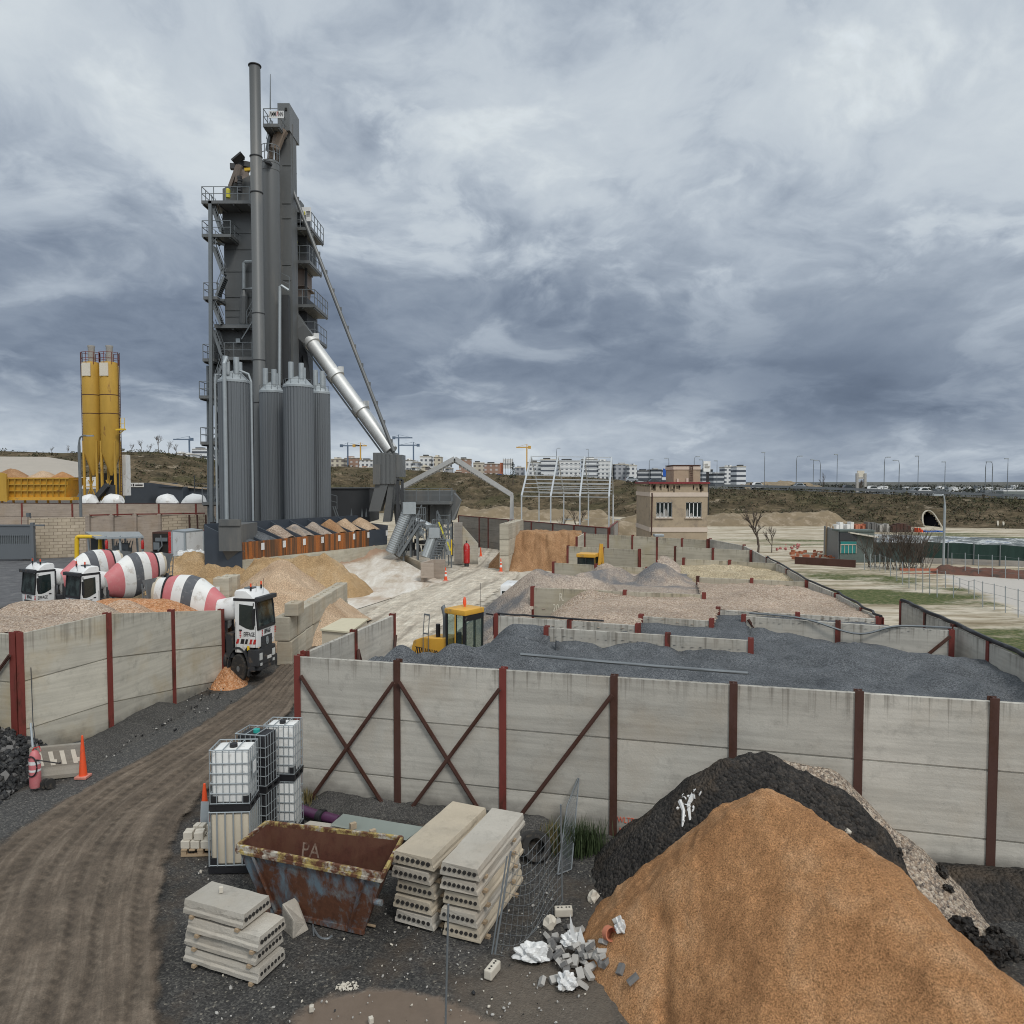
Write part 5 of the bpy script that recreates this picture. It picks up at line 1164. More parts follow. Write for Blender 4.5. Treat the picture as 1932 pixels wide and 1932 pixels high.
for k in range(4):
 sh=[(.0,0),(.05,.02),(-.03,-.01),(.28,.02)][k];Ls=[1.40,1.36,1.34,1.13][k]
 c=lF+ld*sh[0]+wd_*sh[1]+Vector((0,0,.05+k*.245))
 hollow_slab(f'{ords[k]} hollow slab of the low stack at the left front',c,ld,wd_,Ls,.62,.20,7,'slab','hollow slabs, low stack')
 for s_ in(.08,.85):
  q=c+ld*(s_*Ls);mb=MB();mb.beam(q-wd_*.03+Vector((0,0,-.025)),q+wd_*.64+Vector((0,0,-.025)),.06,.045)
  tag(mb.build('wood_spacer',M['wood']),f'wooden spacer, {"near" if s_ < .5 else "far"} end under the {ords[k]} slab, low stack','wood','wooden slab spacers')
mb=MB();q=lF+ld*1.02+wd_*.38+Vector((0,0,1.04));mb.box((q.x,q.y,q.z),(.06,.06,.09),.4)
tag(mb.build('concrete_cube',M['kerb'],bevel=.008),'small pale cube lying on the low slab stack','block')
ords5=['bottom','second from the bottom','middle','second from the top','top']
def bigstack(pl,pr,dirL,nm,L,Wd,grp,mats,jit):
 w=(pr-pl).normalized();l=Vector(dirL).normalized()
 for k in range(5):
  c=pl+w*jit[k][0]+l*jit[k][1]+Vector((0,0,.045+k*.255))
  hollow_slab(f'{ords5[k]} hollow slab of the {nm}',c,l,w,L*(1.06 if k==4 else 1),Wd*(1.05 if k==4 else 1),.205,7,mats[k],grp)
  for s_ in(.15,.8):
   q=c+l*(s_*L);mb=MB();mb.beam(q-w*.05+Vector((0,0,-.025)),q+w*(Wd+.06)+Vector((0,0,-.025)),.07,.045)
   tag(mb.build('wood_spacer',M['wood']),f'wooden spacer, {"front" if s_ < .5 else "back"} end under the {ords5[k]} slab, stack {nm.split(None, 2)[2]}','wood','wooden slab spacers')
bigstack(P(745,1742),P(821,1767),(.76,1.77,0),'tall stack beside the rusty skip',1.92,.74,'hollow slabs, tall stacks',['slab','slab2','slab2','slab','slab2'],[(0,0),(-.02,-.02),(.02,.01),(-.03,-.05),(.0,-.06)])
bigstack(P(833,1767),P(905,1789),(.71,1.84,0),'tall stack by the leaning poles',1.95,.67,'hollow slabs, tall stacks',['slab2','slab','slab2','slab','slab'],[(0.02,0),(-.02,-.04),(.01,.02),(-.01,-.03),(.0,-.06)])
zr=1.15
rim=[P(448,1597,zr),P(722,1652,zr),P(759,1582,zr),P(503,1552.5,zr)]
sk=thing('rusty_skip','rusty open skip with peeling blue paint and a yellowish rim','skip',(-3.2,12.3,0))
lx=(rim[1]-rim[0]).normalized();ly=(rim[3]-rim[0]).normalized()
bot=[rim[0]+lx*.42+ly*.16,rim[1]-lx*.42+ly*.16,rim[2]-lx*.42-ly*.22,rim[3]+lx*.42-ly*.22]
bot=[Vector((p.x,p.y,.06))for p in bot]
mb=MB();mb.add(bot+rim,[(3,2,1,0)]+[(i,(i+1)%4,(i+1)%4+4,i+4)for i in range(4)])
ml=(rim[0]+rim[1])/2
mb.build('outer_shell',M['skipblue'],sk)
cen=sum(rim,Vector())/4
inn=[p+(cen-p).normalized()*.05 for p in rim];inb=[p+(Vector((cen.x,cen.y,p.z))-p).normalized()*.05+Vector((0,0,.06))for p in bot]
mb=MB();mb.add(inb+inn,[(0,1,2,3)]+[(i+4,(i+1)%4+4,(i+1)%4,i)for i in range(4)]);mb.build('inner_shell',M['rustin'],sk)
mb=MB()
for i in range(4):mb.beam(rim[i],rim[(i+1)%4],.055,.085)
for i in(0,3):mb.beam(rim[i]+Vector((0,0,-.07)),rim[(i+1)%4 if i==0 else 0]+Vector((0,0,-.07)),.1,.06)
mb.build('rim',M['skipyel'],sk,bevel=.012)
mb=MB()
for t_ in(.12,.3,.5,.7,.88):
 a=rim[0].lerp(rim[1],t_);b_=bot[0].lerp(bot[1],.02+.96*t_);n_=Vector((lx.y,-lx.x,0))
 if t_ in(.12,.88):mb.beam(a+n_*.02+Vector((0,0,-.1)),b_+n_*.02,.06,.04)
mb.beam(bot[0]+Vector((0,-.01,0)),bot[1]+Vector((0,-.01,0)),.05,.08)
for p_ in(rim[1].lerp(bot[1],.45),rim[2].lerp(bot[2],.45)):mb.cyl(p_,p_+lx*.14,.05,n=10)
mb.build('stiffeners',M['skipblue'],sk)
bw=(inn[2]-inn[3]).normalized();cc=inn[3].lerp(inn[2],.33).lerp(inb[3].lerp(inb[2],.33),.35);upv=(inn[3].lerp(inn[2],.33)-inb[3].lerp(inb[2],.33))
fm=frame(cc,bw,upv);cc2=fm@Vector((0,0,.012));fm.translation=cc2
text_mesh('PA',.34,fm,rusty('faded_paint_mark',(.22,.16,.125),(.07,.03,.02),.55,.9,9),sk,'painted_letters',world=True,sx=.9)
for k,(u,v0,v1)in enumerate(((508,1655,1718),(524,1650,1712),(545,1655,1722),(607,1660,1712))):
 a=P(u,v1+8);b_=PD(u+4,v0,a.y+.18);mb=MB();mb.beam(a,b_,.022,.05)
 tag(mb.build('rusty_bar',M['ox_d']),'rusty flat bar leaning against the skip front','bar','rusty bars against the skip')
def pole(nm,label,a,b_,r,mat,cat='pole',grp=None):return tag(MB().cyl(a,b_,r,n=8).build(nm,M[mat]),label,cat,grp)
pole('pole','pale wooden pole lying in front of the skip',P(593,1727)+Vector((0,0,.04)),P(708,1751)+Vector((0,0,.03)),.022,'wood')
pole('pole','short pale stick beside the broken concrete chunk',P(580,1729)+Vector((0,0,.04)),P(612,1738)+Vector((0,0,.03)),.016,'wood')
mb=MB();mb.tube(crom([P(592,1752),P(603,1768),P(618,1771),P(626,1766)],12),.02,6);tag(mb.build('bent_pipe',M['galv_d']),'bent grey pipe piece lying in front of the skip','pipe')
mb=MB();mb.tube([P(538,1713),PD(545,1700,11.9),PD(575,1702,11.9),P(590,1740),P(592,1765)],.014,6);tag(mb.build('bent_scrap',M['galv_d']),'bent metal frame between the low stack and the skip','scrap')
bm=MB();rg=random.Random(9);q=[P(532,1752),P(552,1771),P(584,1752),P(566,1735)]
bm.hexa([p_+Vector((0,0,-.02))for p_ in q],[q[0]+Vector((0,0,.42)),q[1]+Vector((.02,0,.30)),q[2]+Vector((-.08,0,.12)),q[3]+Vector((-.05,0,.4))]);tag(bm.build('broken_chunk',M['slab'],bevel=.03),'broken pale concrete chunk leaning behind the low slab stack','concrete chunk')
pt=thing('pallet','weathered wooden pallet holding kerb blocks beside the containers','pallet',(-6.12,14.3,0),.05)
mb=MB()
for yy in(-.26,0,.26):
 mb.box((0,yy,.02),(.74,.09,.03))
 for xx in(-.32,0,.32):mb.box((xx,yy,.075),(.1,.08,.08))
for k in range(5):mb.box((-.31+k*.155,0,.13),(.11,.62,.025))
mb.build('deck',M['wood'],pt,world=False)
def kerb(label,x,y,z,rz,grp='kerb blocks on the pallet',mat='kerb'):
 mb=MB();mb.box((0,-.055,0),(.17,.1,.15));mb.box((0,.055,0),(.17,.1,.15));mb.box((0,0,-.02),(.15,.03,.1))
 o=mb.build('kerb_block',M[mat],bevel=.012);o.location=(x,y,z);o.rotation_euler=(0,0,rz);return tag(o,label,'block',grp)
k=0
for xx in(-6.40,-6.21,-6.02,-5.84):
 for yy in(14.12,14.4):kerb('kerb block in the lower layer on the pallet',xx+RND.uniform(-.01,.01),yy,.22,.05+RND.uniform(-.08,.08),'lower kerb blocks on the pallet')
for xx,yy,r_ in((-6.38,14.16,.1),(-6.17,14.14,.2),(-6.28,14.42,1.5),(-6.02,14.44,1.6),(-5.9,14.15,.0)):kerb('kerb block in the upper layer on the pallet',xx,yy,.375,r_,'upper kerb blocks on the pallet')
mb=MB();mb.hexa([P(376,1588),P(392,1588),P(392,1588)+Vector((0,.06,0)),P(376,1588)+Vector((0,.06,0))],[PD(379,1512,14.75),PD(394,1512,14.75),PD(394,1512,14.81),PD(379,1512,14.81)]);tag(mb.build('grey_board',M['galv']),'grey board standing behind the yellowed container','board')
def cone(label,p,h=.9,w=.22,grp='traffic cones',mat='orange',bands=False):
 t=thing('traffic_cone',label,'traffic cone',tuple(p),group=grp)
 mb=MB();mb.box((p[0],p[1],p[2]+.03),(w*1.25,w*1.25,.06));mb.build('base',M['conebase'],t,bevel=.01)
 mb=MB();mb.lathe([(w*.42,p[2]+.06),(w*.1,p[2]+h),(.01,p[2]+h+.01)],16,c=(p[0],p[1],0));mb.build('cone_body',M[mat],t,smooth=40)
 if bands:
  mb=MB();r0=lambda z:w*.42+(w*.1-w*.42)*(z-.06)/(h-.06)
  for z0,z1 in((.35,.52),(.66,.76)):mb.lathe([(r0(z0*h)+.004,p[2]+z0*h),(r0(z1*h)+.004,p[2]+z1*h)],16,c=(p[0],p[1],0))
  mb.build('white_band',M['white'],t)
 return t
M['conebase']=paint('cone_base_pinkish',(.55,.22,.17),.7,0,.2,8)
cone('tall orange cone beside the striped barrier by the road',P(157,1467),1.05,.23)
cone('faded orange cone peeking out behind the containers',P(387,1562),.95,.26)
cone('banded cone at the foot of the big white block wall',P(945,1079),1.1,.3,bands=True)
cone('banded cone standing alone on the lane left of the loader',P(841,1096),1.0,.3,bands=True)
for u in(838,845,848.5):cone('one of three small cones in a row by the conveyor pen',P(u-14,1078),.75,.22,'row of small cones')
cone('small cone at the tip of the sloping concrete wing',P(907,1050),.9,.3)
a,b_=P(54,1474),P(157.5,1463);dr=(b_-a).normalized();nf=Vector((dr.y,-dr.x,0));Lb=(b_-a).length
jb=thing('concrete_barrier','low concrete barrier with worn white slanted stripes beside the extinguisher','barrier',tuple(a))
fm=frame(a,Vector((nf.x,nf.y,0)),(0,0,1));mm=Matrix.Identity(4)
prof=[(-.02,0),(.20,0),(.20,.10),(.10,.28),(.06,.78),(-.06,.78),(-.10,.28),(-.2,.1),(-.2,0)]
mb=MB();mb.add([a+nf*(x-.15)+Vector((0,0,z))for x,z in prof]+[b_+nf*(x-.15)+Vector((0,0,z))for x,z in prof],[tuple(range(9))[::-1],tuple(range(9,18))]+[(i,(i+1)%9,(i+1)%9+9,i+9)for i in range(9)])
mb.build('barrier_body',M['barrier'],jb,bevel=.015)
for k in range(4):
 x0=.16+k*.27*Lb/1.3;pts=[]
 mb=MB();f=lambda s_,z:a+dr*(x0+s_)+nf*((.06+(.78-z)/.5*.04)-.15+.006)+Vector((0,0,z))
 mb.add([f(.0,.66),f(.10,.66),f(.17,.32),f(.07,.32)],[(3,2,1,0)]);mb.add([f(.07,.46)+nf*.001,f(.2,.46)+nf*.001,f(.2,.36)+nf*.001,f(.09,.34)+nf*.001],[(3,2,1,0)])if k%2 else None
 mb.build('white_stripe',M['wornwhite'],jb)
ex=thing('fire_extinguisher','faded red wheeled fire extinguisher with a black hose in front of the barrier','fire extinguisher',tuple(P(67,1489)))
c=P(67,1489);mb=MB();mb.lathe([(.11,.05),(.125,.1),(.125,.78),(.08,.9),(.04,.94)],20,c=(c.x,c.y,0));mb.build('cylinder',M['pinkred'],ex,smooth=40)
mb=MB();mb.lathe([(.127,.62),(.127,.70)],20,c=(c.x,c.y,0));mb.lathe([(.127,.45),(.127,.5)],20,c=(c.x,c.y,0));mb.build('label_band',M['white'],ex)
mb=MB();mb.tube([(c.x-.05,c.y,.93),(c.x,c.y,1.0),(c.x+.12,c.y,1.03),(c.x+.15,c.y,.92)],.016,6);mb.build('handle',M['red'],ex)
mb=MB();mb.tube([(c.x+.14*math.cos(t),c.y-.14,.6+.24*math.sin(t))for t in np.linspace(0,6.2,24)],.016,6)
mb.tube(crom([(c.x+.1,c.y-.1,.75),(c.x+.25,c.y-.05,.7),P(112,1440,.72)+Vector((0,0,0)),P(113,1438,.78)],14),.014,6);mb.build('hose',M['black'],ex)
for sx in(.2,.3):mb=MB();mb.cyl((c.x+sx,c.y+.06,.12),(c.x+sx+.05,c.y+.02,.12),.12,n=18);mb.build('wheel',M['rubber'],ex,smooth=40)
pole('stick','pale board leaning in the wall corner behind the extinguisher',P(66,1462),PD(58,1365,18.9),.028,'galv','board')
tag(MB().tube([PD(70,1434,17.3),PD(62,1360,18.6),PD(57,1230,19.6)],.012,5).build('cable',M['black']),'thin black cable hanging down the left bay wall','cable')
for u0,v0,u1,v1,l_ in((566,1538,603,1551,'purple plastic pipe on the ground left of the gap'),(612,1552,640,1560,'purple plastic pipe partly under the green sheet')):
 a,b_=P(u0,v0)+Vector((0,0,.13)),P(u1,v1)+Vector((0,0,.13));t=thing('plastic_pipe',l_,'pipe',tuple(a));d_=(b_-a).normalized()
 mb=MB();mb.cyl(a,b_,.11,n=18);mb.build('tube',M['purple'],t,smooth=40);e=b_ if u0<600 else a;mb=MB();mb.cyl(e-d_*.02,e+d_*(.12 if u0<600 else-.12),.14,n=18);mb.build('collar',M['black'],t,smooth=40)
q=[P(624,1556,.18),P(767,1584,.18),P(800,1561,.3),P(648,1536,.3)]
n=30;mb=MB()
for k in range(n+1):
 t_=k/n;a=q[0].lerp(q[3],t_);b_=q[1].lerp(q[2],t_);z=.018*(1 if k%2 else-1);mb.v+=[tuple(a+Vector((0,0,z))),tuple(b_+Vector((0,0,z)))]
for k in range(n):mb.f.append([2*k,2*k+1,2*k+3,2*k+2]);mb.m.append(0)
o=tag(mb.build('corrugated_sheet',M['sheet']),'pale green corrugated sheet lying behind the skip','metal sheet');sm=o.modifiers.new('thickness','SOLIDIFY');sm.thickness=.01
q=[P(560,1562,.12),P(742,1592,.12),P(750,1570,.12),P(585,1548,.12)];mb=MB();mb.hexa([p_-Vector((0,0,.1))for p_ in q],q)
tag(mb.build('flat_slab',M['slab'],bevel=.01),'pale flat concrete panel lying behind the skip rim','concrete slab')
for u,v,l_ in((666,1558,'small brown brick on the green sheet'),(703,1571,'smaller brick piece on the pale panel edge')):
 p_=P(u,v,.3);mb=MB();mb.box((p_.x,p_.y,p_.z),(.13,.08,.13),.7);tag(mb.build('brick_piece',M['brick'],bevel=.008),l_,'brick')
for u,v,rz,l_ in((1003,1606,.2,'old tyre lying behind the tall slab stack'),(1012,1622,-.3,'old tyre leaning by the slab stack')):
 p_=P(u,v);t=bpy.data.objects;mb=MB();ring=[]
 mmx=Matrix.Translation((p_.x,p_.y,.14 if rz>0 else .26))@Matrix.Rotation(.35 if rz>0 else 1.2,4,'X')
 mb.lathe([(.16,-.09),(.26,-.1),(.29,-.05),(.29,.05),(.26,.1),(.16,.09),(.15,0),(.16,-.09)],28,M=mmx);tag(mb.build('tyre',M['rubber'],smooth=50),l_,'tyre','old tyres')
def foot(label,p,rz=0):
 t=thing('concrete_footing',label,'concrete block',tuple(p),rz,group='fence feet');mb=MB();mb.box((0,0,.07),(.30,.13,.14));mb.build('block_body',M['kerb'],t,world=False,bevel=.02)
 for sx in(-.09,-.03,.05,.1):
  mb=MB();mb.cyl((sx,0,.138),(sx,0,.144),.017,n=10);mb.build('socket',M['hole'],t,world=False)
 return t
foot('concrete fence foot with holes in front of the tall slab stacks',P(929,1838),1.1)
foot('concrete fence foot at the lone post near the tyre',P(1063,1727),.05)
a1,b1=P(934,1812)+Vector((0,0,.1)),PD(964,1606,11.2);pole('fence_post','grey fence post leaning in front of the tall slab stack',a1,b1,.016,'galv_d','post','fence posts');pole('fence_post','second thin post beside the leaning fence post',a1+Vector((-.05,0,0)),b1+Vector((-.06,0,-.08)),.012,'galv_d','post','fence posts')
a2=P(840,1960);b2=PD(846,1706,a2.y);pole('fence_post','upright post rising from the bottom edge of the picture',a2,b2,.014,'galv_d','post','fence posts')
a3,b3=P(1061,1712)+Vector((0,0,.1)),PD(1058,1518,P(1061,1712).y);pole('fence_post','upright post in the concrete foot near the wall weeds',a3,b3,.016,'galv_d','post','fence posts')
mf=thing('mesh_fence','sagging wire mesh fence trailing from the slab stack to the weeds','fence',tuple(a1));mf['kind']='thing'
mb=MB()
for k in range(11):
 t_=k/10;p0=a1.lerp(b1,t_);p3=a3.lerp(b3,t_*.9);md=p0.lerp(p3,.5)+Vector((0,-.12,-.35*(1-t_)-.12));md.z=max(md.z,.04+k*.012)
 mb.tube(crom([p0,p0.lerp(p3,.25)+Vector((0,-.08,-.2)),md,p0.lerp(p3,.78)+Vector((0,0,-.12)),p3],18),.0035,4,caps=False)
cols_=[]
for j in range(13):
 s_=j/12;pts=[]
 for k in range(0,17,2):
  t_=k/16;p0=a1.lerp(b1,t_);p3=a3.lerp(b3,t_*.9);sag=4*s_*(1-s_);q=p0.lerp(p3,s_)+Vector((0,-.1*sag,-(.35*(1-t_)+.12)*sag));q.z=max(q.z,.04+k*.012);pts.append(q)
 mb.tube(pts,.003,4,caps=False)
mb.build('wire_mesh',M['galv_d'],mf)
pn=thing('mesh_screen','leaning wire mesh panel against the wall behind the weeds','fence',tuple(P(1056,1640)));pn['kind']='thing'
qa,qb,qc,qd=P(1052,1650),P(1078,1640),PD(1093,1462,15.2),PD(1070,1520,14.6)
mb=MB();mb.tube([qa,qb,qc,qd,qa],.014,5)
for k in range(1,14):
 t_=k/14;mb.tube([qa.lerp(qd,t_),qb.lerp(qc,t_)],.003,4,caps=False);mb.tube([qa.lerp(qb,t_),qd.lerp(qc,t_)],.003,4,caps=False)
mb.build('wire_mesh',M['galv_d'],pn)
def blades(nm,label,cs,n,h,mat,spread,rg,stuff=False):
 mb=MB()
 for k in range(n):
  c_=rg.choice(cs);x=c_[0]+rg.gauss(0,spread);y=c_[1]+rg.gauss(0,spread*.6);a=rg.random()*6.28;hh_=h*rg.uniform(.4,1.15);b=rg.uniform(.05,.35)*hh_;w=.010
  p0=Vector((x,y,c_[2]));d_=Vector((math.cos(a),math.sin(a),0));s_=Vector((-d_.y,d_.x,0))*w
  p1=p0+d_*b*.3+Vector((0,0,hh_*.55));p2=p0+d_*b+Vector((0,0,hh_))
  mb.add([p0-s_,p0+s_,p1+s_*.8,p1-s_*.8,p2],[(0,1,2,3),(3,2,4)])
 return tag(mb.build(nm,mat),label,'plant')
M['weed']=paint('weed_green',(.035,.055,.018),.7,0,.6,8);M['weedt']=paint('dry_weed',(.16,.13,.05),.8,0,.4,8)
rg=random.Random(21)
blades('grass_clump','large green grass clump at the wall foot by the mesh panel',[P(1085,1612),P(1108,1606),P(1070,1600)],700,.62,M['weed'],.16,rg)
blades('grass_clump','dry grass tuft left of the green clump',[P(1040,1595),P(1052,1606)],300,.5,M['weedt'],.12,rg)
blades('grass_clump','brown dry tuft at the left end of the front wall',[P(572,1512)],200,.3,M['weedt'],.12,rg)
rg=random.Random(5)
def crumple(label,p,sx,sy,sz,seed,nm='plastic_bag',mat='plast'):
 bm=bmesh.new();bmesh.ops.create_icosphere(bm,subdivisions=4,radius=1);rs=random.Random(seed);ph=[rs.random()*9 for _ in range(9)]
 vs=[]
 for v in bm.verts:
  c_=v.co;n_=math.sin(c_.x*5+ph[0])*math.sin(c_.y*6+ph[1])+.6*math.sin(c_.z*9+c_.x*7+ph[2])+.45*abs(math.sin(c_.x*13+ph[3])*math.sin(c_.y*12+c_.z*8+ph[4]))
  k_=1+.28*n_+rs.uniform(-.04,.04);vs.append((p[0]+c_.x*sx*k_,p[1]+c_.y*sy*k_,p[2]+max(c_.z*sz*k_,-.02)))
 fs=[[x.index for x in f.verts]for f in bm.faces];bm.free();return tag(MB().add(vs,fs).build(nm,M[mat]),label,'plastic bag')
def lower_left(u,v):
 p_=P(u,v);return hs_sand(p_.x,p_.y)
k=0
spots=[]
while len(spots)<66:
 u=rg.gauss(1080,27);v=rg.gauss(1806,24)
 if not(1012<u<1150 and 1756<v<1872)or(v>1850 and u>1100)or(u<1030 and v<1790):continue
 spots.append((u,v))
spots+=[(1171,1833),(1194,1852),(1165,1742),(1050,1742),(1072,1752)]
for u,v in spots:
 p_=hit(u,v,hs_sand);dd=math.hypot((u-1082)/60,(v-1806)/50);zz=p_.z+max(0,.24*(1-dd))*rg.random()+.035
 mb=MB();mb.box((0,0,0),(rg.uniform(.13,.19),.105,.062));o=mb.build('paving_block',M['paver']if rg.random()<.72 else M['paver2'],bevel=.006)
 back=(zz-p_.z)*1.45;d_=Vector((p_.x,p_.y,0)).normalized();o.location=(p_.x-d_.x*0,p_.y,zz);o.rotation_euler=(rg.uniform(-1.0,1.0),rg.uniform(-.8,.8),rg.random()*3.1)
 lone={(1171,1833):'single grey paving block standing on the orange sand',(1194,1852):'single grey paving block lying lowest on the orange sand',(1165,1742):'pale block half in the sand above the clay pipe',(1050,1742):'pale stone block beside the fence foot',(1072,1752):'grey block at the upper edge of the rubble'}
 if(u,v)in lone:tag(o,lone[(u,v)],'paving block')
 else:tag(o,'broken grey paving block in the rubble beside the orange sand','paving block','paving blocks in the rubble')
crumple('large crumpled clear plastic bag at the left end of the rubble',P(1004,1810)+Vector((0,0,.06)),.24,.15,.17,3)
crumple('crumpled plastic bag at the lower edge of the rubble',P(1071,1862)+Vector((0,0,.05)),.13,.11,.15,8)
crumple('crumpled white sack lying among the paving blocks',P(1078,1800)+Vector((0,0,.2)),.15,.1,.12,17)
crumple('small white bag at the top of the rubble by the clay pipe',hit(1170,1760,hs_sand)+Vector((0,0,.06)),.07,.07,.16,12)
mb=MB();c_=P(1084,1806)+Vector((0,0,.25))
for(x0,z0),(x1,z1),(x2,z2)in(((-.14,-.1),(.0,-.1),(-.1,.14)),((-.06,-.1),(.06,-.1),(-.07,.42)),((.0,-.2),(.2,-.12),(.09,.2))):
 y_=rg.uniform(-.05,.05);mb.add([c_+Vector((x0,y_,z0)),c_+Vector((x1,y_-.03,z1)),c_+Vector((x2,y_+.05,z2)),c_+Vector(((x0+x1)/2,y_+.07,(z0+z1)/2))],[(0,1,2),(1,3,2),(3,0,2),(0,3,1)])
tag(mb.build('plastic_bag',M['plast']),'torn white sack with upright points in the middle of the rubble','plastic bag')
p_=hit(1150,1772,hs_sand);mb=MB();mmx=Matrix.Translation((p_.x,p_.y,p_.z+.09))@Matrix.Rotation(1.25,4,'X')@Matrix.Rotation(.5,4,'Y')
mb.lathe([(.085,-.05),(.105,-.05),(.105,.05),(.085,.05),(.085,-.05)],24,M=mmx);tag(mb.build('clay_pipe',M['terra'],smooth=40),'short terracotta pipe ring at the edge of the rubble','pipe')
mb=MB()
for k in range(26):
 u,v=rg.choice(((1289,1520),(1298,1535),(1300,1512),(1308,1500)));p_=hit(u+rg.gauss(0,7),v+rg.gauss(0,13),hs_mill);mb.rock(p_+Vector((0,-.01,.01)),rg.uniform(.015,.04),rg,1,(1,.5,1.6))
for pp in(((1284,1512),(1290,1530),(1288,1560)),((1308,1500),(1299,1518),(1302,1548))):
 mb.tube([hit(u,v,hs_mill)+Vector((0,-.0,.0))for u,v in pp],[.05,.035,.02],6)
tag(mb.build('plastic_scrap',M['plast']),'torn white plastic half buried in the black millings','plastic bag')
for u,v,r,l_ in((1815,1775,.22,'round black lump high beside the pebble heap'),(1858,1812,.27,'biggest black lump at the foot of the pebble heap'),(1893,1800,.2,'black lump rightmost by the pebble heap'),(1880,1775,.14,'small black lump behind the biggest one'),(1778,1650,.1,'dark chunk on the slope of the pebble heap'),(1790,1680,.07,'smaller dark chunk on the pebble heap slope'),(1690,1615,.1,'dark chunk near the top of the pebble heap')):
 p_=hit(u,v,hs_mix);mb=MB();mb.rock((p_.x,p_.y,max(p_.z,0)+r*.45),r,rg,3,(1,.8,1.25));tag(mb.build('asphalt_lump',M['g_mill']),l_,'rock')
for u,v,r,l_,hs in((1540,1612,.09,'pale boulder on the edge of the orange sand',hs_mill),(1600,1572,.06,'pale stone between sand and millings',hs_mill),(1681,1636,.07,'white stone on the right flank of the sand',hs_mix),(1037,1748,.13,'pale brown boulder above the rubble',hs_sand),(1118,1697,.12,'pale rubble lump at the foot of the millings',hs_mill),(1795,1600,.06,'white stone on the pebble heap',hs_mix)):
 p_=hit(u,v,hs);mb=MB();mb.rock((p_.x,p_.y,p_.z+r*.4),r,rg,2,(1,.8,.8));tag(mb.build('boulder',M['kerb']),l_,'rock')
mb=MB();ok=0
while ok<620:
 u=rg.uniform(300,1150);v=rg.uniform(1560,1930)
 if u<340+(v-1500)*.05:continue
 p_=P(u,v);r=rg.choice((.006,.008,.01,.012,.016,.024));mb.rock((p_.x,p_.y,.0),r*rg.uniform(.8,1.6),rg,1,(1,.8,.6),rg.choice((0,0,0,1,2)));ok+=1
for k in range(260):
 t_=rg.random();p_=P(200+220*t_+rg.gauss(0,14),1400-105*t_+rg.gauss(0,14));mb.rock((p_.x,p_.y,.03),rg.uniform(.012,.04),rg,1,(1,.8,.7),rg.choice((0,2,2,2)))
o=mb.build('debris',[M['paver'],M['kerb'],M['g_lump']]);tag(o,'scattered small stones and scraps over the dark gravel yard','debris',kind='stuff')
for u,v,l_ in((113,1396+64,'white stone lying at the wall foot by the second post'),):
 p_=P(273,1390);mb=MB();mb.rock((p_.x-.6,p_.y,.05),.09,rg,2,(1,.8,.6));tag(mb.build('boulder',M['kerb']),l_,'rock')
for u,v,rz,l_ in((588,1909,.2,'white and red can lying at the puddle edge'),(700,1931,.5,'pale cube at the bottom edge of the picture')):
 p_=P(u,v);mb=MB();mb.box((p_.x,p_.y,.05),(.06,.06,.08),rz);tag(mb.build('small_cube',M['kerb'],bevel=.008),l_,'block')
mb=MB()
for k in range(60):
 a=rg.random()*6.28;r=math.sqrt(rg.random());p_=P(655,1862);mb.rock((p_.x+math.cos(a)*r*.17,p_.y+math.sin(a)*r*.1,.005),rg.uniform(.012,.03),rg,1,(1,1,.5))
tag(mb.build('mortar_crumbs',M['kerb']),'patch of spilled pale mortar crumbs at the puddle','debris',kind='stuff')
def wheel(par,x,y,r,w,side,rim='galv_d',dual=False):
 s=1 if side>0 else-1
 m_=Matrix.Translation((x,y,r))@Matrix.Rotation(-s*math.pi/2,4,'X')
 mb=MB();mb.lathe([(r*.58,-w/2),(r*.93,-w/2),(r,-w*.36),(r,w*.36),(r*.93,w/2),(r*.58,w/2)],36,M=m_);o=mb.build('wheel',M['rubber'],par,world=False,smooth=40)
 mb=MB();mb.lathe([(r*.56,w*.3),(r*.58,w*.5),(r*.5,w*.42),(r*.42,w*.2),(r*.25,w*.28),(r*.2,w*.5),(.01,w*.52)],30,M=m_);mb.build('rim',M[rim],o,world=False,smooth=35)
 mb=MB()
 for k in range(10):
  a=k*.628;c=m_@Vector((r*.36*math.cos(a),r*.36*math.sin(a),w*.3));c2=m_@Vector((r*.36*math.cos(a),r*.36*math.sin(a),w*.345));mb.cyl(c,c2,r*.055,n=8)
 mb.build('wheel_nut',M['black'],o,world=False);return o
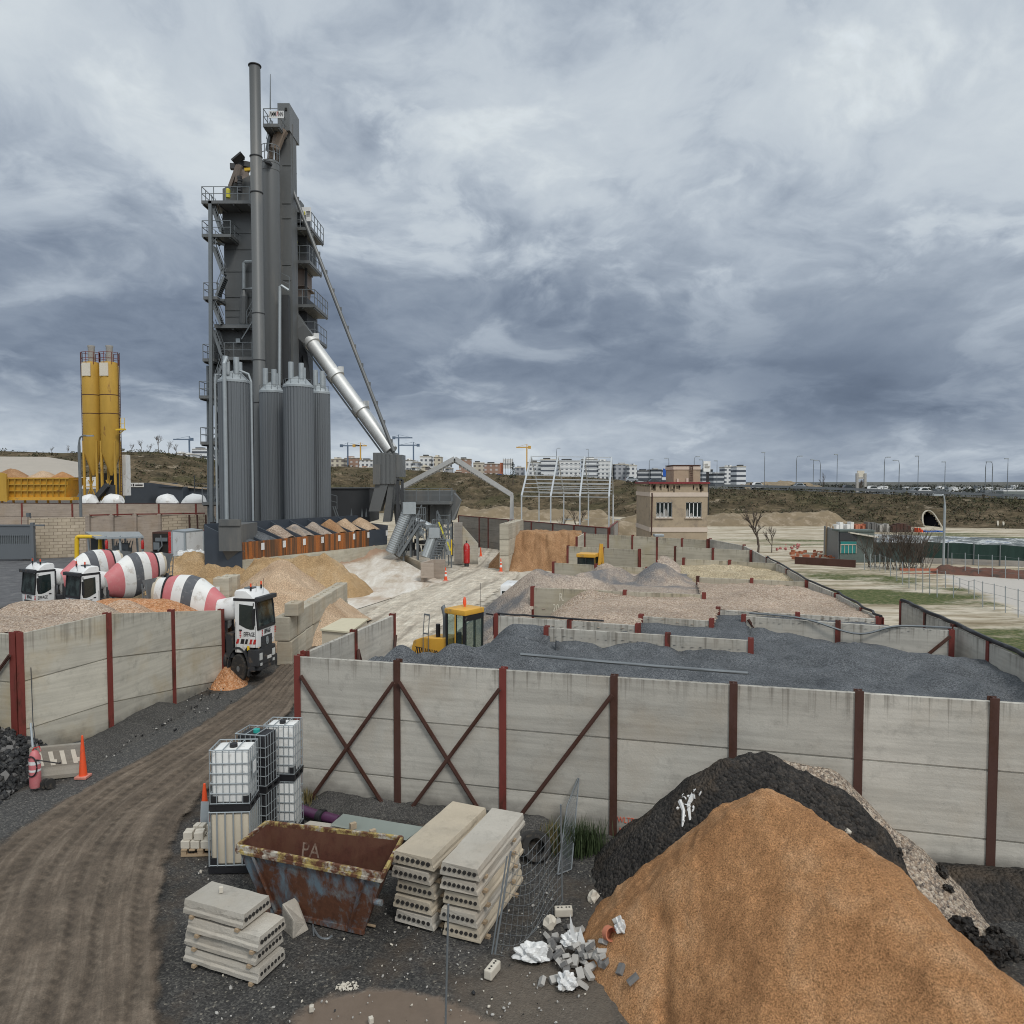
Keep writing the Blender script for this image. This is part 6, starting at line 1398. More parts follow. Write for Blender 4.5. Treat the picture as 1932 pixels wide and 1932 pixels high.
def mixer(label,root,rz,grp='red and white striped mixer trucks',text=True,beacons=True,dx=0):
 t=thing('mixer_truck',label,'mixer truck',tuple(root),rz,grp,(S,S,1));kw=dict(world=False)
 Wd=2.1;hw=Wd/2
 RX=Matrix.Rotation(math.pi/2,4,'X')
 prof=[(-.2,1.12),(.35,1.12),(.62,1.32),(1.38,1.32),(1.42,2.02),(1.26,3.0),(1.0,3.22),(.6,3.38),(-.1,3.40),(-.2,3.3)]
 mb=MB();mb.prism(prof,-hw,hw,RX);mb.build('cab',M['white'],t,bevel=.05,smooth=35,**kw)
 mb=MB();a=Vector((1.435,0,2.08));b_=Vector((1.285,0,2.96));n_=Vector((.985,0,.17))*.015
 mb.hexa([a+Vector((0,-hw+.08,0))-n_*2,a+Vector((0,-hw+.08,0))+n_,a+Vector((0,hw-.08,0))+n_,a+Vector((0,hw-.08,0))-n_*2],[b_+Vector((0,-hw+.1,0))-n_*2,b_+Vector((0,-hw+.1,0))+n_,b_+Vector((0,hw-.1,0))+n_,b_+Vector((0,hw-.1,0))-n_*2]);mb.build('windscreen',M['glass_w'],t,**kw)
 mb=MB();mb.hexa([Vector((1.40,-hw-.012,1.96)),Vector((1.455,-hw+.03,1.96)),Vector((1.455,hw-.03,1.96)),Vector((1.40,hw+.012,1.96))],[Vector((1.38,-hw-.012,2.1)),Vector((1.44,-hw+.03,2.1)),Vector((1.44,hw-.03,2.1)),Vector((1.38,hw+.012,2.1))])
 mb.beam((1.44,-hw+.05,2.0),(1.28,-hw+.06,3.0),.10,.1);mb.beam((1.44,hw-.05,2.0),(1.28,hw-.06,3.0),.10,.1);mb.build('screen_surround',M['black'],t,**kw)
 for s in(-1,1):
  d=MB();y=s*(hw+.006)
  poly=[(.12,2.15),(.62,2.02),(.95,1.98),(1.20,2.0),(1.12,2.85),(.15,2.9)]
  mmx=Matrix.Translation((0,y+.01,0))@RX;d.prism(poly,0,.02,mmx);w_=d.build('side_window',M['glass'],t,**kw)
  d=MB();d.box((1.22,s*(hw+.10),2.45),(.12,.22,.62));d.beam((1.15,s*hw,2.95),(1.22,s*(hw+.12),2.85),.06);d.beam((1.15,s*hw,2.1),(1.22,s*(hw+.12),2.1),.06);d.build('mirror',M['black'],t,bevel=.03,**kw)
  d=MB();d.box((.6,s*(hw+.004),3.06),(1.75,.02,.10));d.box((-.12,s*hw,1.7),(.03,.012,1.1));d.box((1.28,s*hw,1.7),(.02,.012,.75));d.build('side_trim',M['black'],t,**kw)
  d=MB();d.box((.22,s*(hw+.015),1.95),(.2,.03,.05));d.build('door_handle',M['black'],t,**kw)
  for k,(x0,c_)in enumerate(((-.12,'red'),(.18,'black'),(.5,'black'),(.82,'red'),(1.08,'red'))):
   d=MB();yy=s*(hw+.007);w_=.17 if k not in(1,)else .25
   d.add([(x0,yy,1.45),(x0+w_,yy,1.45),(x0+w_+.08,yy,1.63),(x0+.08,yy,1.63)],[(0,1,2,3)if s<0 else(3,2,1,0)]);d.build('marking_stripe',M[c_],t,**kw)
  fm=frame((.82,s*(hw+.006),1.80),(-s,0,0),(0,0,1));text_mesh('EIFFAGE',.22,fm,M['blacktext'],t,'lettering',.004,sx=1.0)
  d=MB()
  for k in range(4):d.box((.82+s*.62,s*(hw+.008),1.70+k*.062),(.12 if k else .08,.01,.038))
  d.build('emblem',M['red'],t,**kw)
  d=MB();d.box((.75,s*(hw+.008),1.30),(.16,.01,.17));d.build('warning_sticker',M['yelpipe'],t,**kw)
  d=MB();pts=[(1.0+-1.0+.72*math.cos(q),s*(hw-.12),.55+.72*math.sin(q))for q in np.linspace(-.35,3.5,14)]
  for i in range(13):d.beam(pts[i],pts[i+1],.34,.07,up=(0,1,0))if False else d.hexa([Vector(pts[i])+Vector((0,-.17,0)),Vector(pts[i+1])+Vector((0,-.17,0)),Vector(pts[i+1])+Vector((0,.17,0)),Vector(pts[i])+Vector((0,.17,0))],[Vector(p_)+(Vector(p_)-Vector((0,p_[1],.55))).normalized()*.07+Vector((0,o_,0))for p_,o_ in((pts[i],-.17),(pts[i+1],-.17),(pts[i+1],.17),(pts[i],.17))])
  d.build('mudguard',M['charc'],t,**kw)
  d=MB();d.box((1.0,s*(hw-.1),.95),(.55,.24,.6));d.box((.95,s*(hw-.1),.55),(.42,.22,.2));d.build('cab_step',M['charc'],t,bevel=.02,**kw)
  d=MB();d.box((1.47,s*(hw-.28),.98),(.05,.34,.26));d.build('headlight',M['lamp'],t,bevel=.02,**kw)
  d=MB();d.box((1.47,s*(hw-.3),.70),(.05,.22,.1));d.build('fog_light',M['lamp'],t,**kw)
  wheel(t,0,s*(hw-.13),.53,.3,s)
  for xw in(-1.7,-4.3,-5.55):wheel(t,xw,s*(hw-.18),.52,.42,s)
 mb=MB();mb.box((1.32,0,.95),(.3,Wd+.02,.62));mb.box((1.30,0,.56),(.26,Wd-.3,.2));mb.build('bumper',M['charc'],t,bevel=.05,**kw)
 mb=MB();mb.box((1.425,0,1.44),(.06,1.25,.5))
 for k in range(4):mb.box((1.462,0,1.26+k*.12),(.02,1.3-abs(k-2)*.1,.05))
 mb.build('grille',M['charc'],t,**kw)
 mb=MB();mb.lathe([(.125,-.01),(.15,-.01),(.15,.01),(.125,.01),(.125,-.01)],24,M=Matrix.Translation((1.485,0,1.5))@Matrix.Rotation(math.pi/2,4,'Y'))
 for k in range(3):
  a=math.pi/2+k*2.094;mb.beam((1.485,0,1.5),(1.485,.14*math.cos(a),1.5+.14*math.sin(a)),.03)
 mb.build('front_emblem',M['galv'],t,**kw)
 fm=frame((1.432,.12,1.83),(0,1,0),(0,0,1));text_mesh('EIFFAGE',.21,fm,M['blacktext'],t,'lettering',.004)
 mb=MB()
 for k in range(4):mb.box((1.435,-.5,1.73+k*.06),(.012,.11,.036))
 mb.build('emblem',M['red'],t,**kw)
 mb=MB();mb.box((1.46,.25,.86),(.03,.5,.12));mb.build('number_plate',M['white'],t,**kw)
 mb=MB();mb.beam((1.42,-hw-.04,3.08),(1.42,hw+.04,3.08),.34,.16);mb.build('sun_visor',M['charc'],t,bevel=.04,**kw)
 for y in(-.62,.62):
  mb=MB();mb.cyl((.72,y,3.36),(.72,y,3.50),.06,n=10);b_=mb.build('beacon',M['black'],t,**kw);mb=MB();mb.cyl((.72,y,3.50),(.72,y,3.62),.055,n=10);mb.build('beacon_lens',M['orange'],b_,**kw)
 mb=MB();mb.cyl((1.1,.2,3.2),(1.15,.2,3.75),.012,n=5);mb.cyl((.9,-.3,3.3),(.92,-.3,3.6),.012,n=5);mb.build('antenna',M['black'],t,**kw)
 mb=MB();mb.box((.3,0,3.42),(.5,.6,.05));mb.build('roof_hatch',M['galv_d'],t,**kw)
 mb=MB()
 for y in(-.4,.4):mb.beam((1.0,y,.95),(-6.6,y,.95),.1,.28)
 mb.box((-.65,0,1.35),(.5,1.9,.9));mb.cyl((-.9,-.7,.75),(-2.6+.6,-.7,.75),.3);mb.box((-3.0,0,.75),(1.0,1.8,.5));mb.cyl((-.35,.8,1.2),(-.35,.8,3.0),.1)
 mb.beam((-1.2,-.5,1.1),(-1.3,-.35,2.3),.16);mb.beam((-1.2,.5,1.1),(-1.3,.35,2.3),.16);mb.beam((-6.3,-.6,1.1),(-6.2,-.5,2.6),.18);mb.beam((-6.3,.6,1.1),(-6.2,.5,2.6),.18);mb.build('chassis',M['charc'],t,**kw)
 A,B=Vector((-1.25,0,2.34)),Vector((-6.75,0,3.12));ax=(B-A).normalized();L=(B-A).length
 rot=Vector((0,0,1)).rotation_difference(ax).to_matrix().to_4x4();md=Matrix.Translation(A)@rot
 dk=.86;segs=[(0,.55,0),(.25,.66,1),(1.3,1.02,1),(1.32,1.03,0),(2.2,1.25,0),(2.22,1.25,2),(2.95,1.25,2),(2.97,1.25,0),(3.75,1.12,0),(3.77,1.12,1),(4.5,.90,1),(4.52,.96,3),(4.62,.94,3),(4.64,.84,0),(5.3,.70,0),(5.32,.74,4),(5.5,.70,4)]
 mb=MB();nn=44
 for(z0,r0,m0),(z1,r1,m1)in zip(segs[:-1],segs[1:]):
  vs=[]
  for z,r in((z0,r0*dk),(z1,r1*dk)):
   for i in range(nn):a=2*math.pi*i/nn;vs.append(md@Vector((r*math.cos(a),r*math.sin(a),z)))
  mb.add(vs,[(i,(i+1)%nn,(i+1)%nn+nn,i+nn)for i in range(nn)],m1)
 vs=[md@Vector((.55*dk*math.cos(2*math.pi*i/nn),.55*dk*math.sin(2*math.pi*i/nn),0))for i in range(nn)];mb.add(vs,[tuple(range(nn))[::-1]],0)
 vs=[md@Vector((.70*dk*math.cos(2*math.pi*i/nn),.70*dk*math.sin(2*math.pi*i/nn),5.5))for i in range(nn)];mb.add(vs,[tuple(range(nn))],3)
 mb.build('drum',[M['drumw'],M['pinkred'],M['grey_st'],M['black'],M['cream']],t,smooth=40,**kw)
 mb=MB();mb.cyl((-1.75,-.35,2.55),(-.30,-.35,2.72),.42,n=24);mb.cyl((-.30,-.35,2.72),(-.20,-.35,2.73),.42,.32,n=24);mb.build('water_tank',M['white'],t,smooth=40,**kw)
 mb=MB();mb.hexa([Vector((-6.9,-.35,2.7)),Vector((-6.4,-.3,2.9)),Vector((-6.4,.3,2.9)),Vector((-6.9,.35,2.7))],[Vector((-7.4,-.55,3.6)),Vector((-6.5,-.45,3.7)),Vector((-6.5,.45,3.7)),Vector((-7.4,.55,3.6))]);mb.beam((-6.9,0,2.6),(-7.4,-.4,1.6),.5,.12)
 mb.build('loading_hopper',M['galv_d'],t,**kw)
 mb=MB()
 for y in(-.8,.8):
  mb.beam((-6.4,y,1.0),(-6.9,y,3.5),.06);mb.beam((-6.9,y,1.0),(-7.2,y,3.5),.06)
  for k in range(8):mb.beam((-6.45-k*.06,y,1.2+k*.3),(-6.95-k*.04,y,1.2+k*.3),.04)
 mb.build('rear_ladder',M['galv_d'],t,**kw);return t
M['charc']=paint('charcoal_plastic',(.03,.032,.036),.6,0,.2,4,dirt=(.12,.09,.065),dsc=3,damt=.25)
M['drumw']=paint('drum_white_paint',(.66,.66,.64),.45,0,.08,2,dirt=(.42,.38,.33),dsc=2.2,damt=.3)
M['lamp']=paint('lamp_glass',(.6,.62,.62),.15,.3,.1,9)
m,g,b=newmat('windscreen_glass');p=g.obj();g.set(b.inputs['Base Color'],g.ramp(g.noise(p,1.4,3,.5),[(.4,(.012,.018,.02)),(.6,(.05,.07,.07))]));b.inputs['Roughness'].default_value=.08;b.inputs['Specular IOR Level'].default_value=.8;M['glass_w']=m
hC=math.radians(12);wp=P(452,1288);rC=wp+Vector((math.sin(hC),math.cos(hC),0))*(.92*S)
mixer('mixer truck driving out from behind the left bay wall, cab in full view',rC,-hC)
def mtruck(label,u,D,a):
 hd=Vector((-math.sin(a),-math.cos(a),0));fx=Vector((Xu(u,D),D,0));mixer(label,fx-hd*1.45*S,math.atan2(hd.y,hd.x))
mtruck('mixer truck parked farthest left behind the tan gravel heap',47,34.6,math.radians(30))
mtruck('mixer truck parked second from the left behind the gravel',131,33.4,math.radians(30))
def loader():
 t=thing('wheel_loader','yellow wheel loader with a glass cab behind the dark grit heap','wheel loader',(Xu(874,22.4),22.4,0),math.radians(-38),None,(S,S,1));kw=dict(world=False);RX=Matrix.Rotation(math.pi/2,4,'X')
 mb=MB();mb.prism([(-3.35,1.25),(-.55,1.25),(-.55,2.50),(-2.6,2.38),(-3.2,2.25),(-3.35,2.0)],-.72,.72,RX);mb.build('engine_hood',M['yel'],t,bevel=.06,smooth=35,**kw)
 for s in(-1,1):
  d=MB();d.box((-2.75,s*.725,1.85),(.55,.02,.45));d.build('grille',M['black'],t,**kw)
  d=MB()
  for k in range(3):d.beam((-3.0+k*.2,s*.745,2.05),(-2.8+k*.2,s*.745,1.65),.03)
  d.build('grille_bars',M['yel'],t,**kw)
  text_mesh('VOLVO',.3,frame((-1.75,s*.727,1.95),(-s,0,0),(0,0,1)),M['blacktext'],t,'lettering',.008)
  for x in(-2.2,1.55):wheel(t,x,s*1.0,.78,.6,s,'yel')
  d=MB();d.beam((.75,s*.55,1.9),(2.6,s*.55,.9),.18,.4);d.build('lift_arm',M['yel'],t,**kw)
  d=MB();d.box((-2.2,s*.95,1.7),(1.6,.6,.08));d.build('mudguard',M['yel'],t,**kw)
  d=MB();d.beam((.95,s*.8,3.25),(1.15,s*1.15,3.2),.05);d.box((1.17,s*1.2,2.85),(.06,.1,.55));d.build('mirror',M['black'],t,**kw)
 mb=MB();mb.box((-1.9,0,1.0),(2.8,1.1,.5));mb.box((1.2,0,1.1),(1.4,.9,.7));mb.box((.1,0,1.35),(1.5,1.5,.35));mb.cyl((1.0,0,1.4),(2.3,0,1.5),.14);mb.build('frame',M['yel'],t,**kw)
 mb=MB();c0,c1=-.55,.78;w=.76
 for x,y in((c0,-w),(c0,w),(c1-.12,-w),(c1-.12,w)):mb.beam((x,y,1.5),(x+(.05 if x>0 else 0),y,3.3),.1)
 for s in(-1,1):mb.beam((.12,s*(w+.01),1.5),(.12,s*(w+.01),3.3),.1,.09)
 mb.beam((c0,-w,1.55),(c1,-w,1.55),.1);mb.beam((c0,w,1.55),(c1,w,1.55),.1);mb.box((c1-.06,0,3.2),(.1,1.55,.18));mb.build('cab_frame',M['black'],t,**kw)
 d=MB();
 for s in(-1,1):d.beam((.12,s*(w+.045),1.5),(.12,s*(w+.045),3.3),.09,.05)
 d.build('yellow_pillar',M['yel'],t,**kw)
 for s in(-1,1):
  d=MB();d.box((-.21,s*w,2.45),(.58,.03,1.7));d.build('side_window',M['glass_g'],t,**kw);d=MB();d.box((.43,s*w,2.45),(.52,.03,1.7));d.build('side_window',M['glass_g'],t,**kw)
 d=MB();d.box((-.2,0,1.95),(.5,.5,.2));d.box((-.42,0,2.3),(.14,.5,.7));d.build('seat',M['black'],t,bevel=.05,**kw);d=MB();d.cyl((.45,0,1.6),(.3,0,2.1),.04);d.cyl((.3,0,2.1),(.28,0,2.14),.2,n=16);d.build('steering_wheel',M['black'],t,**kw)
 d=MB();d.hexa([Vector((.72,-w+.05,1.6)),Vector((.75,-w+.05,1.6)),Vector((.75,w-.05,1.6)),Vector((.72,w-.05,1.6))],[Vector((.72,-w+.05,3.15)),Vector((.76,-w+.05,3.15)),Vector((.76,w-.05,3.15)),Vector((.72,w-.05,3.15))]);d.build('windscreen',M['glass_g'],t,**kw)
 d=MB();d.box((c0-.01,0,2.6),(.03,1.4,1.3));d.build('rear_window',M['glass_g'],t,**kw)
 d=MB();d.beam((.78,.2,1.75),(.79,-.1,2.35),.03);d.beam((.78,-.3,1.7),(.79,-.15,2.2),.03);d.build('wiper',M['black'],t,**kw)
 d=MB();d.box((.06,0,3.37),(1.5,1.62,.17));d.build('cab_roof',M['yel'],t,bevel=.05,smooth=40,**kw)
 d=MB();d.tube([(-1.15,-.25,2.4),(-1.15,-.25,3.0),(-1.18,-.25,3.2),(-1.32,-.25,3.42)],[.15,.13,.13,.12],12);d.build('exhaust_pipe',M['galv_d'],t,smooth=40,**kw)
 d=MB();d.cyl((-1.65,-.3,2.35),(-1.65,-.3,2.85),.13,n=12);d.build('air_intake',M['black'],t,smooth=40,**kw)
 d=MB()
 for x in(-2.35,-1.95):d.tube([(x,-.76,1.3),(x,-.78,2.5),(x+.05,-.72,3.15)],.025,5)
 d.beam((-2.3,-.72,3.15),(-1.9,-.72,3.15),.05);d.beam((-2.35,-.77,2.55),(-1.95,-.77,2.55),.04);d.build('handrail',M['galv_d'],t,**kw)
 d=MB();d.cyl((-.1,.2,3.45),(-.1,.2,3.52),.06);d.lathe([(.09,3.52),(.1,3.62),(.06,3.74),(.01,3.76)],12,c=(-.1,.2,0));d.build('beacon',M['orange'],t,smooth=50,**kw)
 d=MB();d.cyl((.7,.6,3.4),(.7,.6,4.2),.01,n=5);d.build('antenna',M['black'],t,**kw)
 RXb=RX;mb=MB();mb.prism([(2.5,.15),(3.6,.1),(3.65,.16),(2.75,.3),(2.6,.9),(2.9,1.35),(2.8,1.4),(2.4,.9)],-1.3,1.3,RX);mb.build('bucket',M['ox_d'],t,**kw)
 return t
loader()
def car(label,p,rz,Ls,Ws,Hs,col='white',kind='van',grp=None,k=S,cat='van'):
 t=thing('van' if kind=='van' else 'car',label,cat,tuple(p),rz,grp,(k,k,1));kw=dict(world=False);RX=Matrix.Rotation(math.pi/2,4,'X');L=Ls/2
 if kind=='van':prof=[(-L,.35),(L,.35),(L+.02,.95),(L-.25,1.1),(L-.8,Hs-.06),(L-1.1,Hs),(-L+.08,Hs),(-L,Hs-.15)]
 else:prof=[(-L,.3),(L,.3),(L,.72),(L-.3,.85),(L-1.1,.92),(L-1.8,Hs-.04),(-L+1.1,Hs),(-L+.4,.98),(-L,.9)]
 mb=MB();mb.prism(prof,-Ws/2,Ws/2,RX);mb.build('body',M[col],t,bevel=.06,smooth=35,**kw)
 for s in(-1,1):
  mb=MB();y=s*(Ws/2+.004)
  pl=[(L-1.6,1.15),(L-.62,1.12),(L-.85,Hs-.22),(L-1.6,Hs-.2)]if kind=='van' else[(-L+.75,.98),(L-1.3,.95),(L-1.85,Hs-.1),(-L+1.2,Hs-.1)]
  mb.prism(pl,0,.02,Matrix.Translation((0,y+.01,0))@RX);mb.build('side_window',M['glass'],t,**kw)
  for x in(-L+.8,L-.85):wheel(t,x,s*(Ws/2-.1),.32,.22,s)
 mb=MB();mb.box((-L-.004,0,Hs*.70),(.02,Ws-.3,Hs*.3));mb.build('rear_window',M['glass'],t,**kw)
 mb=MB()
 for s in(-1,1):mb=MB();mb.box((-L-.01,s*(Ws/2-.12),.85),(.03,.12,.3));mb.build('tail_light',M['red'],t,**kw)
 for s in(-1,1):mb=MB();mb.box((L+.0,s*(Ws/2-.2),.72),(.06,.26,.16));mb.build('headlight',M['lamp'],t,**kw)
 mb=MB()
 a,b_=(prof[3],prof[4])if kind=='van' else(prof[4],prof[5])
 a=Vector((a[0],0,a[1]));b_=Vector((b_[0],0,b_[1]));n_=Vector((b_.z-a.z,0,a.x-b_.x)).normalized()*.012;yy=Vector((0,Ws/2-.12,0));a2,b2=a.lerp(b_,.08),a.lerp(b_,.94)
 mb.add([a2-yy+n_,a2+yy+n_,b2+yy+n_,b2-yy+n_],[(0,1,2,3)]);mb.build('windscreen',M['glass'],t,**kw)
 return t
car('white van on the lane half hidden behind the grey gravel heap',(Xu(971,38.5),38.5,0),math.radians(80),4.4,1.9,2.0)
def excavator():
 D=41;t=thing('excavator','small yellow excavator with raised arm between the far dividers','excavator',(Xu(1108,D),D,0),math.radians(-20),None,(S,S,1));kw=dict(world=False)
 mb=MB()
 for s in(-1,1):mb.box((0,s*.9,.4),(2.6,.45,.75))
 mb.build('tracks',M['rubber'],t,bevel=.15,**kw)
 mb=MB();mb.box((-.5,0,1.4),(2.0,2.0,.9));mb.build('engine_body',M['yel'],t,bevel=.08,**kw)
 mb=MB();mb.box((.1,-.1,2.35),(1.6,1.5,1.45));mb.build('cab_glazing',M['glass'],t,**kw)
 mb=MB()
 for x in(-.7,.1,.9):
  for y in(-.85,.65):mb.beam((x,y,1.6),(x,y,3.1),.1)
 mb.build('cab_frame',M['black'],t,**kw)
 mb=MB();mb.box((.1,-.1,3.2),(1.9,1.75,.2));mb.build('cab_roof',M['yel'],t,bevel=.05,**kw)
 mb=MB();mb.beam((.9,.55,1.6),(1.3,.75,3.8),.26,.34);mb.beam((1.3,.75,3.8),(1.55,.8,2.0),.22,.28);mb.build('arm',M['yel'],t,**kw)
 mb=MB();mb.cyl((1.15,.65,1.8),(1.32,.7,3.1),.07);mb.box((1.62,.8,1.7),(.3,.5,.5));mb.build('bucket_linkage',M['black'],t,**kw)
excavator()
def lego(label,c,sz,rz,mat='block',grp='big concrete blocks'):
 t=thing('concrete_block',label,'concrete block',tuple(c),rz,grp);mb=MB();mb.box((0,0,sz[2]/2),sz);mb.build('block_body',M[mat],t,world=False,bevel=.03)
 mb=MB()
 for k in(-.25,.25):mb.cyl((k*sz[0],0,sz[2]-.01),(k*sz[0],0,sz[2]+.05),.07,n=8)
 mb.build('lifting_stud',M[mat],t,world=False);return t
M['block2']=concrete('block_concrete_brown',(.34,.27,.18),None,amt=.6,stain=(.28,.19,.10),bump=.6)
p0,p1=P(250,1122),P(384,1098)
for k in range(7):
 c=p0.lerp(p1,(k+.5)/7);L=(p1-p0).length/7*.97
 for j in range(2):lego(f'brown concrete block in the {"upper" if j else "lower"} row before the lumpy sand',(c.x,c.y,j*1.05),(L,1.0,1.03),math.atan2((p1-p0).y,(p1-p0).x),'block2',f'{"upper" if j else "lower"} row of blocks before the sand')
D=41
lego('near corner block with a white paper, between the two mixer trucks',(Xu(238,D),D,1.05),(1.05,1.0,1.3),.15);lego('block under the corner block with the white paper',(Xu(241,D-.3),D-.3,0),(1.2,1.1,1.04),.15,'block2')
mb=MB();q=PD(229,1084,D-.62);mb.box(q,(.22,.03,.38),.15);tag(mb.build('paper_sign',M['white']),'white paper fixed to the corner block between the trucks','paper')
for k,(u,D_,z)in enumerate(((416,34,0),(416,34,1.0),(417,34,1.95),(432,35.2,0),(432,35.2,1.0),(433,35.2,1.9))):lego(f'pale block of the {"near" if k < 3 else "far"} column left of the pinkish sand cone, {("bottom", "middle", "top")[k % 3]}',(Xu(u,D_),D_,z),(.72,.6,.98 if k%3<2 else .9),.1)
mb=MB();q=PD(411,1113,33.6);mb.box(q,(.16,.03,.3),.1);tag(mb.build('paper_sign',M['white']),'white paper fixed to the pale block column beside the cone','paper')
a,b_=P(549,1256),P(657,1166);dv=(b_-a);rz=math.atan2(dv.y,dv.x);n=9
for k in range(n):
 c=a.lerp(b_,(k+.5)/n);L=dv.length/n*.93;off=Vector((-math.sin(rz),math.cos(rz),0))*.32
 for j in range(2):
  if j==1 and k==99:continue
  lego(f'pale block of the wall by the pinkish cone, {"upper" if j else "lower"} row',(c.x+off.x+RND.uniform(-.04,.04),c.y+off.y,j*.98),(L,.6,.95),rz+RND.uniform(-.04,.04),'block',f'blocks of the wall by the cone, {"upper" if j else "lower"} row')
lego('extra pale block on top at the near end of the wall by the cone',(a.x+.35-.35,a.y+.55,1.96),(.85,.55,.5),rz)
cb=thing('storage_box','long box with a pale boarded roof behind the streaked side wall','container',tuple(P(650,1200)))
q=[P(604,1187,1.9),P(661,1192,1.9),P(695,1167,1.9),P(645,1166,1.9)];mb=MB();mb.hexa([p_-Vector((0,0,.06))for p_ in q],q);mb.build('roof',M['wood_p'],cb)
mb=MB();cen=sum(q,Vector())/4;qi=[cen+(p_-cen)*.94 for p_ in q];mb.hexa([Vector((p_.x,p_.y,0))for p_ in qi],[Vector((p_.x,p_.y,1.83))for p_ in qi]);mb.build('box_body',M['cream'],cb)
a=PD(945,1079,10115/(1079-908));b_=PD(975,1076,66);dv=b_-a
for k in range(4):
 for j in range(3):
  t0=k/4;c=a.lerp(b_,(k+.5)/4);lego(f'big pale block of the wall left of the far sand face, {("bottom", "middle", "top")[j]} row',(c.x+.25,c.y,j*1.3),(dv.length/4*.97,.75,1.28),math.atan2(dv.y,dv.x),'block',f'blocks of the white wall, {("bottom", "middle", "top")[j]} row')
M['bw']=None
def brickmat(name,c0,c1,mo,sx,sz):
 m,g,b=newmat(name);p=g.pos();x,y,z=g.xyz(p);cb=g.node('ShaderNodeCombineXYZ');g.set(cb.inputs[0],x);g.set(cb.inputs[1],z);br=g.node('ShaderNodeTexBrick');g.set(br.inputs['Vector'],cb.outputs[0])
 br.inputs['Color1'].default_value=(*c0,1);br.inputs['Color2'].default_value=(*c1,1);br.inputs['Mortar'].default_value=(*mo,1);br.inputs['Scale'].default_value=1;br.inputs['Brick Width'].default_value=sx;br.inputs['Row Height'].default_value=sz;br.inputs['Mortar Size'].default_value=.025;br.inputs['Bias'].default_value=0
 c=g.mix(.6,br.outputs['Color'],g.ramp(g.noise(p,.8,7,.65),[(.3,.65),(.7,1.2)]),'MULTIPLY');g.set(b.inputs['Base Color'],c);b.inputs['Roughness'].default_value=.9;return m
M['blockwall']=brickmat('split_block_wall',(.50,.42,.32),(.42,.35,.26),(.24,.19,.14),.62,.31)
Y2=[(49,976.5,1056,69),(166,973,1050,71.5),(210,972,1047,73),(254,971,1045,75),(300,970.5,1044,77),(389,969,1040,81)]
yw=thing('yard_wall','stained yard wall of block and panel bays with a red capping behind the canopy','wall',(Xu(49,69),69,0));yw['kind']='thing'
for k in range(5):
 (u0,v0,_,D0),(u1,v1,_,D1)=Y2[k],Y2[k+1];a,b_=PD(u0,v0,D0),PD(u1,v1,D1);mb=MB();mb.beam(Vector((a.x,a.y,a.z/2-.1)),Vector((b_.x,b_.y,b_.z/2-.1)),.25,(a.z+b_.z)/2+.0);mb.build('wall_bay',M['blockwall']if k in(0,4)else M['conc_pink'],yw)
 if k:mb=MB();mb.beam(a+Vector((.2,-.02,.05)),b_+Vector((-.2,-.02,.05)),.34,.12);mb.build('coping',M['ox'],yw)
 mb=MB();mb.box((a.x,a.y-.02,a.z/2),(.5,.42,a.z+.1));mb.build('pier',M['conc_pink'],yw)
mb=MB();a,b_=PD(360,972,79),PD(389,969,80.5)
for u in(357,372,388):mb.beam(PD(u,971,79),(Xu(u,79),79,0),.14)
mb.build('red_post',M['ox_d'],yw)
y1=[PD(-60,948.5,88),PD(42,949.5,88.5),PD(137,950.5,89),PD(222,950.5,89.5),PD(300,950.5,90),PD(370,950.5,90.5),PD(433,951,91),PD(489,952,91.5)]
wall('upper pale panel wall with thin red posts below the yellow silos',[Vector(p_)for p_ in y1[:8]],mat='conc_pink',z0=-.1,rows=(1.6,1.6,2),pw=.22,th=.2,group='yard walls',cap='ox_d')
gt=thing('sliding_gate','grey sheet metal gate with vertical bars at the left frame edge','gate',(Xu(30,67),67,0))
mb=MB();z0,z1=.1,Zv(991,67);x0,x1=Xu(-60,67),Xu(57,67)
mb.box(((x0+x1)/2,67,.9),(x1-x0,.08,1.4));mb.box(((x0+x1)/2,67,z1-.5),(x1-x0,.08,.9));mb.build('gate_sheet',M['tank'],gt)
mb=MB()
for k in range(34):x=x0+(x1-x0)*k/33;mb.box((x,66.98,(1.5+z1-.9)/2+.02),(.07,.06,z1-2.3))
mb.box(((x0+x1)/2,67.12,2.0),(x1-x0,.02,1.4));mb.build('gate_bars',M['galv_d'],gt)
mb=MB();mb.box((Xu(59,67),67,z1/2+.1),(.3,.3,z1+.3));mb.box((Xu(52,70),70,2.1),(.3,.3,4.4));mb.box((Xu(0,67),66.94,z1),(8,.12,.15));mb.build('gate_post',M['tank'],gt)
cy=thing('canopy','small metal canopy with a pale roof against the yard wall','shelter',(Xu(215,66),66,0))
r_=[PD(181,1014.5,63),PD(271,1012,63),PD(262,1003,68.5),PD(160,1003,68.5)];mb=MB();mb.hexa([p_-Vector((0,0,.14))for p_ in r_],r_);mb.build('roof',M['galv'],cy)
for u,D_ in((199,63.3),(226,63.3),(268,63.3),(166,68),(212,68),(236,68),(258,68)):MB().beam((Xu(u,D_),D_,0),PD(u,1011,D_),.14).build('post',M['galv'],cy)
mb=MB();mb.pxbox(172,199,1015,1048,67.5,.3);mb.build('dark_panel',M['tower_d'],cy)
mb=MB();mb.tube([PD(145,1056,65.5),PD(145,1017,65.5),PD(146,1013.5,65.5),PD(149,1012.5,65.5),PD(189,1012.5,65),PD(189,1045,65)],.19,10);tag(mb.build('gas_pipe',M['yelpipe'],smooth=50),'thick yellow pipe bending from the yard wall under the canopy','pipe')
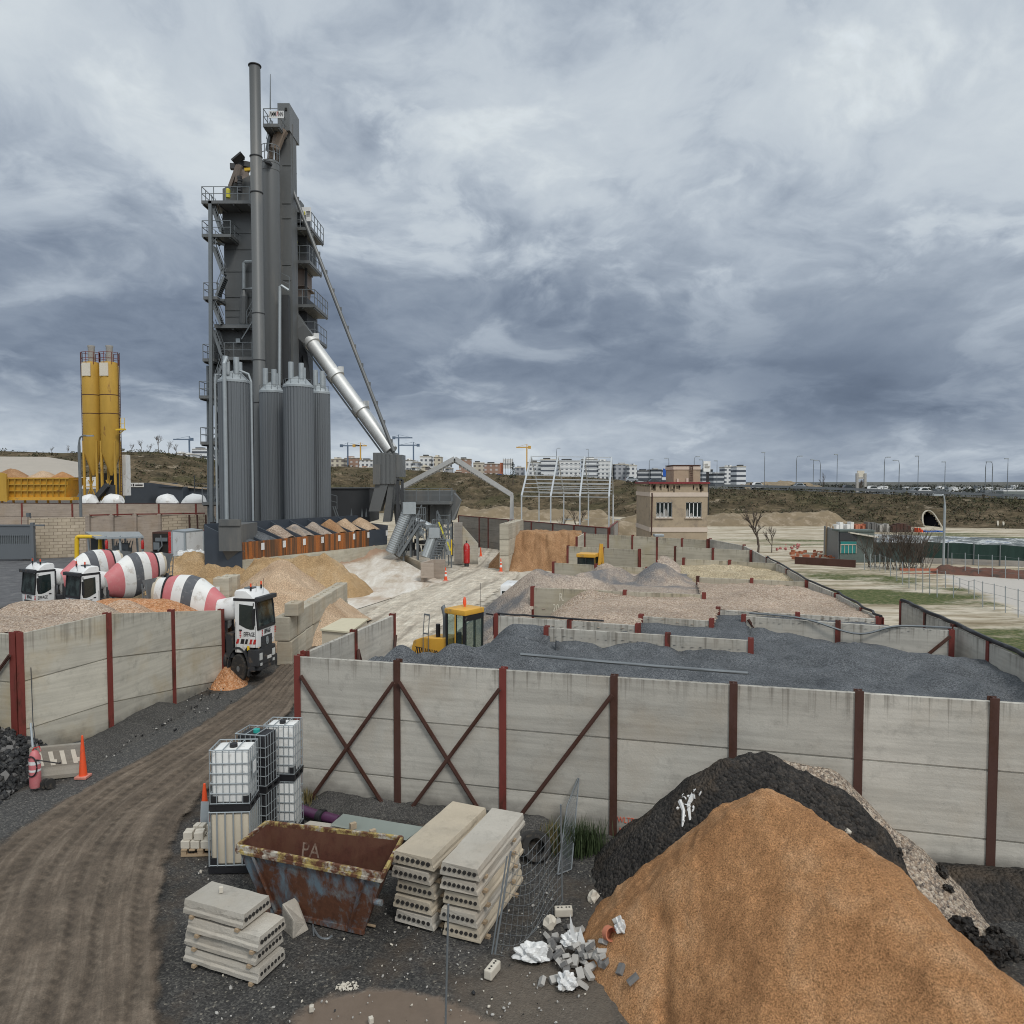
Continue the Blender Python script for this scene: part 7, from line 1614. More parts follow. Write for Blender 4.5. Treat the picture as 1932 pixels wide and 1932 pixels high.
for u,l_ in((201,'small red extinguisher on the left canopy post'),(269,'small red extinguisher on the right canopy post')):
 c=PD(u,1027,63);mb=MB();mb.lathe([(.1,c.z-.4),(.12,c.z-.35),(.12,c.z+.25),(.04,c.z+.4)],10,c=(c.x,c.y,0));tag(mb.build('fire_extinguisher',M['red'],smooth=40),l_,'fire extinguisher')
mb=MB()
for k in range(7):mb.box(PD(222+k*3,1038-(k%3)*4,64.5),(.6,.5,.45),k);mb.beam(PD(215+k*5,1045,64.6),PD(221+k*5,1020,64.6),.06)
tag(mb.build('pump_unit',M['galv_d']),'grey pump and pipes standing under the canopy','pump')
ct=thing('open_container','red container with an open dark side beside the white cabin','container',(Xu(305,62),62,0));mb=MB();mb.pxbox(288,323,1004,1044,62,2.4);mb.build('container_body',M['ox_d'],ct);MB().pxbox(318,323.5,1003.5,1044,61.85,.3).build('red_side',M['red'],ct);mb=MB();mb.pxbox(289,318,1007,1043,61.9,.15);mb.build('painted_opening',M['hole'],ct);mb=MB();mb.box(PD(305,1018,61.8),(1.0,.2,.3));mb.box(PD(296,1030,61.8),(.5,.2,.6));mb.tube([PD(303,1010,61.7),PD(306,1030,61.7),PD(298,1040,61.7)],.06,6);mb.build('machinery',M['galv_d'],ct)  # opening is a dark panel painting the shaded inside of the container
wc=thing('site_cabin','white box cabin with a grey end in front of the red frame','cabin',(Xu(345,58),58,0));q0=[Vector((Xu(323,58),58,0)),Vector((Xu(347,56.5),56.5,0)),Vector((Xu(382,58.5),58.5,0)),Vector((Xu(360,60.5),60.5,0))];zt=Zv(1003,58)
mb=MB();mb.hexa(q0,[p_+Vector((0,0,zt))for p_ in q0]);mb.build('cabin_body',M['white'],wc);mb=MB();mb.hexa([p_+Vector((0,0,zt))for p_ in q0],[p_+Vector((0,0,zt+.12))for p_ in q0])
for i in range(4):mb.beam(q0[i],q0[i]+Vector((0,0,zt)),.14)
mb.build('corner_trim',M['galv'],wc)
mb=MB();
for u in(384,389):mb.pxbox(u,u+1.5,1003,1045,60,.2)
mb.pxbox(352,395,1000,1003.5,61,.3);tag(mb.build('steel_rack',M['ox']),'red steel frame standing behind the white cabin','frame')
mb=MB();mb.beam(PD(402,985,57),(Xu(402,57),57,0),.35);mb.beam(PD(396,1004,57),PD(408,990,57),.2);tag(mb.build('black_post',M['black']),'black machine post left of the feed bins','post')
rg=random.Random(31);mb=MB()
for k in range(9):mb.rock(PD(342+k*4.5,1046+rg.uniform(-2,2),54),rg.uniform(.25,.45),rg,2,(1,.8,.7))
tag(mb.build('white_bags',M['plast']),'row of small white bags lying before the white cabin','bag')
def ysilo(label,u0,u1,D,lad):
 cx=Xu((u0+u1)/2,D);r=(u1-u0)/2/F*D;t=thing('cement_silo',label,'silo',(cx,D,0),group='yellow cement silos');zt,zc,zb=Zv(684,D),Zv(853,D),Zv(897,D)
 mb=MB();mb.lathe([(r*.14,zb),(r,zc),(r,zt-.5),(r*.85,zt),(.1,zt+.15)],36,c=(cx,D,0));mb.build('silo_body',M['yelsilo'],t,smooth=30)
 for v in(746,781):mb=MB();mb.lathe([(r,Zv(v+.8,D)),(r*1.02,Zv(v+.4,D)),(r*1.02,Zv(v-.4,D)),(r,Zv(v-.8,D))],36,c=(cx,D,0));mb.build('seam_ring',M['ox_d'],t)
 mb=MB();mb.lathe([(.35,zt),(.42,zt+.3),(.40,zt+1.9),(.45,zt+2.0),(.45,zt+2.2)],14,c=(cx+.1,D,0));mb.build('filter',M['paver'],t,smooth=40)
 mb=MB();rail_bits(mb,[(cx+r*1.02*math.cos(a),D+r*1.02*math.sin(a),zt-.3)for a in np.linspace(-math.pi,math.pi,9)],1.55,.03,9,2);mb.build('railing',M['ox'],t)
 mb=MB()
 for a in(-2.5,-.65,.8,2.4):x,y=cx+r*.95*math.cos(a),D+r*.95*math.sin(a);mb.beam((x,y,Zv(832,D)),(x,y,0),.24)
 for z in(4.6,6.6):
  mb.beam((cx-r*.76,D-r*.57,z),(cx+r*.76,D-r*.57,z),.14);
 mb.beam((cx-r*.76,D-r*.57,4.6),(cx+r*.3,D-r*.57,7.5),.1);mb.beam((cx+r*.76,D-r*.57,4.6),(cx-r*.3,D-r*.57,7.5),.1);mb.build('leg_frame',M['yelsilo'],t)
 mb=MB();p_=PD((u0*.6+u1*.4)-2,699,D);mb.box((p_.x,D-r*1.0,p_.z),(1.1,.12,1.7));mb.build('notice_board',M['wornwhite'],t)
 mb=MB();xl=cx+lad*r*1.12
 for y in(-.2,.2):mb.beam((xl,D+y,4.5),(xl,D+y,zt+1.3),.06)
 for k in range(44):mb.beam((xl,D-.2,4.5+k*.36),(xl,D+.2,4.5+k*.36),.05)
 for k in range(5):mb.beam((xl,D,6+k*3.2),(cx+lad*r*.95,D,6+k*3.2),.06)
 mb.build('ladder',M['ox_d'],t);return t,cx,r
t_,cx,r=ysilo('left yellow cement silo with a rusty ladder on its left',161,192.5,92+5,-1)
t_,cx,r=ysilo('right yellow cement silo with a side platform halfway down',194,227,92+5,1)
mb=MB();mb.beam(PD(221,811,96),PD(235,810,96),.8,.2);mb.beam(PD(226,818,96),PD(233,812,96),.1);rail_bits(mb,[PD(228,809,96),PD(235,809,96)],1.4);mb.build('side_platform',M['yelpipe'],t_)
MB().pxbox(186,222,893,935,99,2).build('weigh_unit',M['tower_d'],t_);mb=MB();mb.pxbox(200,216,915,947,96,1);mb.beam(PD(178,946,96),PD(205,915,96),1.2,.6);mb.build('feed_chute',M['tower_d'],t_)
hb_=thing('aggregate_bin','long ribbed yellow aggregate bin at the left edge, heaped with sand','hopper',(Xu(65,94),94,0));x=lambda u:Xu(u,94)
mb=MB();mb.hexa([(x(-30),94.6,Zv(938,94)),(x(118),94.6,Zv(938,94)),(x(118),97,Zv(938,94)),(x(-30),97,Zv(938,94))],[(x(-30),94,Zv(901,94)),(x(130),94,Zv(901,94)),(x(130),98,Zv(901,94)),(x(-30),98,Zv(901,94))]);mb.box((x(50),95,Zv(941,94)),(11.5,1.5,.4));mb.build('bin_body',M['yel'],hb_)
mb=MB()
for k in range(13):u=-20+k*12;mb.beam(PD(u,902,93.9),PD(u-(1.0 if u>100 else 0),939,94.5),.12)
for v in(903,914,926):mb.beam(PD(-30,v,93.92+(v-901)*.016),PD(130-(v-903)*.4,v,93.92+(v-901)*.016),.14)
mb.build('stiffeners',M['yelpipe']if False else M['yelsilo'],hb_)
mb=MB()
for k in range(7):u=-10+k*22;mb.beam((x(u),95.2,Zv(940,94)),(x(u)+.4,95.2,0),.2)
mb.build('leg_frame',M['yelsilo'],hb_)
mb=MB();mb.add([(x(-30),93.7,Zv(938,94)),(x(16),93.6,Zv(947,94)),(x(14),93.6,Zv(893,94)),(x(-30),93.7,Zv(886,94))],[(0,1,2,3)]);mb.hexa([(x(-30),93.6,Zv(945,94)),(x(16),93.6,Zv(945,94)),(x(16),93.9,Zv(945,94)),(x(-30),93.9,Zv(945,94))],[(x(-30),93.6,Zv(888,94)),(x(15),93.6,Zv(894,94)),(x(15),93.9,Zv(894,94)),(x(-30),93.9,Zv(888,94))]);mb.build('end_plate',M['yelsilo'],hb_)
for(u0,v0,mt_,l_)in((22,884,'sand_far','orange sand heap piled in the yellow bin'),(82,888,'sand_p','pale sand heap in the middle of the yellow bin'),(118,891,'sand_o','dark orange sand heap at the right end of the yellow bin')):
 c=PD(u0,v0,96);o,_d=heap('bin_heap',l_,(c.x-3,c.x+3,94,98),.2,lambda X,Y:ridge(X,Y,(c.x,96),(c.x+.3,96),c.z,c.z-.1,.65,.4)-0,M[mt_],None,.15,1,81,cut=Zv(903,94)-.1)
for k,(u,w_,v0)in enumerate(((168,24,932),(212,30,934),(316,30,930),(365,34,930))):
 t=thing('white_mixer',['white mixer drum peeking over the wall left of the silo legs','white mixer drum among the silo legs','white mixer drum right of the white cabinet tower','rightmost white mixer drum behind the upper wall'][k],'mixer truck',(Xu(u,94),94,0),group='white mixers behind the wall');a,b_=PD(u-w_*.6,956 if k%2 else 943,94),PD(u+w_*.6,942 if k%2 else 955,94)
 a,b_=(a,b_);mb=MB();pts=[a.lerp(b_,q)for q in(0,.1,.35,.6,.9,1)];mb.tube(pts,[.5,.75,1.15,1.2,.75,.55],20);mb.build('drum',M['white'],t,smooth=40);mb=MB();mb.box((a.x,94,2),(1.4,1.6,4));mb.box(((a.x+b_.x)/2,94,1.3),(3.5,1.4,.6));mb.build('truck_body',M['white'],t)
tag(MB().pxbox(228,237,858,935,100,1.2).pxbox(237,238.5,860,935,100.3,1).build('white_tower',M['white']),'narrow white cabinet tower right of the yellow silos','cabinet')
wh=thing('warehouse','warehouse with a broad grey-beige roof at the left edge','building',(Xu(60,115),115,0));D=112;x=lambda u:Xu(u,D)
mb=MB();mb.add([(x(-60),D,Zv(905,D)),(x(152),D,Zv(900,D)),(Xu(150,D+40),D+40,Zv(872,D+40)),(Xu(90,D+40),D+40,Zv(862,D+40)),(Xu(-60,D+40),D+40,Zv(861,D+40))],[(0,1,2,3,4)]);mb.build('roof',paint('beige_roof',(.36,.32,.27),.85,0,.12,.4),wh);mb=MB();mb.pxbox(-60,185,900,960,D+.2,2);mb.build('wall',M['white'],wh);mb=MB();mb.pxbox(-60,185,922,960,D,.15);mb.build('dark_base',M['paver2'],wh)
sh=thing('low_shed','low grey-blue shed with a white sign left of the plant','building',(Xu(290,108),108,0));mb=MB();mb.pxbox(236,300,911,960,108,6);mb.pxbox(298,345,918,960,106,5);mb.pxbox(345,392,920,960,108,5);mb.build('wall',M['binblue'],sh);mb=MB();mb.beam(PD(284,909,105.9),PD(345,917,105.9),.6,.25);mb.beam(PD(345,918,107.9),PD(392,922,107.9),.6,.2);mb.build('roof_edge',M['brick'],sh)
mb=MB();mb.pxbox(237,271,911,919,107.9,.08);sg=mb.build('sign_board',M['white'],sh);mb=MB();mb.pxbox(239,249,914,916,107.86,.03);mb.pxbox(255,269,914,916.5,107.86,.03);mb.pxbox(250.5,253,912.5,917.5,107.86,.03);mb.build('sign_mark',M['black'],sg)
def lamp(label,u,vt,D,arm,r=.09,mat='galv_d',vb=None,h0=0,nm='street_lamp',grp='street lamps',curve=True):
 t=thing(nm,label,'street lamp',(Xu(u,D),D,h0),group=grp);top=PD(u,vt,D);ax=arm/F*D;mb=MB();b0=Vector((top.x,D,h0))
 if curve:pts=crom([b0,b0.lerp(top,.6),top-Vector((0,0,.8)),top+Vector((ax*.35,0,0)),top+Vector((ax,0,.05))],16)
 else:pts=[b0,top,top+Vector((ax,0,.1))]
 mb.tube(pts,[r*1.2]*(len(pts)//2)+[r*.75]*(len(pts)-len(pts)//2),8);mb.build('pole',M[mat],t,smooth=50);e=pts[-1];mb=MB();mb.box((e.x+(.3 if arm>0 else-.3),e.y,e.z),(.7,.3,.16));mb.build('lamp_head',M['galv'],t);return t
lamp('curved grey street lamp in front of the yellow silos',149,823,83,16,.13)
tag(MB().beam(PD(367,897,100),PD(367,940,100),.1).beam(PD(367,913,100),PD(420,913,100),.1).build('frame_post',M['tower_d']),'thin dark frame post left of the stair tower','post')
gf=thing('portal_frame','pale lattice portal frame with a steep gable over the yard','frame',(Xu(857,78),78,0));mb=MB()
M['gframe']=paint('weathered_frame_steel',(.42,.42,.41),.6,.2,.18,3)
fr_=[]
for k in range(3):
 D_=76+k*1.1;L0,Lt,R0,R1_=PD(752+k*2,922,D_),PD(858,865+k*2,D_),PD(965+k*1,933+k,D_),Vector((Xu(963+k*2,D_),D_,0))
 mb.beam(L0,Lt,.36,.46);mb.beam(Lt,R0,.36,.46);mb.beam(R0,R1_,.28,.3);fr_.append((L0,Lt,R0,R1_));L1_=Vector((L0.x,D_,0));mb.beam(L0,L1_,.26)
for s_ in range(3):
 for k in range(2):
  for j in range(14):
   a=fr_[k][s_].lerp(fr_[k][s_+1],j/14);b_=fr_[k+1][s_].lerp(fr_[k+1][s_+1],(j+1)/14);mb.beam(a,b_,.1)
   a=fr_[k][s_].lerp(fr_[k][s_+1],(j+1)/14);b_=fr_[k+1][s_].lerp(fr_[k+1][s_+1],(j)/14);mb.beam(a,b_,.1)
mb.build('lattice',M['gframe'],gf)
g2=thing('shed_frame','bare galvanised shed frame with rafters and purlins, still without cladding','frame',(Xu(1060,76),76,0));A,B=PD(984,936,72),PD(1017,930,86);A2,B2=PD(1149,938,72),PD(1157,932,86);rd=Vector((0,0,Zv(861,79)-(A.z+B.z)/2));raf=MB();pur=MB();pst=MB();ups=[]
M['white_st']=paint('pale_galvanised_frame',(.48,.50,.51),.45,.3,.08,3)
for k in range(4):
 t_=k/3;a=A.lerp(A2,t_);b_=B.lerp(B2,t_);r_=(a+b_)/2+rd;raf.beam(a,r_,.16);raf.beam(b_,r_,.13);pst.beam(a,(a.x,a.y,0),.14);pst.beam(b_,(b_.x,b_.y,0),.14);raf.beam(a.lerp(r_,.5),b_.lerp(r_,.5),.08)if k in(0,3)else None
for j in range(11):
 s_=j/10;r0,r1_=(A+B)/2+rd,(A2+B2)/2+rd;pur.beam(A.lerp(r0,s_),A2.lerp(r1_,s_),.07)
 if j<10:pur.beam(B.lerp(r0,s_),B2.lerp(r1_,s_),.07)
raf.build('rafters',M['white_st'],g2);pur.build('purlins',M['white_st'],g2);pst.build('posts',M['white_st'],g2)
wall('long far panel wall with a red capping behind the sand face',wpx((866,973),(1149,997),[866,905,922,960,1003.6,1044,1084,1125,1149]),mat='conc_far',cap='ox',pw=.22,group='yard walls')
wall('short far panel wall turning away beside the shed frame',[P(1149.5,996.5,3.3),P(1157,990,3.3),P(1165,984,3.3)],mat='conc_far',cap='ox',pw=.2,group='yard walls')
DBk=57;bk=thing('brick_building','flat roofed tan brick building with a red roof edge and two broken windows','building',(Xu(1280,DBk),DBk,0));x=lambda u:Xu(u,DBk);z=lambda v:Zv(v,DBk)
mb=MB();fx0,fx1=x(1227),x(1335.5);wins=[(1238.5,1269),(1294.5,1324.5)];wz=(z(976.5),z(947.5))
def seg(u0,u1,za,zb):mb.box(((u0+u1)/2,DBk+.15,(za+zb)/2),(u1-u0,.3,zb-za))
xs_=[fx0,x(1238.5),x(1269),x(1294.5),x(1324.5),fx1]
seg(fx0,fx1,0,wz[0]);seg(fx0,fx1,wz[1],z(912))
for i in(0,2,4):seg(xs_[i],xs_[i+1],wz[0],wz[1])
mb.box(((fx0+fx1)/2,DBk+3.3,z(912)/2-.1),(fx1-fx0-.02,6,z(912)-.3));mb.build('wall',M['brickw']if 'brickw' in M else M['brick'],bk)
for v0,v1 in((929,937),(995,1003.5)):mb=MB();mb.box(((fx0+fx1)/2,DBk+3.2,(z(v0)+z(v1))/2),(fx1-fx0+.06,6.5,z(v0)-z(v1)));mb.build('pale_band',M['trim'],bk)
mb=MB();mb.box(((fx0+fx1)/2,DBk+3.15,z(911)),(fx1-fx0+.25,6.7,.14));mb.build('roof_edge',paint('roof_edge_red',(.20,.02,.025),.6),bk)
mb=MB();rg=random.Random(4)
for k in range(26):u=rg.uniform(1229,1333);mb.box((x(u),DBk-.002,z(917+rg.uniform(0,7))),(rg.uniform(.05,.16),.01,rg.uniform(.15,.55)))
mb.build('damp_stain',paint('damp_stain',(.10,.075,.05),.95),bk)
for(u0,u1),l_ in zip(wins,('a','b')):
 mb=MB();cxw=(x(u0)+x(u1))/2;w_=x(u1)-x(u0);hz=wz[1]-wz[0]
 for k in range(5):mb.box((x(u0)+w_*k/4,DBk+.12,(wz[0]+wz[1])/2),(.06,.08,hz))
 mb.box((cxw,DBk+.12,wz[0]+.03),(w_,.08,.07));mb.box((cxw,DBk+.12,wz[1]-.03),(w_,.08,.07));wf=mb.build('window',M['white'],bk);mb=MB();mb.box((cxw,DBk+.2,(wz[0]+wz[1])/2),(w_-.02,.02,hz-.02));mb.build('pane',M['glass'],wf)
 mb=MB()
 for k in range(4):
  if rg.random()<.75:xq=x(u0)+w_*(k+.5)/4;hq=hz*rg.uniform(.3,.6);mb.add([(xq-w_*.11,DBk+.17,wz[0]+.05),(xq+w_*.11,DBk+.17,wz[0]+.05),(xq+w_*.11,DBk+.17,wz[0]+hq*rg.uniform(.4,1)),(xq,DBk+.17,wz[0]+hq),(xq-w_*.11,DBk+.17,wz[0]+hq*rg.uniform(.4,1))],[(0,1,2,3,4)])
 mb.build('broken_glass',paint('dusty_glass',(.26,.25,.23),.4),wf);mb=MB();mb.box((cxw,DBk-.04,wz[0]-.04),(w_+.14,.16,.06));mb.build('sill',M['trim'],wf)
mb=MB();mb.tube([(x(1230),DBk-.08,z(930)),(x(1230.5),DBk-.08,z(936)),(x(1229.5),DBk-.08,z(1010))],.05,6);mb.build('drain_pipe',M['ox_d'],bk)
mb=MB();mb.pxbox(1271,1321.5,879,912,DBk+2,3);ph=mb.build('penthouse',M['brick'],bk);mb=MB();mb.pxbox(1270.5,1322,880,886,DBk+1.95,3.1);mb.build('pale_band',M['trim'],ph);mb=MB();mb.pxbox(1270.3,1322.3,877,878.6,DBk+1.9,3.2);mb.build('roof_edge',M['ox_d'],ph)
mb=MB()
for u in(1302,1307):mb.beam(PD(u,878,DBk+1.9),PD(u,909,DBk+1.9),.04)
for k in range(9):mb.beam(PD(1302,880+k*3.4,DBk+1.9),PD(1307,880+k*3.4,DBk+1.9),.035)
mb.build('ladder',M['ox_d'],ph);mb=MB();mb.pxbox(1277,1280.5,903,910,DBk+1.9,.1);mb.pxbox(1295,1299,902,910,DBk+1.9,.1);mb.build('vent_door',M['trim'],ph)
tag(MB().pxbox(1235,1253.5,1008,1013,55.8,.7).build('air_unit',M['galv'],bevel=.05),'pale metal unit lying at the foot of the brick building','air unit')
us=np.array([-500,-100,0,120,235,300,390,480,600,640,760,860,985,1100,1165,1225,1335,1500,1700,1932,2200,2600])
vt=np.array([850,850,851,855,853,853,866,876,882,880,886,892,897,900,905,914,922,926,934,943,950,958])
Dt=np.array([190,190,190,190,190,190,195,200,210,215,215,212,205,200,192,178,156,150,145,139,134,130])
Dz=np.array([130,130,130,130,130,132,140,150,160,166,170,168,162,158,152,145,128,122,118,113,108,104])
U=np.linspace(-500,2600,1000);VT,DT,DZ=(np.interp(U,us,a)for a in(vt,Dt,Dz))
xt=(U-CX)/F;tt=np.concatenate([np.linspace(0,1,46),1+np.linspace(.03,1.3,24)])[:,None]
Dg=np.where(tt<=1,DZ+(DT-DZ)*tt,DT+(tt-1)*260);zt=H-(VT-HOR)/F*DT
X=xt*Dg;Y=Dg
X=xt*DT+(xt*DZ-xt*DT)*(1-np.clip(tt,0,1))+xt*np.maximum(tt-1,0)*260
prof=np.clip(tt,0,1);prof=prof*.85+.15*np.sin(prof*math.pi/2)
Z=zt*prof+fbm(X,Y,.06,5,100)*1.6*np.sin(np.clip(tt,0,1)*math.pi)*np.clip(zt/8,.3,1)+fbm(X,Y,.3,4,101)*.35*np.sin(np.clip(tt,0,1)*math.pi)
Z=np.where(tt>1,zt-(tt-1)*(zt*.8+1.5),Z)
m,g,b=newmat('hillside');p=g.pos();n=g.noise(p,.14,9,.68,.5);n2=g.noise(p,1.1,7,.7)
c=g.ramp(n,[(.30,(.035,.030,.018)),(.44,(.075,.060,.036)),(.55,(.115,.088,.054)),(.67,(.19,.145,.095))]);c=g.mix(.75,c,g.ramp(n2,[(.35,.45),(.65,1.4)]),'MULTIPLY');c=g.mix(g.mr(g.noise(p,.07,5),.52,.64,0,.55),c,(.05,.055,.022));c=g.mix(g.math('MULTIPLY',g.mr(g.noise(p,.22,6,.7),.6,.66),.6),c,(.33,.27,.2))
g.set(b.inputs['Base Color'],c);b.inputs['Roughness'].default_value=.95;b.inputs['Specular IOR Level'].default_value=.1;g.set(b.inputs['Normal'],g.bump(n2,.8,.5))
CUL=[(1746,1003),(1741,985),(1741,972),(1746,965),(1754,964),(1762,970),(1770,982),(1777,994),(1782,1003)]
PU,PV=CX+F*X/Y,HOR+F*(H-Z)/Y
struct(grid_mesh('hillside',X,Y,Z,m,keep=~(inside(CUL,PU,PV)&(tt<=1))))
def hz(u,t):
 j=int(np.clip(np.searchsorted(U,u),0,999));i=int(np.clip(round(t*45),0,45));return Vector((X[i,j],Y[i,j],Z[i,j]))
rg=random.Random(77);mb=MB()
def shrub(mb,c,r,rg,n=26):
 for k in range(n):
  a=rg.random()*6.28;e=math.acos(rg.uniform(-.1,1));q=Vector((math.cos(a)*math.sin(e),math.sin(a)*math.sin(e),math.cos(e)))*r*rg.uniform(.4,1.05);q.z*=.8;q+=c
  s_=r*rg.uniform(.16,.34);d1=Vector((rg.uniform(-1,1),rg.uniform(-1,1),rg.uniform(-1,1))).normalized()*s_;d2=Vector((rg.uniform(-1,1),rg.uniform(-1,1),rg.uniform(-1,1))).normalized()*s_
  mb.add([q-d1,q+d2,q+d1],[(0,1,2)],rg.choice((0,0,1,2)))
for k in range(3000):
 u=rg.uniform(-150,2200);t=rg.random()**.8;c=hz(u,t)
 if 1728<u<1792 and t<.5:continue
 shrub(mb,c+Vector((0,0,.1)),rg.choice((.35,.5,.7,1.0))*(1.4 if u<450 else 1),rg,16)
tag(mb.build('hillside_shrubs',[paint('shrub_olive',(.06,.058,.026),.9,0,.4,2),paint('shrub_brown',(.085,.062,.04),.9,0,.4,2),paint('shrub_dark',(.03,.034,.017),.9,0,.4,2)]),'olive and brown scrub covering the hillsides and the highway bank','scrub',kind='stuff')
def bare_tree(nm,label,base,h,spread,rg,grp=None,n=9,cat='tree',trunk=True,mat='bark',w0=.045):
 t=thing(nm,label,cat,tuple(base),group=grp);mb=MB();br_=MB();base=Vector(base)
 def grow(m_,p_,d_,L,r,lev):
  q=p_+d_*L*.5+Vector((rg.uniform(-1,1),rg.uniform(-1,1),rg.uniform(-.3,.6)))*L*.06;e=p_+d_*L;m_.tube([p_,q,e],[r,r*.8,r*.6],4 if lev else 6,caps=False)
  if lev>=4:return
  for k in range(rg.choice((3,3,4))):
   s_=rg.uniform(.45,1);nd=(d_+Vector((rg.uniform(-1,1),rg.uniform(-1,1),rg.uniform(-.1,.9)))*spread).normalized();grow(br_,p_.lerp(e,s_),nd,L*rg.uniform(.55,.85),r*.62,lev+1)
 stems=1 if trunk else 20
 for s_ in range(stems):
  d_=Vector((rg.uniform(-.12,.12),rg.uniform(-.12,.12),1))if trunk else Vector((rg.uniform(-.5,.5),rg.uniform(-.4,.4),1));grow(mb,base+Vector((0 if trunk else rg.uniform(-.9,.9),0,0)),d_.normalized(),h*(.36 if trunk else .45),h*w0*(.35 if trunk else .13),0 if trunk else 2)
 mb.build('trunk',M[mat],t);br_.build('crown',M[mat],t);return t
rg=random.Random(13)
for k,(u,hh_)in enumerate(((250,3.5),(268,4),(283,3),(300,6.5),(318,5),(332,3.5),(128,2.8),(98,2.2))):bare_tree('bare_tree','leafless bushy tree on the crest of the left hill',hz(u,1.0)-Vector((0,0,.3)),hh_,.75,rg,'leafless trees on the left crest')
bare_tree('bare_tree','leafless tree standing behind the shed frame posts, left of two',(Xu(1068,88),88,0),4.2,.7,rg,'leafless trees by the shed frame');bare_tree('bare_tree','leafless tree standing behind the shed frame posts, right of two',(Xu(1092,90),90,0),4.6,.6,rg,'leafless trees by the shed frame')
bare_tree('bare_tree','leafless tree between the brick building and the green shed',(Xu(1432,72),72,0),5.2,.65,rg,None,w0=.07)
bare_tree('bare_tree','smaller leafless tree right of the one beside the brick building',(Xu(1458,75),75,0),3.6,.7,rg)
bare_tree('bare_tree','tall slender bare poplar beside the road sign gantry',(Xu(1552,175),175,4),5.6,.28,rg)
bare_tree('bare_tree','rounded bare tree on the horizon right of the gantry',(Xu(1620,180),180,3.5),5.2,.6,rg)
for k,(u,D_,hh_,l_)in enumerate(((1660,62,3.6,'leftmost bare thicket before the green shed'),(1690,60.5,4.0,'dense bare thicket in the middle before the green shed'),(1716,60,4.4,'tallest bare bush before the green screen'),(1738,61,3.4,'rightmost bare thicket by the green screen'))):bare_tree('bare_bush',l_,(Xu(u,D_),D_,0),hh_,.55,rg,None,trunk=False,cat='bush')
cf=thing('conifer','dark conifer on the hill beside the white billboard','tree',tuple(hz(968,.95)));c=PD(968,900,190);mb=MB();mb.cyl((c.x,190,c.z-2),(c.x,190,c.z+3),.15,.05);mb.build('trunk',M['bark'],cf);mb=MB()
for k in range(420):s_=rg.random();r=(1-s_)*1.25*math.sqrt(rg.random());a=rg.random()*6.28;q=Vector((c.x+r*math.cos(a),190+r*math.sin(a),c.z-.3+s_*4.2));d1=Vector((rg.uniform(-1,1),rg.uniform(-1,1),-.4))*.3;d2=Vector((rg.uniform(-1,1),rg.uniform(-1,1),.2))*.3;mb.add([q,q+d1,q+d2],[(0,1,2)])
mb.build('crown',paint('conifer_green',(.018,.03,.02),.9,0,.4,2),cf)
hw=MB();ul=np.linspace(1180,2500,40);q0=[];q1=[]
for u in ul:c=hz(u,1.0);q0.append(Vector((c.x,c.y+.2,c.z+.12)));q1.append(Vector((c.x*1.06,c.y*1.06,c.z+.12)))
hw.add(q0+q1,[(i,i+1,i+41,i+40)for i in range(39)]);struct(hw.build('highway_road',M['asph']))
gr=MB();gp=MB()
for i in range(39):gr.beam(q0[i]+Vector((0,0,.65)),q0[i+1]+Vector((0,0,.65)),.08,.5)
gd=thing('guard_rail','long dark guard rail along the highway bank','guard rail',tuple(q0[0]));gr.build('rail',M['tank'],gd)
for i in range(0,40):gp.beam(q0[i],q0[i]+Vector((0,0,.8)),.12)
gp.build('rail_posts',M['tank'],gd)
def carp(label,u,col,flip=False,L=4.3,k=.62,kind='car',dy=4,v=None):
 c=hz(u,1.0);car(label,(c.x*1.03,c.y*1.03,c.z+.12),0.0 if not flip else math.pi,L,1.8,1.5,col,'car','cars on the highway',k=.72,cat='car')
M['carw']=M['white'];M['card']=paint('dark_car_paint',(.03,.035,.045),.3);M['cars']=paint('silver_car_paint',(.4,.42,.44),.3,.5)
carp('white car on the highway left of the culvert mouth',1645,'carw');carp('white car on the highway just right of the culvert',1742,'carw');carp('silver car on the highway above the culvert',1722,'cars',True)if False else carp('silver car on the highway above the culvert, second white-ish one',1722,'cars',True);carp('dark car on the highway below the gantry',1598,'card');carp('small white car at the left end of the highway',1428,'carw');carp('grey car near the left end of the highway',1502,'cars',True)
for u,cl,l_ in((1232,'card','dark car on the slip road left of the brick building'),(1190,'cars','pale car on the slip road behind the shed frame')):c=hz(u,.93);car(l_,(c.x,c.y,c.z+.3),0,4.2,1.8,1.5,cl,'car','cars on the slip road',k=.75,cat='car')
tr=thing('lorry_trailer','long grey lorry trailer driving on the highway at the right edge','lorry',tuple(hz(1930,1.0)));c=hz(1925,1.0);D_=c.y*1.02;mb=MB();mb.pxbox(1893,2010,926,947,D_,2.2);mb.build('trailer_box',paint('trailer_tarp',(.17,.19,.18),.6),tr);mb=MB();mb.pxbox(1893,2010,924.5,927,D_-.02,2.3);mb.build('roof_edge',M['white'],tr);mb=MB();mb.pxbox(1895,2008,947,949,D_+.2,1.6);mb.build('chassis',M['black'],tr)
for u in(1912,1920,1928):mb=MB();q=PD(u,950,D_);mb.cyl((q.x,D_,q.z+.2),(q.x,D_+.5,q.z+.2),.5);mb.build('wheel',M['rubber'],tr)
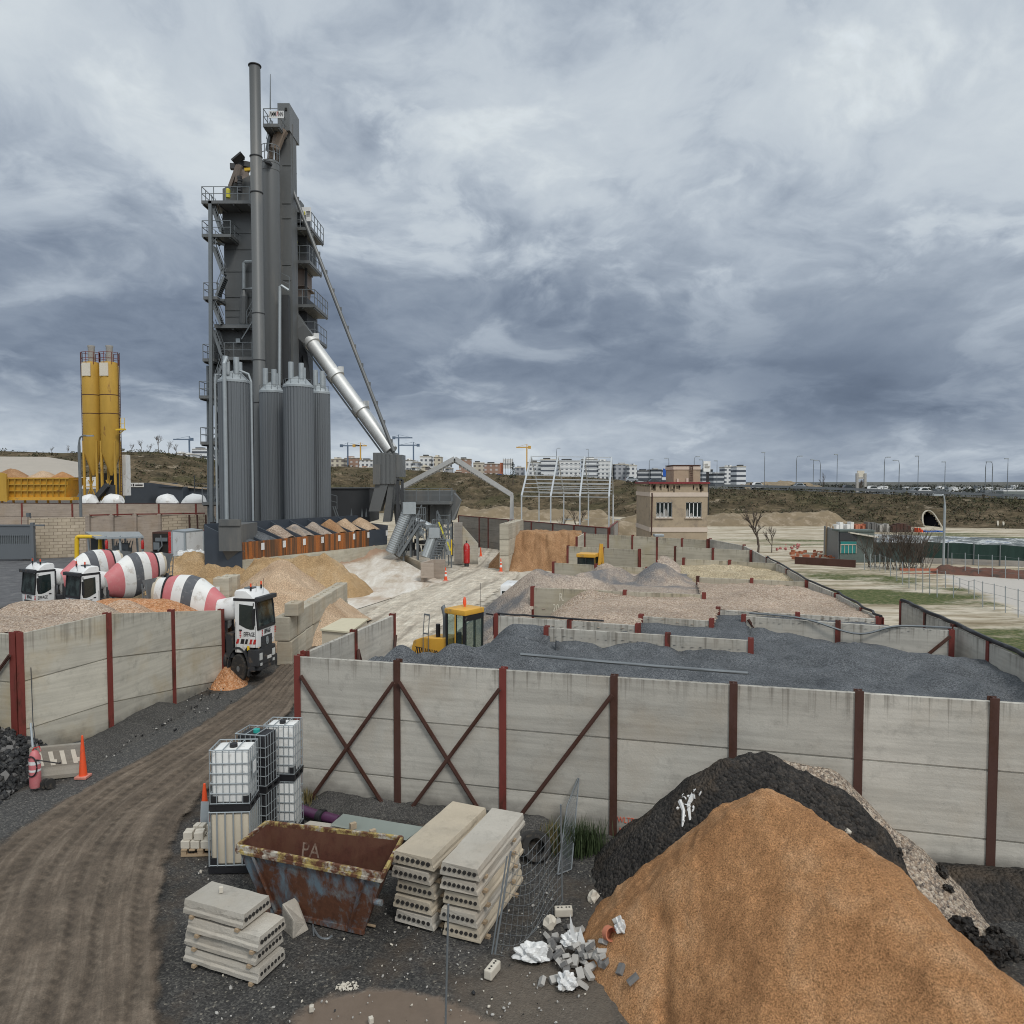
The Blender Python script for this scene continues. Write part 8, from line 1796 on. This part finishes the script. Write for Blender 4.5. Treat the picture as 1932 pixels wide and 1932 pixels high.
for i,(u,v_,a_)in enumerate(((1443,854,0),(1503,861,5),(1535,868,0),(1548,869,-6),(1580,858,0),(1669,863,5),(1697,869,-6),(1733,861,0),(1783.5,872,0),(1860,872,5),(1873,872,-6),(1902,866,0),(1310,862,5),(1325,868,0),(1353,870,0),(1225,868,3),(1262,865,-3),(1050,846,3),(1110,848,0))):
 D_=168 if i%3 else 150;c=hz(u,1.0);lamp('thin street lamp rising from the highway against the sky',u,v_,c.y*1.01,a_,.06 if a_ else .05,'galv_d',h0=c.z,grp='thin street lamps along the highway')
for u,v_ in((26,880),(52,879),(97,880),(173,880),(135,905)):lamp('thin mast on the left hill against the cloud',u,v_+2,190,0,.05,'galv_d',h0=hz(u,1).z,grp='thin masts on the left hill')
lamp('pale street lamp with a curved arm before the green screen',1783,935,63,-8,.085,'conebase' if False else 'galv',grp=None)
gn=thing('sign_gantry','tall two legged sign gantry on the highway bank','gantry',(Xu(1623,172),172,0));mb=MB()
for u in(1617,1632):
 mb.beam(PD(u-0,929,166),PD(u-0,893,166),.5)
mb.beam(PD(1616,902,166),PD(1633,902,166),.4);mb.build('legs',M['paver'],gn);mb=MB();mb.pxbox(1618,1631,888,900,166,.3);mb.build('sign_panel',M['wornwhite'],gn)
cv_=thing('culvert','dark culvert mouth with a pale concrete ring in the highway bank','culvert',tuple(hz(1755,.05)));D_=hz(1757,.12).y;mb=MB()
def onhill(u,v):
 j=int(np.clip(np.searchsorted(U,u),0,999));a_=float(np.interp(-v,-PV[:46,j],np.arange(46)));i=int(a_);i2=min(i+1,45);w_=a_-i;return PD(u,v,Y[i,j]*(1-w_)+Y[i2,j]*w_)
q=[onhill(*o_)for o_ in CUL];mb.tube(crom(q,40),.14,6);mb.build('ring',M['block'],cv_);mb=MB();fr2=crom(q,24);bk2=[Vector((p_.x+1.0,q[4].y+14,min(p_.z,3.0)*.7))for p_ in fr2];n=24;mb.add(fr2+bk2,[(i,i+1,i+1+n,i+n)for i in range(n-1)]+[tuple(range(n,2*n))]);mb.build('tunnel_lining',M['pit'],cv_)  # lining coloured near black to paint the shade inside the culvert
dr2=thing('drain_chute','narrow concrete drainage chute on the highway bank at the far right','drain',tuple(PD(1999,990,113)))
a,b_=PD(1881,966,hz(1881,.55).y-1),PD(1883,992,hz(1883,.1).y-1);mb=MB();mb.beam(a,b_,.25,.3);mb.beam(a+Vector((.9,0,0)),b_+Vector((.9,0,0)),.25,.3);mb.build('channel_walls',M['block'],dr2);mb=MB();mb.beam(a+Vector((.45,.1,-.1)),b_+Vector((.45,.1,-.1)),.7,.1);mb.build('channel_floor',M['hole'],dr2)
m_bank=paint('earth_bank',(.19,.145,.09),.95,0,.35,.5,dirt=(.3,.24,.17),dsc=.6,damt=.4)
for nm,l_,u0,u1,D0,z_ in(('earth_bank','brown earth bank below the hill, behind the portal frame',870,990,150,1.8),('earth_bank','brown earth bank behind the shed frame',1000,1130,140,1.7),('earth_bank','earth bank with weeds left of the brick building',1120,1230,118,1.5),('earth_bank','small brown earth mound under the shed frame',1118,1150,88,1.3),('earth_bank','scrubby mound right behind the short far wall',1166,1225,90,2.0),('earth_bank','pale earth bank below the highway, right of the brick building',1345,1560,124,2.2)):
 a,b_=Vector((Xu(u0,D0),D0,0)),Vector((Xu(u1,D0),D0,0));heap(nm,l_,(a.x-5,b_.x+5,D0-7,D0+7),.35,lambda X,Y:ridge(X,Y,(a.x,D0),(b_.x,D0),z_,z_,.55,.6)+fbm(X,Y,.3,4,120)*.9,m_bank,None,.25,.8,121)
mb=MB()
for u0,u1,v_,D_ in((1345,1420,985,128),(1420,1560,989,120),(1000,1230,981,134)):mb.beam(P(u0,v_+0),P(u1,v_+3),.1,.7)
tag(mb.build('crash_barrier',M['galv']),'long white crash barrier strip across the far field','barrier',kind='thing')
for k,(u0,u1,v0,v1,mt_,l_)in enumerate(((1618,1652,985,998,'white','white covered stack in the scrap yard below the bank'),(1655,1676,988,1000,'terra','orange brick pallets in the scrap yard'),(1677,1698,984,1001,'paver2','dark crates stacked in the scrap yard'),(1700,1722,988,1001,'paver','grey crates in the scrap yard'),(1724,1760,987,1003,'ox_d','brown pallets in the scrap yard'),(1772,1782,996,1004,'orange','small orange crate stack by the culvert'),(1806-0,1848,1000,1006,'bluetarp','blue tarpaulin roll before the culvert'))):
 if mt_=='bluetarp':M[mt_]=paint('blue_tarp',(.03,.10,.35),.5)
 u0,u1=(u0-40,u1-40)if k<6 else(u0-60,u1-60);D_=105;mb=MB()
 for j in range(5):uu=u0+(u1-u0)*j/5;mb.pxbox(uu,uu+(u1-u0)/5.5,v0+rg.uniform(0,5),v1+4,D_+rg.uniform(0,1),1.2)
 tag(mb.build('material_stack',M[mt_]),l_,'stack')
gs=thing('green_shed','derelict shed with a teal window front and a worn roof','building',(Xu(1600,70),70,0));D0=66
mb=MB();q=[Vector((Xu(1556,74),74,0)),Vector((Xu(1584,D0),D0,0)),Vector((Xu(1584,D0)+.15,D0+.1,0)),Vector((Xu(1556,74)+.15,74.1,0))];mb.hexa(q,[Vector((p_.x,p_.y,Zv(997,70)))for p_ in q]);mb.build('side_wall',M['galv_d'],gs)
mb=MB();mb.pxbox(1584,1650,1002,1064,D0,.2);mb.pxbox(1584,1650,1000,1003,D0-.1,1.6);mb.build('front_wall',paint('dirty_green_wall',(.10,.125,.115),.8,0,.35,2),gs)
mb=MB();mb.pxbox(1586,1616,1022,1044,D0-.06,.1);wf=mb.build('window',paint('teal_panel',(.02,.20,.19),.5),gs);mb=MB()
for k in range(5):mb.pxbox(1586+k*7.2,1587.2+k*7.2,1028,1044,D0-.1,.1)
mb.pxbox(1586,1616,1027,1028.5,D0-.1,.1);mb.build('frame',M['trim'],wf);mb=MB();mb.pxbox(1584,1618,1005,1020,D0-.05,.1);mb.build('net_strip',M['screen']if 'screen' in M else M['tower_d'],gs)
mb=MB();a,b_=PD(1580,1000,67),PD(1655,1013,66);mb.beam(a,b_,1.6,.12);mb.build('roof',M['wornwhite'],gs)
for k,u in enumerate((1560,1567,1572)):tag(MB().beam((Xu(u,72),72,0),PD(u,985+k*4,72),.12).build('timber_post',M['wood']),'timber post beside the derelict shed','post','timber posts by the shed')
M['screen']=paint('dark_green_screen',(.012,.035,.028),.85,0,.25,1.2,stretch=(3,1,.3))
gsn=thing('screen_fence','dark green windscreen fence on a low concrete plinth at the right edge','fence',(Xu(1840,64),64,0));gsn['kind']='thing'
a,b_=PD(1740,1021,65.5),PD(2150,1040,60);mb=MB();nq=40
for k in range(nq+1):p_=a.lerp(b_,k/nq);wv_=.05*math.sin(k*1.7);mb.v+=[(p_.x,p_.y+wv_,.45),(p_.x,p_.y-wv_,p_.z-.06*abs(math.sin(k*.39)))]
for k in range(nq):mb.f.append([2*k,2*k+2,2*k+3,2*k+1]);mb.m.append(0)
o=mb.build('screen_cloth',M['screen'],gsn);sm=o.modifiers.new('thickness','SOLIDIFY');sm.thickness=.03
mb=MB();mb.beam(Vector((a.x,a.y,.2)),Vector((b_.x,b_.y,.2)),.2,.55);mb.build('plinth',M['conc_far'],gsn)
for k in range(9):p_=a.lerp(b_,k/8);MB().beam((p_.x,p_.y-.12,0),(p_.x,p_.y-.12,p_.z+.05),.07).build('fence_post',M['galv_d'],gsn)
lr=thing('long_shed','long low shed with a peeling white and blue roof behind the green screen','building',(Xu(1800,70),70,0));m,g,b=newmat('peeling_roof');p=g.pos();n=g.noise(g.scale(p,(.5,.5,1.5)),1.2,8,.7)
g.set(b.inputs['Base Color'],g.ramp(n,[(.35,(.05,.065,.07)),(.5,(.14,.15,.15)),(.56,(.50,.51,.5)),(.62,(.07,.10,.17)),(.72,(.55,.55,.55))]));b.inputs['Roughness'].default_value=.8
a,b_=PD(1640,1011,71),PD(2150,1026,66);mb=MB();up=Vector((0,0,-.1));mb.add([a+Vector((0,-3,-.75)),b_+Vector((0,-3,-.75)),b_+Vector((0,3,.0)),a+Vector((0,3,.0))],[(0,1,2,3)]);mb.build('roof',m,lr);mb=MB();a=PD(1612,1000,66.6);mb.beam(Vector((a.x,a.y,.85)),Vector((PD(1760,1000,65.8).x,65.8,.75)),.15,1.9);mb.build('wall',paint('dark_green_boards',(.035,.05,.045),.85,0,.4,2),lr)
tag(MB().beam(P(1500,1063),P(1614,1070),.3,1.2).build('brick_wall',M['ox_d']),'low red-brown brick wall left of the teal window','wall',kind='thing')
m_red=paint('red_soil',(.13,.06,.042),.95,0,.4,1.5,dirt=(.06,.045,.035),dsc=1.5,damt=.5)
a,b_=P(1780,1080),P(2150,1104);heap('soil_bank','low bank of red soil along the foot of the green screen',(a.x-1,b_.x+1,50,62),.15,lambda X,Y:ridge(X,Y,(a.x,a.y),(b_.x,b_.y),.55,.5,.8,.2)+fbm(X,Y,1.5,3,130)*.2,m_red,None,.08,2,131)
mb=MB();mb.pxbox(1700,1770,1073,1077,58,.2);mb.pxbox(1700,1770,1082,1085,58,.2);tag(mb.build('plastic_barrier',paint('dull_orange',(.34,.10,.055),.7)),'orange plastic barrier boards behind the bare thicket','barrier',kind='thing')
mb=MB()
for k in range(30):u=rg.uniform(1490,1580);q=P(u,rg.uniform(1044,1058));mb.box((q.x,q.y,.25),(rg.uniform(.2,.7),.2,rg.uniform(.08,.3)),rg.random()*3)
tag(mb.build('orange_netting',paint('orange_net',(.36,.12,.06),.8,0,.3,3)),'heaps of orange netting before the derelict shed','netting',kind='stuff')
mb=MB()
for k in range(12):q=P(rg.uniform(1465,1510),rg.uniform(1030,1040));mb.rock(q+Vector((0,0,.15)),rg.uniform(.08,.2),rg,1)
tag(mb.build('rag_heap',paint('red_rag',(.34,.12,.11),.8)),'reddish rags lying under the bare tree','heap')
def wfence(label,tops,wires=3):
 t=thing('wire_fence',label,'fence',tuple(tops[0][1]));t['kind']='thing'
 for tp,bs in tops:mb=MB();mb.cyl(bs,tp,.03,n=6);mb.build('fence_post',M['galv'],t)
 mb=MB()
 for i in range(len(tops)-1):
  for k in range(wires):s_=.25+.7*k/max(1,wires-1);mb.beam(tops[i][1].lerp(tops[i][0],s_),tops[i+1][1].lerp(tops[i+1][0],s_),.012)
 mb.build('fence_wire',M['galv_d'],t)
 return t
def fp(u,vtop,vbot):b_=P(u,vbot);return(PD(u,vtop,b_.y),b_)
wfence('line of pale fence posts before the bare thicket',[fp(*q)for q in((1631,1045,1075),(1642,1045,1076),(1651,1047,1076),(1660,1045,1078),(1670,1050,1080),(1680,1054,1087),(1692,1058,1096),(1703,1060,1103),(1715,1062,1110),(1728,1066,1114),(1741,1070,1118),(1754,1072,1122),(1768,1074,1127),(1784,1078,1110))])
wfence('line of tall pale posts before the green screen',[fp(*q)for q in((1796,1043,1080),(1821,1043,1084),(1846,1046,1086),(1872,1047,1088),(1897,1049,1091),(1922,1052,1094),(1950,1055,1097))])
wfence('nearest wire fence at the edge of the white gravel lot',[fp(*q)for q in((1799,1085,1128),(1811,1091,1112),(1828,1096,1120),(1838,1093,1130),(1854,1097,1146),(1876,1101,1151),(1897,1106,1156),(1921,1111,1165),(1950,1117,1176),(1985,1126,1190))])
rg=random.Random(55);blades('grass_clump','dry weeds at the right picture edge behind the boundary wall',[P(1900,1330),P(1925,1330),P(1940,1320)],500,1.1,M['weedt'],.5,rg)
def citymat(name,wallc,winc,sx=3.0,sz=3.0,fx=.5,fz=.5):
 m,g,b=newmat(name);p=g.pos();x,y,z=g.xyz(p);k=g.math('MULTIPLY',g.math('LESS_THAN',g.math('FRACT',g.math('DIVIDE',x,sx)),fx),g.math('LESS_THAN',g.math('FRACT',g.math('DIVIDE',z,sz)),fz))
 g.set(b.inputs['Base Color'],g.mix(k,g.mix(g.noise(p,.1,3),mul(wallc,.85),mul(wallc,1.1)),winc));b.inputs['Roughness'].default_value=.7;return m
cw=[citymat('white_flats',(.66,.66,.65),(.12,.13,.15)),citymat('cream_flats',(.52,.47,.38),(.15,.13,.12),3.6,3.0,.45,.5),citymat('brick_flats',(.30,.19,.14),(.45,.42,.4),4,3,.4,.45),citymat('dark_offices',(.06,.07,.085),(.45,.46,.47),30,3.2,1.0,.4),citymat('grey_flats',(.36,.37,.39),(.12,.13,.15),3.2,3,.5,.5),citymat('white_offices',(.68,.69,.70),(.08,.09,.11),40,3.4,1.0,.45)]
rg=random.Random(8)
def block(u0,u1,v0,mi,D_=560,top=None,label=None,dep=14):
 D_+=rg.uniform(-30,30);t=thing('apartment_building',label,'building',(Xu((u0+u1)/2,D_),D_,0),group='far city buildings');mb=MB();mb.pxbox(u0,u1,v0,HOR+9,D_,dep);mb.build('wall',cw[mi],t);mb=MB();w_=u1-u0;a=rg.uniform(.1,.3);mb.pxbox(u0+w_*a,u0+w_*(a+.45),v0-3.2,v0,D_+3,6);mb.build('roof_house',M['tower_d']if top=='d' else cw[mi],t);mb=MB();mb.pxbox(u0-.5,u1+.5,v0-.6,v0+.4,D_-.4,dep+.8);mb.build('roof',M['paver2']if mi in(3,)else M['wornwhite'],t);return t
B_=[(792,813,861,0,'d','white block with a black roof house, alone left of the portal frame'),(818,832,862,1,None,'cream block just right of the white one with the black roof'),(866,888,866,2,'d','brown brick block behind the right slope of the portal frame'),(893,913,873,1,'d','cream apartment block with a dark roof house, left half of the pair'),(914,943,875,2,'d','brick and cream apartment block left of the billboard'),(972,990,882,4,None,'pale grey long block between conifer and shed frame'),(996,1020,872,0,'d','white block behind the left end of the shed frame'),(1021,1050,867,5,'d','white banded block behind the shed frame, dark roof house'),(1054,1095,869,0,'d','wide white block behind the middle of the shed frame'),(1100,1128,866,5,None,'tall white block behind the right of the shed frame'),(1129,1155,870,0,None,'white block at the right end of the shed frame'),(1161,1186,876,4,None,'grey block with balconies right of the shed frame'),(1187,1202,878,0,None,'slim white block right of the grey one'),(1203,1227,888,3,None,'dark low office block left of the brick building'),(1228,1248,886,3,None,'dark banded office block touching the brick building'),(1249,1269,886,5,None,'banded office behind the blue sign'),(1324,1345,886,3,None,'dark office behind the white billboard'),(1346,1366,894,3,None,'low dark office right of the billboard'),(1367,1388,881,0,None,'white tower block standing alone on the right'),(1389.5,1407.5,880,5,'d','rightmost banded tower with a dark top'),(625,648,866,1,None,'orange cream block at the left end of the city'),(650,676,864,2,None,'brick terrace under the yellow crane'),(678,703,868,0,'d','white block left of the hopper box'),(764,778,868,0,None,'white block just right of the hopper box'),(779,791,872,4,None,'small grey block left of the white block with a black roof'),(836,850,872,0,None,'small white block hidden behind the gable top'),(332,347,855,0,None,'white block on the left hill, lower left one'),(349,361,857,0,None,'small white block on the left hill, middle one'),(363,391,847,5,None,'long white banded block on the left hill')]
for u0,u1,v0,mi,tp,l_ in B_:block(u0,u1,v0,mi,520,tp,l_)
for k in range(26):
 u=rg.choice((rg.uniform(622,704),rg.uniform(760,860)));v_=rg.uniform(880,892);t=block(u,u+rg.uniform(6,13),v_,rg.choice((0,1,2,4,4)),330,None,'low house in the terraces on the middle hillside',8);t['group']='low houses in the terraces'
mb=MB();mb.pxbox(1251,1262,884,899,480,.5);tag(mb.build('blue_sign',paint('sign_blue',(.02,.10,.42),.4)),'big blue sign left of the brick building penthouse','sign')
bb=thing('billboard','white billboard on a dark pole right of the brick penthouse','billboard',(Xu(1334,130),130,0));mb=MB();mb.pxbox(1327.5,1340.5,870,890,130,.4);pl=mb.build('board',M['white'],bb);mb=MB();mb.pxbox(1330,1336,875,877,129.9,.05);mb.pxbox(1330,1339,879,882,129.9,.05);mb.build('board_mark',M['paver'],pl);mb=MB();mb.beam(PD(1335,890,130.2),(Xu(1335,130.2),130.2,0),.4);mb.build('pole',M['black'],bb)
b2=thing('billboard','white gridded billboard left of the conifer','billboard',(Xu(957,230),230,0));mb=MB();mb.pxbox(949,967.5,866,884,230,.4);mb.build('board',M['white'],b2);mb=MB()
for k in range(5):mb.pxbox(949+k*4.6,949.6+k*4.6,864,900,229.8,.1)
mb.pxbox(949,967.5,874.5,875.3,229.8,.1);mb.build('grid',M['galv_d'],b2);tag(MB().pxbox(943,949,873,900,231,3).build('brick_tower',M['terra']),'narrow brown tower left of the gridded billboard','tower')
tag(MB().pxbox(938,947,894,900,215,3).build('blue_container',M['bluetarp']),'blue container on the hill crest by the conifer','container')
M['crane_y']=paint('crane_yellow',(.52,.30,.06),.6);M['crane_b']=paint('crane_blue_grey',(.10,.14,.20),.6)
def crane(label,u,vt,vb,j0,j1,mat,D_=520):
 t=thing('tower_crane',label,'crane',(Xu(u,D_),D_,0),group='tower cranes over the city');mb=MB();w_=.9;tp=PD(u,vt,D_)
 mb.beam((tp.x,D_,0),tp,w_);mb.beam(tp,PD(u,vt-5,D_),w_*.5);mb.build('mast',M[mat],t);mb=MB();a,b_=PD(j0,vt+1,D_),PD(j1,vt+1,D_);mb.beam(a,b_,.7,.8);mb.beam(PD(u,vt-5,D_),a,.15);mb.beam(PD(u,vt-5,D_),b_,.15);mb.box(b_ if abs(j1-u)<abs(j0-u)else a,(2,1,2));mb.build('jib',M[mat],t)
crane('blue grey tower crane with a long jib left of the duct foot',656,840,870,644,683,'crane_b');crane('yellow tower crane beside the blue grey one',680,840,872,668,692,'crane_y');crane('dark tower crane right of the hopper box with its jib to the right',752,825,870,743,778,'crane_b');crane('dark tower crane with its jib pointing left, before the gable',780,839,868,751,789,'crane_b');crane('yellow tower crane left of the shed frame',994,843,885,974,999,'crane_y');crane('tower crane over the left hill',357,828,858,327,362,'crane_b')
mb=MB();rg=random.Random(91)
for k in range(1500):
 u=rg.uniform(1380,2400)if rg.random()<.85 else rg.uniform(-300,300);D_=rg.uniform(260,1000);c=Vector((Xu(u,D_),D_,0));shrub(mb,c+Vector((0,0,1)),rg.uniform(2.0,4.2)*(1.25 if u<1600 else 1),rg,12)
tag(mb.build('far_tree_belt',[paint('belt_a',(.04,.045,.03),.95),paint('belt_b',(.06,.055,.045),.95),paint('belt_c',(.03,.034,.028),.95)]),'belt of small trees along the far right horizon','trees',kind='stuff')
mb=MB()
for k in range(150):u=rg.uniform(1640,2300);D_=rg.uniform(350,700);q=Vector((Xu(u,D_),D_,0));h_=rg.uniform(1.5,3.6);mb.box((q.x,q.y,h_/2),(rg.uniform(2,7),4,h_),0,None,rg.choice((0,0,1,1)))
tag(mb.build('far_town',[M['white'],M['galv_d'],M['terra']]),'scatter of tiny white roofs on the far right plain','town',kind='stuff')
heap('wooded_hill','small wooded hill on the horizon right of the tower blocks',(Xu(1395,430),Xu(1530,430),415,445),1.2,lambda X,Y:ridge(X,Y,(Xu(1440,430),430),(Xu(1480,430),430),Zv(909,430),Zv(906,430),.22,3)+fbm(X,Y,.2,4,140)*2,m,None,.3,.3,141)['kind']if False else None
o,_d=heap('wooded_hill','small wooded hill on the horizon right of the tower blocks',(Xu(1395,430),Xu(1540,430),415,445),1.2,lambda X,Y:ridge(X,Y,(Xu(1440,430),430),(Xu(1485,430),430),Zv(910,430),Zv(907,430),.22,3)+fbm(X,Y,.2,4,140)*2,m_bank,None,.3,.3,141);o['kind']='structure'
